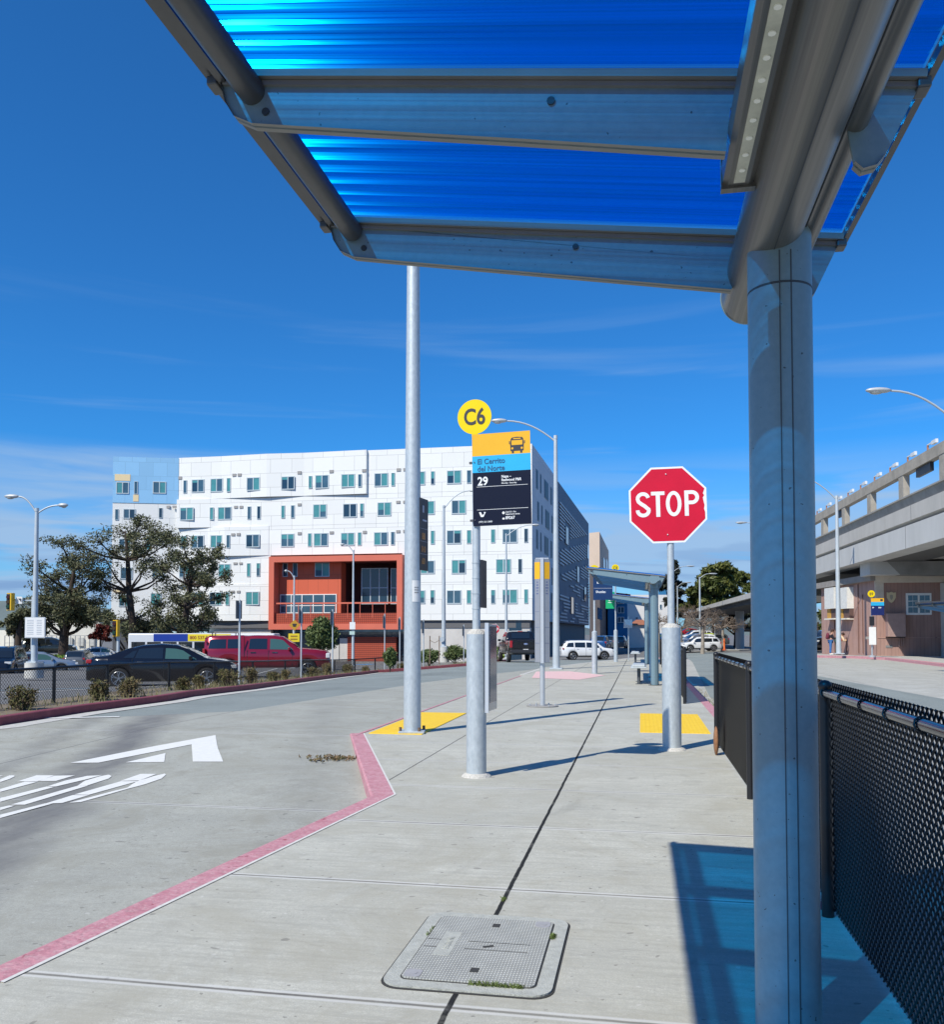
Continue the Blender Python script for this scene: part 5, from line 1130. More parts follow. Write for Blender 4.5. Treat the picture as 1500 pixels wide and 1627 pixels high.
for x0_, x1_ in ((218, 330), (360, 482)):
    cbn = bw(WBl, x0_, 250, x1_, 475, 0, .45, 'cabinet', mat('cabinet_white', (.68, .68, .64), .6, var=.1, scale=6)); bw(WBl, x0_ + 8, 480, x0_ + 45, 590, 0, .3, 'bracket_panel', mat('ochre_panel', (.5, .28, .06), .7), cbn); bw(WBl, x0_ + 50, 480, x1_, 590, 0, .28, 'meter', mat('meter_dark', (.12, .07, .06), .6), cbn); bw(WBl, x0_, 590, x1_, 600, 0, .46, 'shelf', CRM, cbn)
for xx, y0_, y1_ in ((540, 200, 980), (590, 320, 985), (405, 800, 975), (270, 600, 970)): bw(WBl, xx - 4, y0_, xx + 4, y1_, 0, .09, 'conduit', mat('conduit_brown', (.18, .1, .08), .6), to)
b = B(); u_, z__ = WBf.uz(1290 + 900 / 7.143, 900 + 350 / 7.143); shp = [(-.25, .30), (-.12, .27), (0, .33), (.12, .27), (.25, .30), (.25, -.02), (.12, -.24), (0, -.33), (-.12, -.24), (-.25, -.02)]
b.ext([WBf.p(u_ + a, z__ + c, .02) for a, c in shp], WBf.n * .04); em = b.obj('shield_emblem', mat('shield_cream', (.62, .50, .30), .6), to)
b = B(); b.ext([WBf.p(u_ + a * .35, z__ + c * .5, .061) for a, c in shp], WBf.n * .004); b.obj('emblem_mark', mat('shield_grey', (.35, .3, .22), .6), em)
# newspaper box
q = GT(1459, 1041.5, .14); tn = thing('news_box', 'small red-brown newspaper box at the timber office wall', 'news box', q, WBf.rz)
NB = mat('news_red', (.20, .035, .03), .5, var=.1, scale=6)
b = B(); b.box((0, 0, .58), (.72, .5, .98), bev=.02); loc_obj(b, 'body', NB, tn); b = B(); b.box((0, -.255, .62), (.56, .02, .78)); dr_ = loc_obj(b, 'door', mat('news_dark', (.09, .02, .02), .35), tn); b = B(); b.box((0, -.27, .80), (.2, .01, .1)); loc_obj(b, 'label_plate', WHITE, dr_)
for sx_ in (-.3, .3):
    b = B(); b.box((sx_, -.2, .05), (.06, .06, .12)); b.box((sx_, .2, .05), (.06, .06, .12)); loc_obj(b, 'leg', NB, tn)
# B9 stop
q = GT(1386, 1044, .14); t9 = thing('bus_stop_sign', 'B9 bus stop flag by the timber office across the road', 'bus stop sign', q)
x, y, zq = q; b = B(); b.cyl(q, q + Vector((0, 0, 2.6)), .04, n=10); b.cyl(q, q + Vector((0, 0, .1)), .18, n=12); b.obj('pole', ALU, t9)
M_ = at_sign(x - .04, y - .06, zq, R(5)); b = B(); b.box((.34, 0, 2.72), (.68, .01, .92)); f9 = put(b, M_, 'flag_panel', mat('flag_navy', (.01, .02, .12), .4), t9)
b = B(); b.box((.34, -.008, 3.08), (.68, .006, .2)); put(b, M_, 'mode_field', SYEL, f9); b = B(); b.box((.34, -.008, 2.88), (.68, .006, .2)); put(b, M_, 'name_field', SCYAN, f9)
b = text_bm([('89', .06, 2.64, .1, 'LEFT'), ('800', .38, 2.64, .1, 'LEFT')], .02); b.bm.transform(Matrix.Translation((0, -.012, 0))); put(b, M_, 'lettering', REFW, f9); b = B(); b.box((.55, -.013, 3.08), (.13, .004, .11)); put(b, M_, 'bus_symbol', DTXT, f9)
b = B(); b.cyl((.03, .005, 3.42), (.03, -.005, 3.42), .19, n=28); d9 = put(b, M_, 'bay_disc', DYEL, t9); b = text_bm([('B9', .03, 3.34, .22, 'CENTER')], .012, .86); b.bm.transform(Matrix.Translation((0, -.008, 0))); put(b, M_, 'lettering', DTXT, d9)
b = B(); b.box((.02, -.05, 1.95), (.24, .05, .5)); put(b, M_, 'timetable_case', mat('case_black', (0, 0, 0)), t9); b = B(); b.box((.04, -.06, 1.15), (.36, .04, .95)); put(b, M_, 'notice', WHITE, t9)
# tip of another blue shelter at the right edge
ts = dup(sh, (0, 0, 0), 0, 'blue shelter roof tip at the right edge by the office')
pt = D(1454, 957, 33.0); ts.rotation_euler = (0, 0, R(14)); cr_, sr_ = math.cos(R(14)), math.sin(R(14)); tipl = Vector((-1.8, .38, 3.18)); ts.location = (pt.x - (tipl.x * cr_ - tipl.y * sr_), pt.y - (tipl.x * sr_ + tipl.y * cr_), pt.z - tipl.z)
# ================================================================ street lamps
LAMPW = mat('lamp_head_grey', (.50, .52, .52), .45, .2, var=.06); LENSM = mat('lamp_glass', (.45, .46, .42), .2, spec=.8); POLE = mat('pole_grey', (.48, .53, .56), .5, .2, var=.08, scale=3)
def arm_pts(p0, p1, sag=.0, n=9, rise=.5):
    p0, p1 = Vector(p0), Vector(p1); r = []
    for i in range(n):
        f = i / (n - 1); q = p0.lerp(p1, f); q.z = p0.z + (p1.z - p0.z) * (1 - (1 - f) ** 2.0) ; r.append(q)
    return r
def head(b, p, d, L=.8, w_=.16):
    d = Vector(d).normalized(); sd = Vector((-d.y, d.x, 0)); q = Matrix((tuple(d) + (0,), tuple(sd) + (0,), (0, 0, 1, 0), (0, 0, 0, 1))).transposed()
    b.ell(p + d * L * .5 + Vector((0, 0, .01)), (L * .52, w_, .085), 14, m=q)
def lamp(px, base_py, d, top_py, label, heads, base=None, r=(.11, .06), group='street lamps', z0=None):
    """heads: list of (px, py) of each luminaire's near end and (px2, py2) of its tip"""
    p = DT(px[0], d); 
    if base_py: p = D(px[0], base_py, d)
    if z0 is not None: p.z = z0
    t = thing('street_lamp', label, 'street lamp', p, 0, group)
    top = D(px[1], top_py, d); top.x, top.y = p.x, p.y
    s0 = 0
    if base:
        b = B(); b.cyl(p, p + Vector((0, 0, base[1])), base[0], n=26); b.obj('concrete_base', mat('base_concrete', (.55, .54, .50), .9, var=.15, scale=4, bump=.3), t); s0 = base[1]
    b = B(); b.tube([p + Vector((0, 0, s0)), p + Vector((0, 0, (top.z - p.z) * .5)), top], [r[0], (r[0] + r[1]) / 2, r[1]], 12); b.box(p + Vector((0, 0, s0 + .03)), (r[0] * 3.4, r[0] * 3.4, .05)); b.cyl(top - Vector((0, 0, .02)), top + Vector((0, 0, .12)), r[1] * 1.15, n=10); b.obj('pole', POLE, t)
    for (ax, ay, bx, by) in heads:
        ha = D(ax, ay, d); hb = D(bx, by, d); dr = Vector((hb.x - ha.x, hb.y - ha.y, 0))
        b = B(); b.tube(arm_pts(top - Vector((0, 0, .12)), ha), .034, 8); b.obj('arm', POLE, t)
        L_ = (hb - ha).length; b = B(); head(b, ha, dr, L_, max(.11, L_ * .2)); hd = b.obj('lamp_head', LAMPW, t)
        b = B(); q = ha + dr.normalized() * L_ * .6; b.ell(q - Vector((0, 0, .05)), (L_ * .26, L_ * .15, .06), 12, m=Matrix.Rotation(math.atan2(dr.y, dr.x), 4, 'Z')); b.obj('lens', LENSM, hd)
    return t, p, top
t, p, top = lamp((54, 58), 1077, 36, 812, 'double armed street lamp on concrete drum at the left, white board on it', [(30, 789, 8, 784), (92, 803, 108, 803)], (.36, .62), (.13, .075))
fx = Matrix.Translation(p)
b = B(); q = D(56, 997, 35.7); b.box(q, (.82, .05, .84), R(YAW)); bd = b.obj('notice_board', mat('board_frame', (.62, .64, .64), .5, .3), t)
b = B(); b.box(q + Vector((.006, -.03, 0)), (.76, .006, .78), R(YAW)); bw_ = b.obj('notice_face', WHITE, bd)
b = B()
for i in range(9): 
    for sx_ in (-.18, .18): b.box(q + Vector((sx_ * cs, sx_ * sn - .037, .3 - i * .07)), (.26 - .06 * ((i * 3 + (sx_ > 0)) % 3), .004, .018), R(YAW))
b.obj('notice_print', mat('print_grey', (.35, .4, .45), .6), bw_)
lamp((884, 882), 1063.5, 33.9, 697, 'tall street lamp at the pink ramp with arm reaching left over the C6 sign', [(806, 669, 781, 666)], None, (.14, .07), z0=0.0)
t, p, top = lamp((705, 708), 1052, 58, 806, 'street lamp on concrete drum in the planted strip beside the tall pole', [(745, 780, 762, 779)], (.36, 1.0), (.15, .08))
b = B(); q = p + Vector((-.05, -.2, 1.5)); b.tube([q, q + Vector((0, -.08, 0))], .17, 14); b.obj('collar', GALVD, t)
lamp((804.5, 806), None, 74, 850, 'street lamp behind the black pickup with arm to the right', [(845, 834, 857, 833)], None, (.14, .07))
t, p, top = lamp((561, 560), None, 76, 876, 'street lamp in front of the orange loggia with two small white plates', [(548, 865, 541, 863)], None, (.13, .07))
b = B(); b.box(D(560, 994, 75.8), (.48, .04, .62), R(YAW)); b.obj('sign_plate', WHITE, t); b = B(); b.box(D(559.5, 1005.5, 75.8), (.45, .04, .3), R(YAW)); b.obj('sign_plate', mat('pale_green_plate', (.45, .6, .55), .6), t)
t, p, top = lamp((467, 467), None, 66, 917, 'street lamp left of the round bush carrying yellow warning signs', [(457, 907, 452, 907)], None, (.11, .06))
b = B(); q = D(468, 993, 65.8); b.box(q, (.58, .03, .58), m=Matrix.Rotation(R(YAW), 4, 'Z') @ Matrix.Rotation(R(45), 4, 'Y')); sg = b.obj('warning_diamond', mat('warning_amber', (.50, .27, .02), .5), t)
b = B(); b.box(q + Vector((0, -.03, .06)), (.3, .02, .09), R(YAW)); b.box(q + Vector((0, -.03, -.06)), (.22, .02, .09), R(YAW)); b.obj('symbol', DTXT, sg)
b = B(); q = D(467, 1013, 65.8); b.box(q, (.82, .03, .62), R(YAW)); sg = b.obj('yellow_plate', mat('plate_yellow', (.72, .56, .02), .5), t); b = B()
for dz in (.12, -.1): b.box(q + Vector((0, -.03, dz)), (.5, .02, .09), R(YAW))
b.obj('print', mat('brown_print', (.35, .2, .02), .6), sg)
lamp((1532, 1530), None, 26, 672, 'street lamp at the right edge with white head in the sky', [(1416, 621, 1376, 623)], None, (.12, .07), z0=-.1)
lamp((1333, 1328), 1039, 50, 791, 'street lamp in front of the timber office beside the two people', [(1262, 757, 1236, 756)], None, (.15, .08))
lamp((1252, 1250), None, 74, 858, 'street lamp hidden behind the steel post, head showing left of it', [(1187, 830.5, 1169, 830)], None, (.13, .07))
lamp((1069.5, 1069.5), None, 120, 908, 'far street lamp just right of the stop sign pole', [(1090, 899.5, 1104, 899.5)], None, (.17, .1))
lamp((1077, 1077), None, 150, 932, 'farthest street lamp behind the bare trees', [(1088, 925.5, 1099, 926)], None, (.16, .09))
lamp((1112.5, 1112.5), None, 112, 918, 'far street lamp in front of the large green trees', [(1126, 911.5, 1140, 911.5)], None, (.15, .09))
# ================================================================ traffic signals
def signal(px, py, d, label, yellow_side, arm=None):
    p = DT(px[0], d); t = thing('traffic_signal', label, 'traffic signal', p, 0, 'traffic signals')
    b = B(); b.cyl(p, Vector((p.x, p.y, D(px[0], py, d).z)), .12, n=10); b.obj('pole', POLE, t)
    q = D(px[1], py + 8, d - .3); b = B(); b.box(q, (.34, .25, 1.05), R(YAW)); h_ = b.obj('housing', mat('signal_black', (.02, .02, .02), .5), t)
    b = B(); b.box(q + Vector((.21 * yellow_side, .0, 0)), (.08, .5, 1.2), R(YAW)); b.box(q + Vector((0, .1, .58)), (.42, .3, .07), R(YAW)); b.box(q + Vector((0, .1, -.58)), (.42, .3, .07), R(YAW)); b.obj('yellow_backing', mat('signal_yellow', (.75, .45, .01), .5), h_)
    for i, c_ in enumerate(((.05, .01, .01), (.05, .03, .01), (.01, .04, .02))):
        b = B(); b.cyl(q + Vector((-.02, -.13, .33 - .33 * i)), q + Vector((-.02, -.2, .33 - .33 * i)), .13, n=10); b.obj('signal_lens', mat('signal_lens_%d' % i, c_, .3), h_)
    return t
t = signal((52, 15.5), 948, 62, 'traffic signal on a mast arm by the left lamp with white turn sign', 1)
b = B(); b.span(D(14, 953, 62), D(54, 954, 62), .09, .09); b.obj('mast_arm', POLE, t)
b = B(); b.box(D(30.5, 953.5, 61.8), (.42, .03, .5), R(YAW)); sg = b.obj('turn_plate', WHITE, t); b = B(); b.box(D(31, 951.5, 61.75), (.18, .02, .05), R(YAW)); b.box(D(32.5, 953, 61.75), (.05, .02, .2), R(YAW)); b.obj('arrow', DTXT, sg)
signal((188, 183.5), 990, 66, 'traffic signal with yellow edge between the left trees', 1)
# ================================================================ median sign posts
for i, (px, top_, sz0, sz1, lab) in enumerate(((380, 953, 954, 983, 'tall thin median sign post in front of the red pickup bed'), (480, 966, 968, 990, 'thin median sign post at the red pickup bonnet'), (528, 968, 970, 992, 'thin median sign post in front of the round bush'),
                                               (613, 975, 978, 998, 'thin median sign post before the orange gate'), (634, 980, 982, 1000, 'thin median sign post just left of the tall pole'), (671, 984, 986, 1006, 'thin median sign post just right of the tall pole'), (738, 992, 994, 1010, 'thin median sign post left of the C6 sleeve'))):
    kk = off2(KL, .8)
    # find base on the strip under this pixel column
    best = min(((kk[j].lerp(kk[j + 1], s / 30)) for j in range(len(kk) - 1) for s in range(30)), key=lambda q: abs((q.x * cs + q.y * sn) / (-q.x * sn + q.y * cs) - (px - CX) / F))
    p = Vector((best.x, best.y, T(best.x, best.y) + .1)); d_ = -p.x * sn + p.y * cs
    t = thing('sign_post', lab, 'sign', p, 0, 'thin sign posts in the median')
    zt_ = D(px, top_, d_).z; b = B(); b.cyl(p, Vector((p.x, p.y, zt_)), .03, n=8); b.obj('post', POLE, t)
    za_, zb__ = D(px, sz1, d_).z, D(px, sz0, d_).z
    b = B(); b.box((p.x - .03, p.y, (za_ + zb__) / 2), (.02, .30, zb__ - za_), R(YAW - 18)); b.obj('plate', mat('sign_back_dark', (.13, .14, .15), .5, .3), t)
# ================================================================ low black fence in the median
fl = off2(KL, 1.25)
def on_col(line, px): return min(((line[j].lerp(line[j + 1], s / 60)) for j in range(len(line) - 1) for s in range(60)), key=lambda q: abs((q.x * cs + q.y * sn) / (-q.x * sn + q.y * cs) - (px - CX) / F))
t = thing('median_fence', 'low black mesh fence along the median strip in front of the parked cars', 'fence', Vector((fl[2].x, fl[2].y, 0)))
fpx = [-230, -120, 0, 88, 173, 269, 341, 402, 454, 498, 532, 564, 596, 625, 655]
fp = [on_col(fl, px) for px in fpx]; fp = [Vector((q.x, q.y, T(q.x, q.y) + .10)) for q in fp]; FHT = .66
for q in fp: b = B(); b.cyl(q, q + Vector((0, 0, FHT)), .032, n=8); b.obj('post', BLK, t)
b = B(); b.tube([q + Vector((0, 0, FHT)) for q in fp], .026, 8); b.obj('top_rail', BLK, t)
b = B(); pitch = .07
for a, c in zip(fp, fp[1:]):
    L_ = (c - a).length; n = int(L_ / pitch)
    for sgn in (1, -1):
        for i in range(-9, n + 1):
            u0_, u1_ = i * pitch, i * pitch + .58; f0, f1 = max(0, u0_), min(L_, u1_)
            if f1 - f0 < .02: continue
            h0, h1 = (f0 - u0_), (f1 - u0_)
            if sgn < 0: h0, h1 = .58 - h0, .58 - h1
            q0 = a.lerp(c, f0 / L_) + Vector((0, 0, .06 + h0)); q1 = a.lerp(c, f1 / L_) + Vector((0, 0, .06 + h1)); b.tube([q0, q1], .0035, 3, caps=False)
b.obj('mesh', BLK, t, recalc=False)
# ================================================================ cars
def car_paint(name, c, rough=.22, metal=.25): return mat(name, c, rough, metal, spec=.6, coat=.7)
CGL = mat('car_glass', (.012, .016, .02), .04, spec=1.0); CGL2 = mat('car_glass_clear', (.05, .11, .09), .05, spec=1.0); TYRE = mat('tyre', (.018, .018, .018), .85); RIM = mat('alloy', (.45, .46, .48), .3, .8); RIMD = mat('alloy_shadow', (.03, .03, .03), .6); TRIM = mat('car_trim_black', (.015, .015, .015), .55); RLED = mat('tail_red', (.35, .01, .015), .25, spec=.8); HEADL = mat('headlight', (.6, .62, .62), .12, spec=1); CHROME = mat('chrome', (.7, .7, .7), .12, 1.0)
def wheel(t, x, y, r, wd, sgn, spokes=10):
    b = B(); b.tube([(x, y - wd / 2 * sgn, r), (x, y - wd * .42 * sgn, r), (x, y + wd * .42 * sgn, r), (x, y + wd / 2 * sgn, r)], [r * .9, r, r, r * .9], 28); w_ = loc_obj(b, 'wheel', TYRE, t)
    b = B(); yo = y + (wd / 2 + .004) * sgn; rr_ = r * .70
    b.cyl((x, yo - .03 * sgn, r), (x, yo - .004 * sgn, r), rr_, n=24, mi=1)
    b.tube([(x + rr_ * math.cos(a) * .96, yo, r + rr_ * math.sin(a) * .96) for a in [2 * math.pi * i / 24 for i in range(25)]], rr_ * .055, 5, caps=False)
    for i in range(spokes // 2):
        for da in (-.16, .16):
            a = 2 * math.pi * i / (spokes // 2) + .3; b.span((x + rr_ * .12 * math.cos(a), yo, r + rr_ * .12 * math.sin(a)), (x + rr_ * .95 * math.cos(a + da), yo, r + rr_ * .95 * math.sin(a + da)), rr_ * .11, .02)
    b.cyl((x, yo - .01 * sgn, r), (x, yo + .012 * sgn, r), rr_ * .2, n=12); loc_obj(b, 'rim', [RIM, RIMD], w_)
def build_car(name, label, cat, paint, L_, W_, top, belt, wb, wr, roof_w=.74, side_win=(), front_win=None, rear_win=None, grp0=None, tail=None, headl=None, doors=(), handles=(), sill=.22, clad=False, rails=False, plate_rear=True, extra=None, bumper=False, clear=(), group=None):
    t = thing(name, label, cat, (0, 0, 0), 0, group); hw = W_ / 2; xw = (wb[0], wb[1])
    def hwx(x):                                 # plan taper at the ends
        e = abs(x) / (L_ / 2); return hw * (1 - .16 * max(0, (e - .72) / .28) ** 2)
    def zbot(x):
        z_ = sill + .06 * max(0, (abs(x) / (L_ / 2) - .85) / .15)
        for xc in xw:
            dx = abs(x - xc); ra = wr * 1.13
            if dx < ra: z_ = max(z_, wr + math.sqrt(ra * ra - dx * dx))
        return z_
    xs = set([-L_ / 2, L_ / 2])
    for p_ in list(top) + list(belt): xs.add(p_[0])
    for xc in xw:
        for i in range(13): xs.add(round(xc + wr * 1.13 * math.cos(math.pi * i / 12), 3))
    k_ = -L_ / 2
    while k_ < L_ / 2: xs.add(round(k_, 3)); k_ += .18
    xs = sorted(x for x in xs if -L_ / 2 <= x <= L_ / 2); xs = [x for i, x in enumerate(xs) if i == 0 or x - xs[i - 1] > .004]
    zt_ = lambda x: lerpl(x, top); zbe = lambda x: min(lerpl(x, belt), zt_(x) - .015)
    def ring(x):
        h = hwx(x); zb_, zt, zl = zbot(x), zt_(x), zbe(x); k = max(0, min(1, (zt - zl) / .45)); hr = h * (.90 + (roof_w - .90) * k); zm = max(zb_ + .01, zb_ + (zl - zb_) * .55)
        return [(0, zb_), (h * .93, zb_), (h * .985, zb_ + (zm - zb_) * .3), (h, zm), (h * .985, zl - (zl - zm) * .25), (h * .95, zl), (hr + (h * .95 - hr) * .12, zl + (zt - zl) * .86), (hr * .93, zt - .008), (hr * .6, zt + .012 * k + .004), (0, zt + .02 * k + .006)]
    b = B(); R_ = []
    for x in xs:
        r_ = ring(x); R_.append([b.bm.verts.new((x, y, z_)) for y, z_ in r_] + [b.bm.verts.new((x, -y, z_)) for y, z_ in r_[-2:0:-1]])
    m_ = len(R_[0])
    for a, c in zip(R_, R_[1:]):
        for j in range(m_):
            f = b.bm.faces.new((a[j], a[(j + 1) % m_], c[(j + 1) % m_], c[j])); f.smooth = True
    b.bm.faces.new(R_[0]); b.bm.faces.new(R_[-1][::-1]); body = loc_obj(b, 'body', paint, t)
    def side_pt(x, f, s_, o=.008):              # f=0 belt, f=1 roof shoulder
        r_ = ring(x); (y0, z0), (y1, z1) = r_[5], r_[6]; y = y0 + (y1 - y0) * f; z_ = z0 + (z1 - z0) * f; return (x, s_ * (y + o), z_)
    for s_ in (1, -1):
        for wi, (xa, xb, xta, xtb, f0, f1) in enumerate(side_win):
            n = 6; b = B()
            for i in range(n):
                g0, g1 = i / n, (i + 1) / n
                b.face([side_pt(xa + (xb - xa) * g0, f0, s_), side_pt(xa + (xb - xa) * g1, f0, s_), side_pt(xta + (xtb - xta) * g1, f1, s_), side_pt(xta + (xtb - xta) * g0, f1, s_)])
            loc_obj(b, 'side_window', CGL2 if wi in clear else CGL, t)
    for nm, rg in (('windscreen', front_win), ('rear_window', rear_win)):
        if not rg: continue
        xa, xb = rg; b = B(); n = 5
        for i in range(n):
            x0_, x1_ = xa + (xb - xa) * i / n, xa + (xb - xa) * (i + 1) / n; r0, r1 = ring(x0_), ring(x1_); o = .012
            for k in (7, 8): 
                for s_ in (1, -1): b.face([(x0_, s_ * r0[k][0], r0[k][1] + o), (x1_, s_ * r1[k][0], r1[k][1] + o), (x1_, s_ * r1[k + 1][0], r1[k + 1][1] + o), (x0_, s_ * r0[k + 1][0], r0[k + 1][1] + o)])
        loc_obj(b, nm, CGL, t)
    for xc in xw:
        for s_ in (1, -1): wheel(t, xc, s_ * (hw - .115), wr, .22, s_)
    b = B(); b.box((0, 0, sill + .12), (L_ * .9, W_ * .72, .2))
    for xc in xw: b.box((xc, 0, sill + .35), (wr * 2.3, W_ * .6, .5))
    loc_obj(b, 'underbody', TRIM, t)
    for s_ in (1, -1):
        for i, (x0_, x1_, z0_, z1_) in enumerate(handles):
            b = B(); b.box(((x0_ + x1_) / 2, s_ * (hw * .985 + .015), (z0_ + z1_) / 2), (x1_ - x0_, .03, z1_ - z0_)); loc_obj(b, 'door_handle', CHROME, body)
        b = B()
        for xd in doors:
            for i in range(8):
                za_, zb__ = sill + .1 + (zbe(xd) - sill - .1) * i / 8, sill + .1 + (zbe(xd) - sill - .1) * (i + 1) / 8; b.box((xd, s_ * (hwx(xd) * .992), (za_ + zb__) / 2), (.014, .02, zb__ - za_))
        if doors: loc_obj(b, 'door_seam', TRIM, body)
    for (lst, nm, m) in ((tail, 'tail_light', RLED), (headl, 'headlight', HEADL)):
        for (xc, yc, zc_, sx_, sy_, sz_) in (lst or ()):
            for s_ in (1, -1): b = B(); b.box((xc, s_ * yc, zc_), (sx_, sy_, sz_), bev=min(sx_, sy_, sz_) * .2); loc_obj(b, nm, m, t)
    if plate_rear: b = B(); b.box((-L_ / 2 - .012, 0, .78 if bumper else .85), (.02, .32, .16)); loc_obj(b, 'number_plate', WHITE, t)
    if clad:
        for s_ in (1, -1):
            b = B()
            for xc in xw:
                pth = [(xc + wr * 1.15 * math.cos(a), s_ * (hwx(xc) * .99), wr + wr * 1.15 * math.sin(a)) for a in [math.pi * i / 12 for i in range(13)]]; b.tube(pth, .035, 5)
            b.box(((xw[0] + xw[1]) / 2, s_ * hw * .965, sill + .06), (xw[1] - xw[0] - 2 * wr, .06, .14)); loc_obj(b, 'cladding', TRIM, t)
    if rails:
        for s_ in (1, -1): b = B(); xa, xb = rails; b.tube([(xa, s_ * hw * .66, zt_(xa) + .02), (xa + .15, s_ * hw * .66, zt_(xa) + .08), (xb - .15, s_ * hw * .66, zt_(xb) + .08), (xb, s_ * hw * .66, zt_(xb) + .02)], .02, 6); loc_obj(b, 'roof_rail', CHROME, t)
    xm = lerpl(0, [(0, 0)]);
    if front_win:
        for s_ in (1, -1): xx = max(front_win) - .38 if max(front_win) > 0 else .5; b = B(); b.box((xx, s_ * (hw + .07), zbe(xx) + .06), (.12, .2, .14), bev=.03); loc_obj(b, 'mirror', paint, t)
    if extra: extra(t, body, ring, zt_, zbe, hwx)
    return t
def place(t, p, heading):
    t.location = p; t.rotation_euler = (0, 0, heading); MW[t.name] = Matrix.Translation(p) @ Matrix.Rotation(heading, 4, 'Z'); return t
SEDT = [(-2.45, .80), (-2.38, .98), (-2.2, 1.05), (-1.75, 1.10), (-1.2, 1.30), (-.7, 1.425), (-.1, 1.465), (.4, 1.43), (.85, 1.27), (1.25, 1.06), (1.4, 1.0), (1.9, .93), (2.25, .82), (2.4, .68), (2.45, .55)]
SEDB = [(-2.45, .75), (-2.2, .98), (-1.2, .985), (0, .96), (1.2, .94), (2.2, .78), (2.45, .5)]
SW_S = [(-1.28, -.95, -.98, -.85, .10, .80), (-.90, -.02, -.80, -.02, .05, .90), (.06, 1.08, .06, .62, .05, .88)]
sed = build_car('parked_car', 'black sedan with dark windows parked behind the median fence', 'car', car_paint('black_car', (.010, .009, .011), .16, .4), 4.9, 1.86, SEDT, SEDB, (-1.40, 1.42), .335, .70, SW_S, (.52, 1.28), (-1.78, -1.02), None,
    [(-2.36, .62, .90, .18, .42, .13)], [(2.25, .68, .70, .28, .34, .12)], (-.98, .02, 1.02), [(-.82, -.6, .86, .885), (.22, .42, .85, .875)], clear=(2,), group='cars parked behind the median')
pp = DT(266, 30.5); pp.z = D(266, 1090.5, 30.5).z; place(sed, pp, R(YAW + 11))
PKT = [(-3.0, 1.0), (-2.98, 1.84), (-2.8, 1.97), (-1.2, 2.0), (-1.1, 1.98), (-.98, 1.97), (-.6, 2.0), (.3, 1.99), (.7, 1.93), (1.35, 1.50), (1.5, 1.38), (2.3, 1.33), (2.8, 1.24), (2.95, 1.1), (3.0, .7)]
PKB = [(-3.0, 1.3), (-1.1, 1.32), (1.3, 1.30), (2.8, 1.15), (3.0, .6)]
def rack(t, body, ring, zt_, zbe, hwx):
    b = B()
    for s_ in (1, -1): b.span((-2.7, s_ * .5, 2.13), (-1.5, s_ * .5, 2.13), .04, .04); b.span((-2.65, s_ * .5, 1.98), (-2.65, s_ * .5, 2.13), .04, .04); b.span((-1.55, s_ * .5, 1.98), (-1.55, s_ * .5, 2.13), .04, .04)
    for x in (-2.65, -2.1, -1.55): b.span((x, -.5, 2.13), (x, .5, 2.13), .04, .04)
    loc_obj(b, 'roof_rack', TRIM, t)
    for s_ in (1, -1): b = B(); b.box((-1.09, s_ * .985, 1.45), (.03, .05, 1.0)); loc_obj(b, 'cab_gap', mat('deep_red_gap', (.05, .003, .01), .5), t)
pk = build_car('parked_pickup', 'red crew cab pickup with matching bed canopy and roof rack', 'pickup', car_paint('red_car', (.25, .007, .022), .2, .3), 6.0, 2.02, PKT, PKB, (-1.78, 1.92), .40, .78,
    [(-2.78, -1.95, -2.72, -1.95, .12, .88), (-1.88, -1.25, -1.88, -1.28, .12, .88), (-.88, -.02, -.84, -.02, .06, .92), (.12, 1.22, .12, .74, .04, .90)], (.78, 1.42), (-2.99, -2.9), None,
    [(-2.97, .90, 1.15, .12, .22, .45), (-2.90, .86, 1.72, .06, .1, .16)], [(2.88, .78, 1.02, .2, .36, .24)], (-.95, .05, 1.18), [(-.80, -.55, 1.17, 1.21), (.22, .47, 1.17, 1.21)], sill=.45, extra=rack, bumper=True, clear=(3,), group='cars parked behind the median')
pp = DT(428, 43.5); pp.z = D(428, 1074, 43.5).z; place(pk, pp, R(YAW + 8))
BKT = [(-2.95, 1.0), (-2.93, 1.36), (-1.05, 1.38), (-1.0, 1.40), (-.82, 1.90), (-.3, 1.96), (.4, 1.95), (.8, 1.86), (1.35, 1.46), (1.5, 1.36), (2.7, 1.24), (2.92, 1.05), (2.95, .7)]
BKB = [(-2.95, 1.3), (-1.0, 1.34), (1.4, 1.30), (2.7, 1.15), (2.95, .65)]
def bed(t, body, ring, zt_, zbe, hwx):
    b = B(); b.box((-2.96, 0, 1.12), (.03, 1.56, .44), bev=.01); tg = loc_obj(b, 'tailgate', MATS['black_truck'], t); b = B(); b.ell((-2.985, 0, 1.16), (.01, .13, .06), 12); loc_obj(b, 'badge', mat('badge_blue_silver', (.35, .42, .6), .3, .6), tg)
    b = B(); b.box((-2.0, 0, 1.385), (1.8, 1.6, .02)); loc_obj(b, 'bed_cover', TRIM, t)
    b = B(); b.box((-3.04, 0, .72), (.16, 1.95, .2), bev=.03); loc_obj(b, 'bumper', mat('bumper_dark', (.06, .06, .065), .3, .5), t)
    b = B(); b.box((-.93, 0, 1.66), (.02, 1.16, .36), m=Matrix.Rotation(R(18), 4, 'Y')); loc_obj(b, 'rear_window', CGL, t); b = B(); b.box((-.80, 0, 1.93), (.05, .3, .04)); loc_obj(b, 'brake_light', RLED, t)
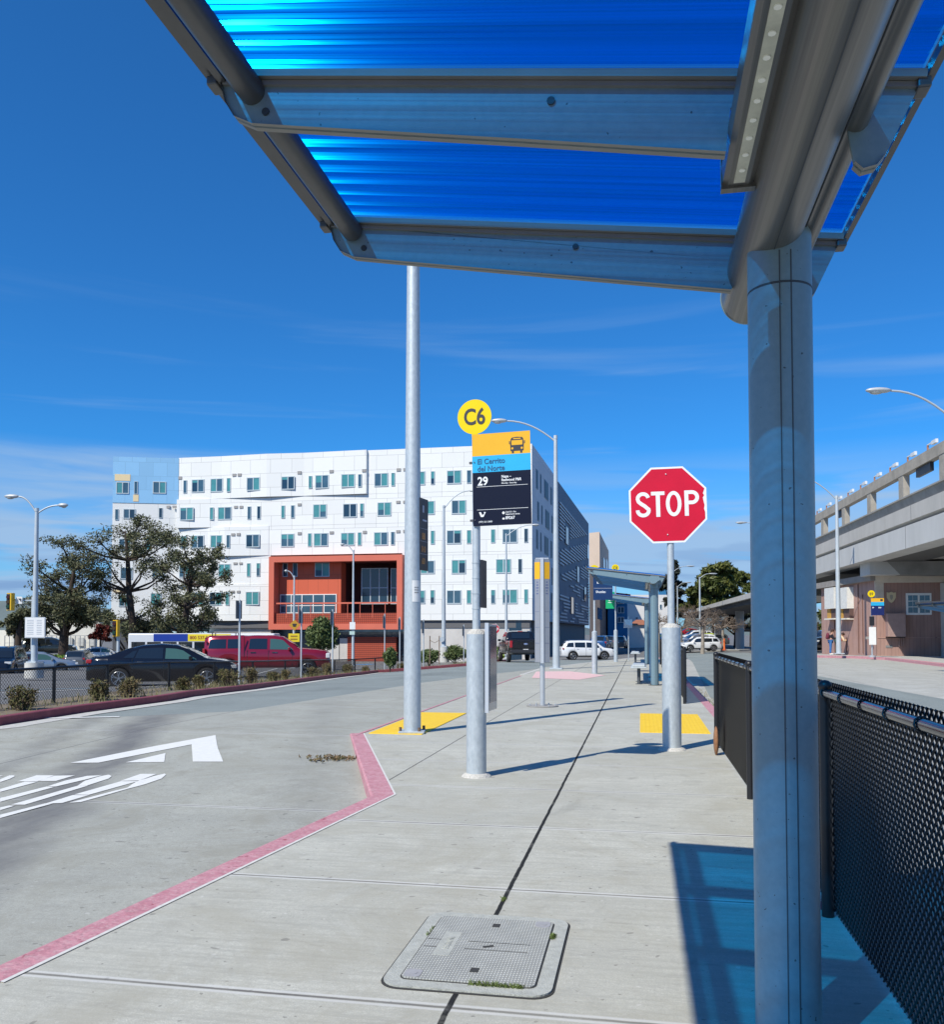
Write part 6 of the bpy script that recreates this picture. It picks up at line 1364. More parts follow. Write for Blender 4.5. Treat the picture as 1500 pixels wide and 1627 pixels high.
btk = build_car('pickup_truck', 'black pickup seen from behind on the street by the planting', 'pickup', car_paint('black_truck', (.012, .013, .016), .18, .3), 5.9, 2.02, BKT, BKB, (-1.85, 1.85), .42, .78, [(-.72, .0, -.6, .0, .08, .9), (.1, 1.2, .1, .78, .06, .9)], (.86, 1.4), None, None, [(-2.93, .90, 1.15, .12, .17, .42)], [(2.85, .8, 1.0, .2, .3, .2)], (-.8, .05), [(-.6, -.4, 1.15, 1.19)], sill=.5, extra=bed, bumper=True)
pp = D(823.5, 1051, 56.5); place(btk, pp, R(90 + YAW - 3 + 9))
SUT = [(-2.42, .9), (-2.38, 1.15), (-2.2, 1.45), (-1.95, 1.66), (-1.5, 1.72), (0, 1.73), (.5, 1.68), (.9, 1.5), (1.3, 1.18), (1.45, 1.10), (2.1, 1.02), (2.35, .85), (2.42, .6)]
SUB_ = [(-2.42, .9), (-2.2, 1.12), (0, 1.08), (1.3, 1.05), (2.2, .9), (2.42, .55)]
SW_U = [(-2.05, -1.35, -1.85, -1.35, .1, .85), (-1.25, -.3, -1.25, -.3, .06, .88), (-.2, 1.1, -.2, .72, .05, .88)]
WCP = car_paint('white_car', (.72, .73, .73), .25, .05)
suv = build_car('white_suv', 'white sport utility car crossing the street end behind the C7 post', 'car', WCP, 4.85, 1.92, SUT, SUB_, (-1.42, 1.42), .37, .74, SW_U, (.6, 1.38), (-2.36, -2.0), None, [(-2.3, .78, 1.02, .12, .28, .18)], [(2.2, .74, .88, .24, .34, .14)], (-1.3, -.25, 1.05), [(-1.1, -.9, .98, 1.0), (.0, .2, .98, 1.0)], sill=.28, clad=True, rails=(-1.8, .3))
pp = D(932.5, 1048, 80); place(suv, pp, R(YAW + 4))
# other parked cars re-use three bodies
def recolor(t, old, new):
    def rec(o):
        if o.type == 'MESH' and any(s.material == old for s in o.material_slots):
            o.data = o.data.copy()
            for i, m in enumerate(o.data.materials):
                if m == old: o.data.materials[i] = new
        for c in o.children: rec(c)
    rec(t); return t
def clone(src, old, paint, p, hd, label, sc=1.0, name='parked_car', group='cars in the far car parks', cat='car'):
    c = dup(src, p, hd, label, group); c.name = name; c['category'] = cat; c.scale = (sc, sc, sc); return recolor(c, old, paint)
BLKP, REDP = MATS['black_car'], MATS['red_car']
GRY = car_paint('grey_car', (.10, .11, .12)); SIL = car_paint('silver_blue_car', (.30, .36, .42), .25, .5); DGR = car_paint('dark_olive_car', (.03, .035, .03)); BLU = car_paint('blue_car', (.02, .08, .22))
clone(suv, WCP, car_paint('black_jeep', (.006, .008, .014)), D(4, 1076, 50) , R(-90 + YAW + 16), 'black off-road car facing the camera at the left edge', 1.0)
clone(sed, BLKP, SIL, D(58, 1072, 56), R(YAW + 25), 'pale blue-grey saloon partly behind the concrete drum', 1.0)
clone(suv, WCP, DGR, D(78, 1042, 96), R(YAW + 20), 'dark olive car parked below the leftmost tree', 1.15)
clone(suv, WCP, GRY, D(128, 1063.5, 68), R(90 + YAW + 10), 'grey hatchback seen from behind, left of the black sedan', .85)
clone(sed, BLKP, WCP, D(160, 1052, 84), R(YAW + 20), 'white saloon half hidden behind the grey hatchback', 1.0)
clone(suv, WCP, WCP, D(1112, 1034.5, 100), R(180 + YAW + 4), 'white crossover nearest in the right car park', .94)
for px, py, d_, m, lab, src, old in ((1108, 1029, 107, WCP, 'second white car in the right car park row', suv, WCP), (1108, 1024, 114, SIL, 'pale blue car third in the right car park row', sed, BLKP), (1106, 1020.5, 121, WCP, 'white car farthest in the right car park row', suv, WCP),
                                     (1128, 1027, 112, GRY, 'dark grey car end-on behind the white crossover', suv, WCP), (1094, 1012, 150, car_paint('bright_red_car', (.4, .01, .02)), 'bright red car under the bare trees', sed, BLKP), (1052, 1022, 130, BLU, 'blue and red lit car beside the middle shelter post', sed, BLKP),
                                     (954, 1035, 92, BLU, 'blue car in shade behind the white sport utility car', suv, WCP), (985, 1030, 118, GRY, 'dark car in the shade of the side street', suv, WCP), (968, 1032, 104, GRY, 'dark car between the C7 and C8 posts', suv, WCP), (1348, 1024, 82, SIL, 'silver pickup under the viaduct by the office', pk, REDP), (1338, 1033, 66, BLKP, 'black saloon left of the two people', sed, BLKP), (1187, 1006, 150, BLKP, 'black car under the viaduct at the steel post', suv, WCP)):
    clone(src, old, m, D(px, py, d_), R(YAW + (180 + 6 if px > 1050 else 75)), lab, 1.0 if src is not suv else .95)
# lime sticker panel on the car park row
q = D(1124, 1011, 108); b = B(); b.box(q, (1.6, .5, .8), R(YAW), bev=.15); tag(b.obj('delivery_box', mat('lime', (.45, .55, .03), .5), loc=q), 'lime green box between the white cars in the right car park', 'box')
# bus on the left street
q = D(326, 1063, 74); t = thing('city_bus', 'blue and white city bus with yellow advert behind the red pickup', 'bus', q, R(YAW + 2))
b = B(); b.box((0, 0, 1.65), (12, 2.5, 2.7), bev=.12); bb = loc_obj(b, 'body', mat('bus_white', (.62, .64, .66), .35), t)
def bp(x0, x1, z0, z1, m, nm, par=t): b = B(); b.box(((x0 + x1) / 2, -1.26, (z0 + z1) / 2), (x1 - x0, .03, z1 - z0)); return loc_obj(b, nm, m, par)
bp(-3.9, -1.12, 2.35, 2.95, mat('bus_blue', (.01, .04, .28), .4), 'roof_band'); bp(-1.1, 2.4, 2.36, 2.94, mat('bus_yellow', (.78, .62, .02), .5), 'advert'); bp(-1.3, 2.6, .55, 1.25, mat('bus_yellow', (0, 0, 0)), 'advert'); bp(-3.0, -1.35, .4, 1.3, mat('bus_blue', (0, 0, 0)), 'skirt')
for i in range(9): bp(-5.7 + i * 1.28, -4.6 + i * 1.28, 1.4, 2.3, CGL, 'side_window')
b = text_bm([('800 537-0444', -.95, 2.52, .38, 'LEFT'), ('0.75 INTEREST', -1.1, .75, .4, 'LEFT')], .02, .95); b.bm.transform(Matrix.Translation((0, -1.285, 0))); loc_obj(b, 'lettering', mat('advert_red', (.3, .08, .02), .5), t)
for xc in (-3.6, 3.2): wheel(t, xc, -1.05, .48, .3, -1); wheel(t, xc, 1.05, .48, .3, 1)
# ================================================================ plants
def leaf_cloud(b, c, r, n, s, rn, flat=1.0, mi=0, jag=.35):
    for _ in range(n):
        v = Vector((rn.gauss(0, 1), rn.gauss(0, 1), rn.gauss(0, 1))).normalized() * (rn.random() ** .45)
        v = Vector((v.x * r[0], v.y * r[1], v.z * r[2])) * (1 + rn.uniform(-jag, jag) * .5); p_ = Vector(c) + v
        a = Vector((rn.gauss(0, 1), rn.gauss(0, 1), rn.gauss(0, 1) * flat)).normalized() * s * rn.uniform(.6, 1.3); d_ = a.cross(Vector((rn.gauss(0, 1), rn.gauss(0, 1), rn.gauss(0, 1)))).normalized() * s * rn.uniform(.25, .55)
        b.face([p_ - a, p_ + d_, p_ + a * 1.1, p_ - d_], mi)
BARK = mat('dark_bark', (.045, .032, .024), .95, var=.3, scale=6, bump=.6); BARKG = mat('grey_bark', (.20, .155, .12), .95, var=.25, scale=6)
LF1 = mat('dark_cypress_leaf', (.045, .05, .022), .75, var=1, scale=.9, c2=(.115, .125, .05)); LF1b = mat('cypress_leaf_light', (.07, .085, .032), .75, var=1, scale=2, c2=(.135, .125, .06))
LF2 = mat('glossy_green_leaf', (.03, .06, .012), .6, var=1, scale=.25, c2=(.13, .13, .02)); LF3 = mat('conifer_leaf', (.016, .026, .016), .8, var=1, scale=.5, c2=(.04, .045, .03)); LF4 = mat('bush_leaf', (.06, .10, .025), .7, var=1, scale=2.5, c2=(.13, .16, .05)); LF5 = mat('ivy_leaf', (.10, .20, .02), .6, var=1, scale=1.5, c2=(.22, .30, .04)); LF6 = mat('olive_shrub_leaf', (.09, .095, .03), .8, var=1, scale=4, c2=(.20, .13, .06)); LFR = mat('red_leaf', (.05, .012, .01), .7, var=1, scale=2, c2=(.22, .03, .02))
def tree(label, trunk_px, clumps, d, seed, leafm, n=110, s=.30, tr=.45, depth=4.0, base_py=None, group='dark spreading trees at the left', name='spreading_tree', barkm=None, cr=(1.5, 1.1), sub=9):
    rn = random.Random(seed); tp = [D(px, py, d) for px, py in trunk_px]
    g = DT(trunk_px[0][0], d); tp[0] = Vector((g.x, g.y, g.z)) if base_py is None else D(trunk_px[0][0], base_py, d)
    t = thing(name, label, 'tree', tp[0], 0, group); barkm = barkm or BARK
    b = B(); k = len(tp); b.tube(tp, [tr * (1 - .72 * i / (k - 1)) for i in range(k)], 9)
    lb = B()
    full = list(clumps)
    if len(clumps) > 8:                          # fill in between neighbouring clumps so that the crown closes up
        for i, a_ in enumerate(clumps):
            for c_ in clumps[i + 1:]:
                if 12 < math.hypot(a_[0] - c_[0], a_[1] - c_[1]) < 42 and rn.random() < .36: full.append(((a_[0] + c_[0]) / 2 + rn.uniform(-5, 5), (a_[1] + c_[1]) / 2 + rn.uniform(-4, 4), 15, 10))
    for (px, py, rx, ry) in full:
        c = D(px, py, d); dd = rn.uniform(-1, 1) * depth; dirv = Vector((-sn, cs, 0)); c = c + dirv * dd; sc = d / F
        # limb from the nearest lower trunk point
        j = max(range(k), key=lambda i: -((tp[i] - c).length + (6 if tp[i].z > c.z - .3 else 0))); s0 = tp[j]
        mid = s0.lerp(c, .5) + Vector((rn.uniform(-.4, .4), rn.uniform(-.4, .4), -.35)); b.tube([s0, mid, c], [tr * .34, tr * .2, tr * .08], 6)
        ru, rv = rx * sc, ry * sc
        for q in range(sub):
            o = Vector((rn.gauss(0, .48) * ru, rn.gauss(0, .48) * ru, rn.gauss(0, .45) * rv)); cc = c + o
            b.tube([c.lerp(mid, rn.uniform(0, .5)), c.lerp(cc, .5) + Vector((0, 0, rn.uniform(-.2, .1))), cc], [tr * .09, tr * .05, tr * .025], 4, caps=False)
            leaf_cloud(lb, cc, (ru * .5 * cr[0] * .66, ru * .5 * cr[0] * .66, rv * .5 * cr[1]), n, s, rn, .8, mi=(0 if rn.random() < .6 else 1))
    b.obj('trunk', barkm, t); lb.obj('crown', [leafm, LF1b if leafm == LF1 else leafm], t, recalc=False); return t
tree('middle and tallest dark spreading tree against the white block', [(212, 1040), (210, 985), (205, 940), (203, 890), (200, 850)], [(210, 826, 30, 14), (232, 838, 26, 13), (188, 842, 26, 13), (170, 862, 28, 16), (205, 862, 30, 15), (248, 860, 26, 14), (262, 850, 20, 10), (150, 872, 20, 13), (180, 890, 28, 15), (222, 888, 28, 13), (168, 915, 22, 14), (235, 915, 20, 11), (150, 930, 20, 13), (250, 895, 18, 10), (140, 900, 20, 12), (205, 990, 22, 18), (195, 1008, 14, 10), (222, 1000, 16, 12), (180, 950, 18, 12), (240, 960, 16, 12), (168, 975, 14, 10), (230, 985, 14, 10), (190, 985, 14, 10)], 82, 3, LF1, 42, .14, .42, cr=(1.9, 1.5))
tree('leftmost dark spreading tree beside the double armed lamp', [(100, 1046), (102, 1010), (108, 970), (112, 940), (118, 905)], [(125, 868, 22, 10), (100, 880, 22, 12), (140, 880, 26, 14), (85, 905, 20, 14), (115, 905, 30, 16), (150, 915, 18, 12), (75, 930, 18, 14), (100, 935, 28, 16), (130, 940, 20, 14), (82, 958, 22, 14), (112, 965, 26, 14), (92, 980, 20, 12), (68, 965, 10, 10), (128, 975, 16, 10), (145, 955, 18, 12), (150, 985, 14, 9), (75, 990, 16, 9), (115, 990, 14, 8)], 84, 5, LF1, 50, .14, .5, cr=(1.9, 1.5))
tree('right dark spreading tree in front of the shopfront', [(290, 1042), (292, 1005), (297, 965), (302, 930), (305, 895)], [(308, 868, 24, 9), (330, 878, 18, 9), (285, 885, 18, 10), (318, 895, 26, 11), (345, 905, 12, 8), (270, 905, 18, 11), (300, 915, 24, 10), (335, 918, 20, 9), (262, 930, 18, 10), (290, 945, 22, 12), (325, 952, 16, 9), (270, 965, 20, 12), (300, 980, 22, 12), (328, 978, 14, 8), (275, 992, 16, 12), (255, 985, 14, 12), (310, 1000, 18, 10), (285, 1010, 14, 9), (340, 968, 12, 8), (265, 1005, 12, 8), (345, 930, 12, 7)], 80, 8, LF1, 38, .135, .4, cr=(1.9, 1.5))
tree('low dark tree left of the double armed lamp', [(28, 1030), (30, 1000), (34, 985)], [(20, 985, 16, 10), (38, 975, 14, 9), (30, 995, 20, 12), (12, 1002, 12, 10), (44, 992, 10, 9), (28, 1012, 18, 9)], 90, 9, LF1, 110, .2, .4)
tree('small dark red leaved tree beside the traffic signal', [(160, 1040), (160, 1015), (161, 1000)], [(160, 995, 9, 7), (168, 1002, 9, 8), (155, 1008, 8, 6), (165, 1014, 9, 6)], 92, 10, LFR, 110, .15, .12, 1.0, group=None, name='red_leaf_tree')
# round bush
def bush(label, px, py0, py1, hw_, d, m, n, s, seed, name='bush', group=None, cat='bush', stems=True):
    p = DT(px, d); p.z = D(px, py1, d).z; h = D(px, py0, d).z - p.z; r = hw_ * d / F; rn = random.Random(seed)
    t = thing(name, label, cat, p, 0, group); b = B()
    for i in range(5): a = rn.uniform(0, 6.28); b.tube([p + Vector((0, 0, -.2)), p + Vector((r * .2 * math.cos(a), r * .2 * math.sin(a), h * .4)), p + Vector((r * .6 * math.cos(a), r * .6 * math.sin(a), h * .75))], [.05 * h / 2, .03 * h / 2, .01], 5)
    b.obj('stems', BARK, t); b = B()
    for i in range(26):
        a, el = rn.uniform(0, 6.28), rn.uniform(-.6, 1.4); c = p + Vector((r * .62 * math.cos(a) * math.cos(el), r * .62 * math.sin(a) * math.cos(el), h * .5 + h * .36 * math.sin(el))); leaf_cloud(b, c, (r * .38, r * .38, h * .2), n // 26, s, rn)
    leaf_cloud(b, p + Vector((0, 0, h * .5)), (r * .75, r * .75, h * .42), n // 4, s, rn); b.obj('foliage', m, t, recalc=False); return t
bush('large rounded green bush in front of the orange loggia', 512, 982, 1040, 28, 60, LF4, 5200, .13, 21)
bush('bright green ivy bank under the left trees', 88, 1041, 1061, 30, 70, LF5, 3000, .13, 22, 'ivy_bank', cat='ivy'); bush('sunlit green patch behind the black sedan', 265, 1030, 1052, 26, 66, LF5, 1800, .14, 23, 'ivy_bank', cat='ivy')
for i, (px, y0_, y1_, hw_, lab) in enumerate(((682, 1032, 1056, 22, 'leafy planting right of the tall pole'), (722, 1026, 1054, 22, 'tall leafy planting beside the lamp drum'), (752, 1026, 1053, 14, 'leafy planting behind the C6 sleeve'), (787, 1028, 1051, 16, 'yellow-green planting left of the black pickup'))):
    bush(lab, px, y0_, y1_, hw_, 55 + i * 3, LF5 if i == 3 else LF4, 1800, .10, 30 + i, 'shrub', 'leafy planting along the street', 'shrub')
bush('bright green upright grass clump near the tall pole', 620, 1030, 1062, 11, 44, LF4, 1200, .12, 41, 'shrub', None, 'shrub')
# brownish shrubs and grass in the median
kk = off2(KL, .75); rs_ = random.Random(77)
shr = [(38, 24, .55), (-40, 24, .5), (160, 14, .4), (205, 24, .62), (292, 12, .35), (316, 13, .42), (365, 20, .5), (400, 16, .5), (434, 12, .45), (455, 10, .4), (498, 12, .5), (520, 12, .55), (552, 9, .45), (580, 9, .4), (640, 7, .4)]
for i, (px, hw_, hh_) in enumerate(shr):
    if px < 0: continue
    q = on_col(kk, px); q = Vector((q.x, q.y, T(q.x, q.y) + .1)); d_ = -q.x * sn + q.y * cs; r = hw_ * d_ / F; rn = random.Random(100 + i)
    r *= [1.15, .8, 1.3, .95][i % 4]; hh_ *= [.8, 1.0, 1.1, .7, .9][i % 5]
    t = thing('low_shrub', ['reddish low shrub in the median, %s', 'olive low shrub in the median, %s'][i % 2] % ['beneath the double armed lamp', 'beyond the left frame edge', 'small, left of the sedan rear wheel', 'largest, at the sedan rear wheel', 'small, below the sedan doors', 'right of the sedan doors', 'at the sedan front wheel', 'below the pickup bed', 'below the pickup rear door', 'below the pickup front door', 'at the pickup front wheel', 'below the pickup nose', 'right of the pickup nose', 'before the blue bay paint', 'left of the tall pole'][i], 'shrub', q, 0, 'low shrubs in the median')
    b = B(); sb = B()
    for j in range(80):
        a = rn.uniform(0, 6.28); o = Vector((r * .9 * rn.random() * math.cos(a), r * .9 * rn.random() * math.sin(a), hh_ * rn.uniform(.12, .85))); sb.tube([q + Vector((o.x * .45, o.y * .45, 0)), q + Vector((o.x * .6, o.y * .6, o.z * .6)), q + o], [.012, .007, .003], 3, caps=False); leaf_cloud(b, q + o * .92, (.08, .08, .10), 16, .03, rn, mi=0)
    sb.obj('twigs', BARKG, t, recalc=False); b.obj('foliage', [mat('reddish_leaf', (.11, .06, .03), .8, var=1, scale=9, c2=(.10, .12, .03)), LF6][i % 2], t, recalc=False)
b = B(); rn = random.Random(9)
for j in range(len(kk) - 1):
    L_ = (kk[j + 1] - kk[j]).length
    for i in range(int(L_ * 46)):
        f = rn.random(); q = kk[j].lerp(kk[j + 1], f) + Vector((rn.uniform(-.5, .5), rn.uniform(-.5, .5), 0)); nz = math.sin(q.x * 1.7) * math.sin(q.y * 1.3)
        if nz < -.3 and rn.random() < .8: continue
        h = rn.uniform(.05, .24); a = rn.uniform(0, 6.28); zt_ = T(q.x, q.y) + .1; b.face([(q.x - .008, q.y, zt_), (q.x + .008, q.y + .004, zt_), (q.x + .5 * h * math.cos(a), q.y + .5 * h * math.sin(a), zt_ + h)])
tag(b.obj('median_grass', mat('dry_grass', (.12, .14, .05), .85, var=1, scale=6, c2=(.24, .19, .10)), recalc=False), 'thin dry grass and weeds between the median shrubs', 'grass', kind='stuff')
b = B()
for i in range(400):
    x_, y_ = 1.36 + abs(rn.gauss(0, .10)), rn.uniform(11, 24); h = rn.uniform(.03, .12); a = rn.uniform(0, 6.28); b.face([(x_ - .006, y_, -.13), (x_ + .006, y_, -.13), (x_ + .5 * h * math.cos(a), y_ + .5 * h * math.sin(a), -.13 + h)])
tag(b.obj('gutter_weeds', mat('dry_grass', (0, 0, 0)), recalc=False), 'dry weeds in the gutter beyond the near fence', 'weeds', kind='stuff')
# big trees on the right, conifer
def big_tree(label, clumps, d, seed, m, name, group, n=1500, s=.6, trunk=None, cat='tree'):
    rn = random.Random(seed); g = DT(trunk, d); t = thing(name, label, cat, g, 0, group); b = B(); lb = B(); top = D(trunk, min(c[1] for c in clumps) + 8, d); b.tube([g, g.lerp(top, .5), g.lerp(top, .9)], [.5, .35, .1], 8)
    for (px, py, rx, ry) in clumps:
        c = D(px, py, d) + Vector((-sn, cs, 0)) * rn.uniform(-2.5, 2.5); sc = d / F; b.tube([g.lerp(top, .4), c], [.2, .05], 5)
        for q in range(9): o = Vector((rn.gauss(0, .5) * rx * sc, rn.gauss(0, .5) * rx * sc, rn.gauss(0, .5) * ry * sc)); leaf_cloud(lb, c + o, (rx * sc * .42, rx * sc * .42, ry * sc * .38), n // 9, s, rn)
    b.obj('trunk', BARK, t); lb.obj('crown', m, t, recalc=False); return t
big_tree('large rounded olive green tree right of the stop sign', [(1135, 912, 22, 12), (1150, 905, 16, 8), (1118, 925, 18, 14), (1140, 935, 22, 14), (1160, 925, 16, 14), (1112, 945, 16, 14), (1135, 958, 22, 12), (1160, 950, 16, 14), (1102, 960, 10, 10)], 150, 51, LF2, 'broadleaf_tree', None, 900, .62, 1135)
big_tree('dark green tree at the steel post beyond the viaduct', [(1178, 915, 12, 9), (1190, 925, 16, 12), (1205, 920, 16, 12), (1195, 945, 18, 12), (1178, 950, 10, 12), (1215, 950, 14, 10)], 165, 52, LF2, 'broadleaf_tree', None, 700, .6, 1195)
big_tree('dark narrow conifer behind the stop sign pole', [(1072, 898, 3, 5), (1072, 908, 8, 6), (1070, 918, 12, 7), (1076, 930, 14, 7), (1060, 928, 8, 6), (1074, 943, 14, 8), (1068, 957, 16, 9), (1080, 968, 14, 8)], 155, 53, LF3, 'conifer', None, 500, .5, 1071)
big_tree('dark far hedge under the viaduct', [(1165, 985, 14, 8), (1180, 975, 12, 10), (1180, 992, 14, 8), (1150, 992, 10, 6)], 150, 54, LF3, 'hedge', None, 500, .5, 1170, 'hedge')
big_tree('green trees beyond the right car park by the office', [(1300, 1000, 8, 14), (1306, 975, 8, 10), (1290, 985, 12, 14)], 110, 55, LF2, 'broadleaf_tree', None, 400, .4, 1300)
# bare pollarded trees
def bare(label, px, top_, bot, hw_, d, seed, fork=None):
    rn = random.Random(seed); g = DT(px, d); t = thing('bare_tree', label, 'tree', g, 0, 'bare winter trees'); b = B(); f0 = D(px, bot, d); f0 = Vector((g.x, g.y, f0.z)); r = hw_ * d / F; zt_ = D(px, top_, d).z
    b.tube([g, g.lerp(f0, .5) + Vector((.05, 0, 0)), f0], [.22, .17, .15], 8); b.obj('trunk', mat('pale_bark', (.30, .26, .21), .9, var=.2, scale=5), t); b = B()
    def grow(p, dv_, ln, rd, lev):
        q = p + dv_ * ln; mid = p.lerp(q, .5) + Vector((rn.gauss(0, .05), rn.gauss(0, .05), rn.gauss(0, .04))) * ln; b.tube([p, mid, q], [rd, rd * .8, rd * .6], 3 if lev > 2 else 5, caps=False)
        if lev >= 5: return
        for _ in range(rn.choice([2, 3, 3, 4])):
            nv = (dv_ + Vector((rn.gauss(0, .6), rn.gauss(0, .6), rn.gauss(0, .42)))).normalized(); nx = q + nv * ln
            if nx.z > zt_: nv.z = -abs(nv.z) * .4; nv.normalize()
            grow(q, nv, ln * rn.uniform(.6, .85), rd * .56, lev + 1)
    for i in range(6):
        a = 6.28 * i / 6 + rn.uniform(-.3, .3); grow(f0, Vector((math.cos(a) * .9, math.sin(a) * .9, rn.uniform(.15, .6))).normalized(), r * .42, .10, 0)
    b.obj('crown', BARKG, t, recalc=False); return t
bare('bare tree right of the far stop sign pole over the white cars', 1116, 958, 995, 34, 90, 61); bare('bare tree left behind the stop sign pole', 1082, 958, 998, 26, 105, 62); bare('bare tree at the right under the viaduct edge', 1148, 962, 998, 28, 100, 63); bare('bare tree between shelter roof and stop pole', 1046, 952, 990, 18, 110, 64); bare('tall bare tree on the skyline beside the conifer', 1092, 915, 975, 16, 150, 65)
# orange marker posts
for px, lab in ((1151, 'orange marker post at the lot kerb'),):
    q = D(px, 1033, 98); t = thing('marker_post', lab, 'marker post', q); b = B(); b.cyl(q, q + Vector((0, 0, 1.3)), .11, .08, 10); b.obj('post', mat('safety_orange', (.75, .16, .03), .5), t); b = B(); b.cyl(q + Vector((0, 0, .9)), q + Vector((0, 0, 1.0)), .115, n=10); b.cyl(q, q + Vector((0, 0, .08)), .25, n=10); b.obj('band', mat('safety_orange_dark', (.5, .08, .02), .6), t)
q = D(1136.5, 1034, 100); t = thing('sign_post', 'thin pale post right of the white crossover', 'sign', q); b = B(); b.cyl(q, q + Vector((0, 0, 3.1)), .04, n=6); b.obj('post', POLE, t)
# far stop sign on the left street
q = D(788, 1047, 60); t = thing('stop_sign', 'small far stop sign half behind the map case', 'stop sign', q)
b = B(); b.cyl(q, Vector((q.x, q.y, D(788, 990, 60).z)), .03, n=8); b.obj('pole', POLE, t); SM2 = Matrix.Translation(D(785.5, 999.5, 59.9)) @ Matrix.Rotation(R(YAW), 4, 'Z')
b = B(); b.ext(octo(.34), (0, .01, 0)); s2_ = put(b, SM2, 'sign_plate', REFW, t); b = B(); b.face([(a, -.003, c) for a, _y, c in octo(.325)]); put(b, SM2, 'red_face', RED, s2_); b = text_bm([('STOP', 0, -.11, .30, 'CENTER')], .02, .75); b.bm.transform(Matrix.Translation((0, -.008, 0))); put(b, SM2, 'lettering', REFW, s2_)
b = B(); b.box((.02, 0, -.62), (.36, .01, .34)); b.bm.transform(Matrix.Translation((0, 0, 0))); put(b, SM2, 'plate', WHITE, t)
# bike-rack like frame in planting
q = D(692, 1056, 50)
t = thing('tree_stakes', 'two thin tree stakes with a cross tie beside the tall pole', 'stakes', q); b = B()
for px in (683, 698): p_ = D(px, 1055, 50); b.cyl(p_, p_ + Vector((0, 0, 1.6)), .03, n=6)
pa, pb_ = D(683, 1017, 50), D(698, 1017, 50); b.tube([pa, (pa + pb_) / 2 - Vector((0, 0, .15)), pb_], .015, 5); b.obj('stakes', mat('stake_wood', (.2, .14, .1), .8), t)
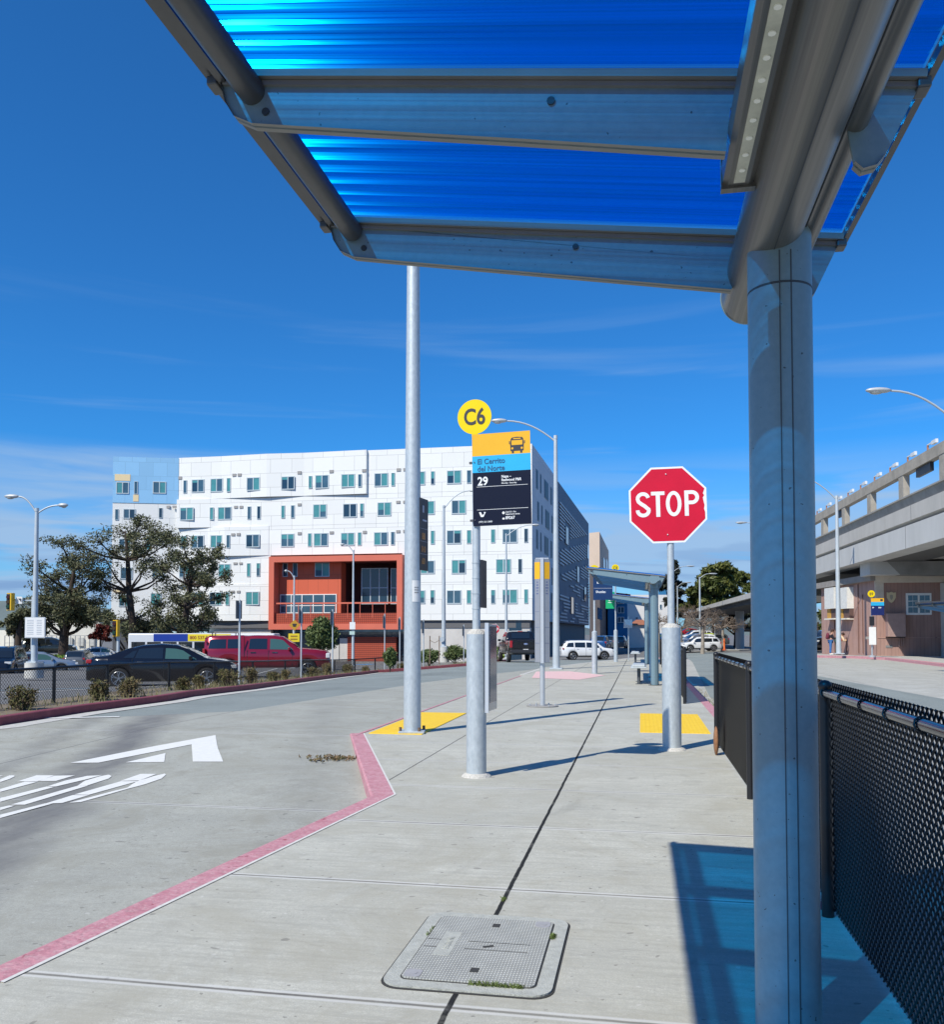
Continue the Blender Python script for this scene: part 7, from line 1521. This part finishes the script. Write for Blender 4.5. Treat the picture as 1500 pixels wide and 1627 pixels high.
# ================================================================ people
SKIN = mat('skin', (.42, .24, .17), .55)
def person(label, base, rz, coat, trousers, hair, bend=0.0, shoe=WHITE, sc=1.0):
    t = thing('person', label, 'person', base, rz); S = Matrix.Diagonal((sc, sc, sc, 1))
    # local frame: facing +X
    hx = .06 + bend * .5; hz = 1.56 - bend * .45; sx_ = bend * .35; szv = 1.36 - bend * .28
    pts = [(0, 0, .95), (sx_ * .5, 0, 1.15), (sx_, 0, szv), (sx_ + .03, 0, szv + .10), (hx, 0, hz), (hx + .02, 0, hz + .11),
           (sx_, .17, szv - .03), (sx_ + .10, .21, szv - .28), (sx_ + .32, .10, szv - .22), (sx_ + .40, .06, szv - .18),
           (sx_, -.17, szv - .03), (sx_ + .08, -.21, szv - .28), (sx_ + .30, -.10, szv - .24), (sx_ + .38, -.05, szv - .20),
           (0, .09, .88), (.03, .10, .48), (0, .11, .08), (.13, .12, .04), (0, -.09, .88), (-.02, -.10, .48), (-.04, -.11, .08), (.09, -.12, .04)]
    ed = [(0, 1), (1, 2), (2, 3), (3, 4), (4, 5), (2, 6), (6, 7), (7, 8), (8, 9), (2, 10), (10, 11), (11, 12), (12, 13), (0, 14), (14, 15), (15, 16), (16, 17), (0, 18), (18, 19), (19, 20), (20, 21)]
    rad = [.125, .115, .12, .05, .085, .06, .06, .045, .035, .03, .06, .045, .035, .03, .085, .06, .042, .035, .085, .06, .042, .035]
    b = skin(pts, ed, rad); b.bm.transform(S); bo = loc_obj(b, 'body', SKIN, t)
    up = [0, 1, 2, 6, 7, 8, 10, 11, 12]; mp = {o: i for i, o in enumerate(up)}; e2 = [(mp[a], mp[c]) for a, c in ed if a in mp and c in mp]
    b = skin([pts[i] for i in up], e2, [rad[i] + .022 for i in up]); b.bm.transform(S); loc_obj(b, 'jacket', coat, t)
    lo = [0, 14, 15, 16, 18, 19, 20]; mp = {o: i for i, o in enumerate(lo)}; e2 = [(mp[a], mp[c]) for a, c in ed if a in mp and c in mp]
    b = skin([pts[i] for i in lo], e2, [rad[i] + .018 for i in lo]); b.bm.transform(S); loc_obj(b, 'trousers', trousers, t)
    for i in (17, 21): b = B(); b.ell((pts[i][0] - .05, pts[i][1], .045), (.14, .05, .045), 10); b.bm.transform(S); loc_obj(b, 'shoe', shoe, t)
    b = B(); b.ell((hx - .02, 0, hz + .09), (.105, .095, .11), 12); b.ell((hx - .09, 0, hz + .02), (.06, .06, .08), 8); b.bm.transform(S); loc_obj(b, 'hair', hair, t)
    b = B(); b.ell((hx + .095, 0, hz + .03), (.02, .014, .02), 6); b.bm.transform(S); loc_obj(b, 'nose', SKIN, t)
    return t
q = GT(1320, 1040, .14); HAIR = mat('dark_brown_hair', (.05, .02, .012), .7)
pr1 = person('person in black jacket and blue jeans looking down at their hands', q, R(YAW - 8), mat('black_jacket', (.012, .013, .025), .8, var=.2), mat('blue_jeans', (.04, .14, .36), .85, var=.2, scale=8), HAIR, .18)
b = B(); b.ell((-.17, 0, 1.22), (.11, .15, .22), 12); b.ell((-.24, 0, 1.12), (.06, .11, .11), 10); b.bm.transform(Matrix.Translation(q) @ Matrix.Rotation(R(YAW - 8), 4, 'Z')); tag(b.obj('backpack', mat('maroon_cloth', (.14, .02, .04), .8, var=.2), loc=q), 'maroon backpack worn by the person in the black jacket', 'backpack')
q2 = GT(1334.5, 1040.5, .14) + Vector((0, .7, 0))
pr2 = person('person in cream top bending behind the lamp pole', q2, R(YAW + 10), mat('cream_top', (.72, .55, .36), .8, var=.1), mat('dark_green_trousers', (.04, .07, .05), .85), HAIR, .75, mat('dark_shoe', (.03, .02, .02), .6))
b = B(); b.ell((.14, .0, .92), (.16, .22, .12), 12); b.bm.transform(Matrix.Translation(q2) @ Matrix.Rotation(R(YAW + 10), 4, 'Z')); tag(b.obj('bag', mat('orange_cloth', (.72, .12, .02), .7), loc=q2), 'orange bag at the waist of the bending person', 'bag')
for o in bpy.data.objects:                                # tidy depth: keep three levels at most
    pass
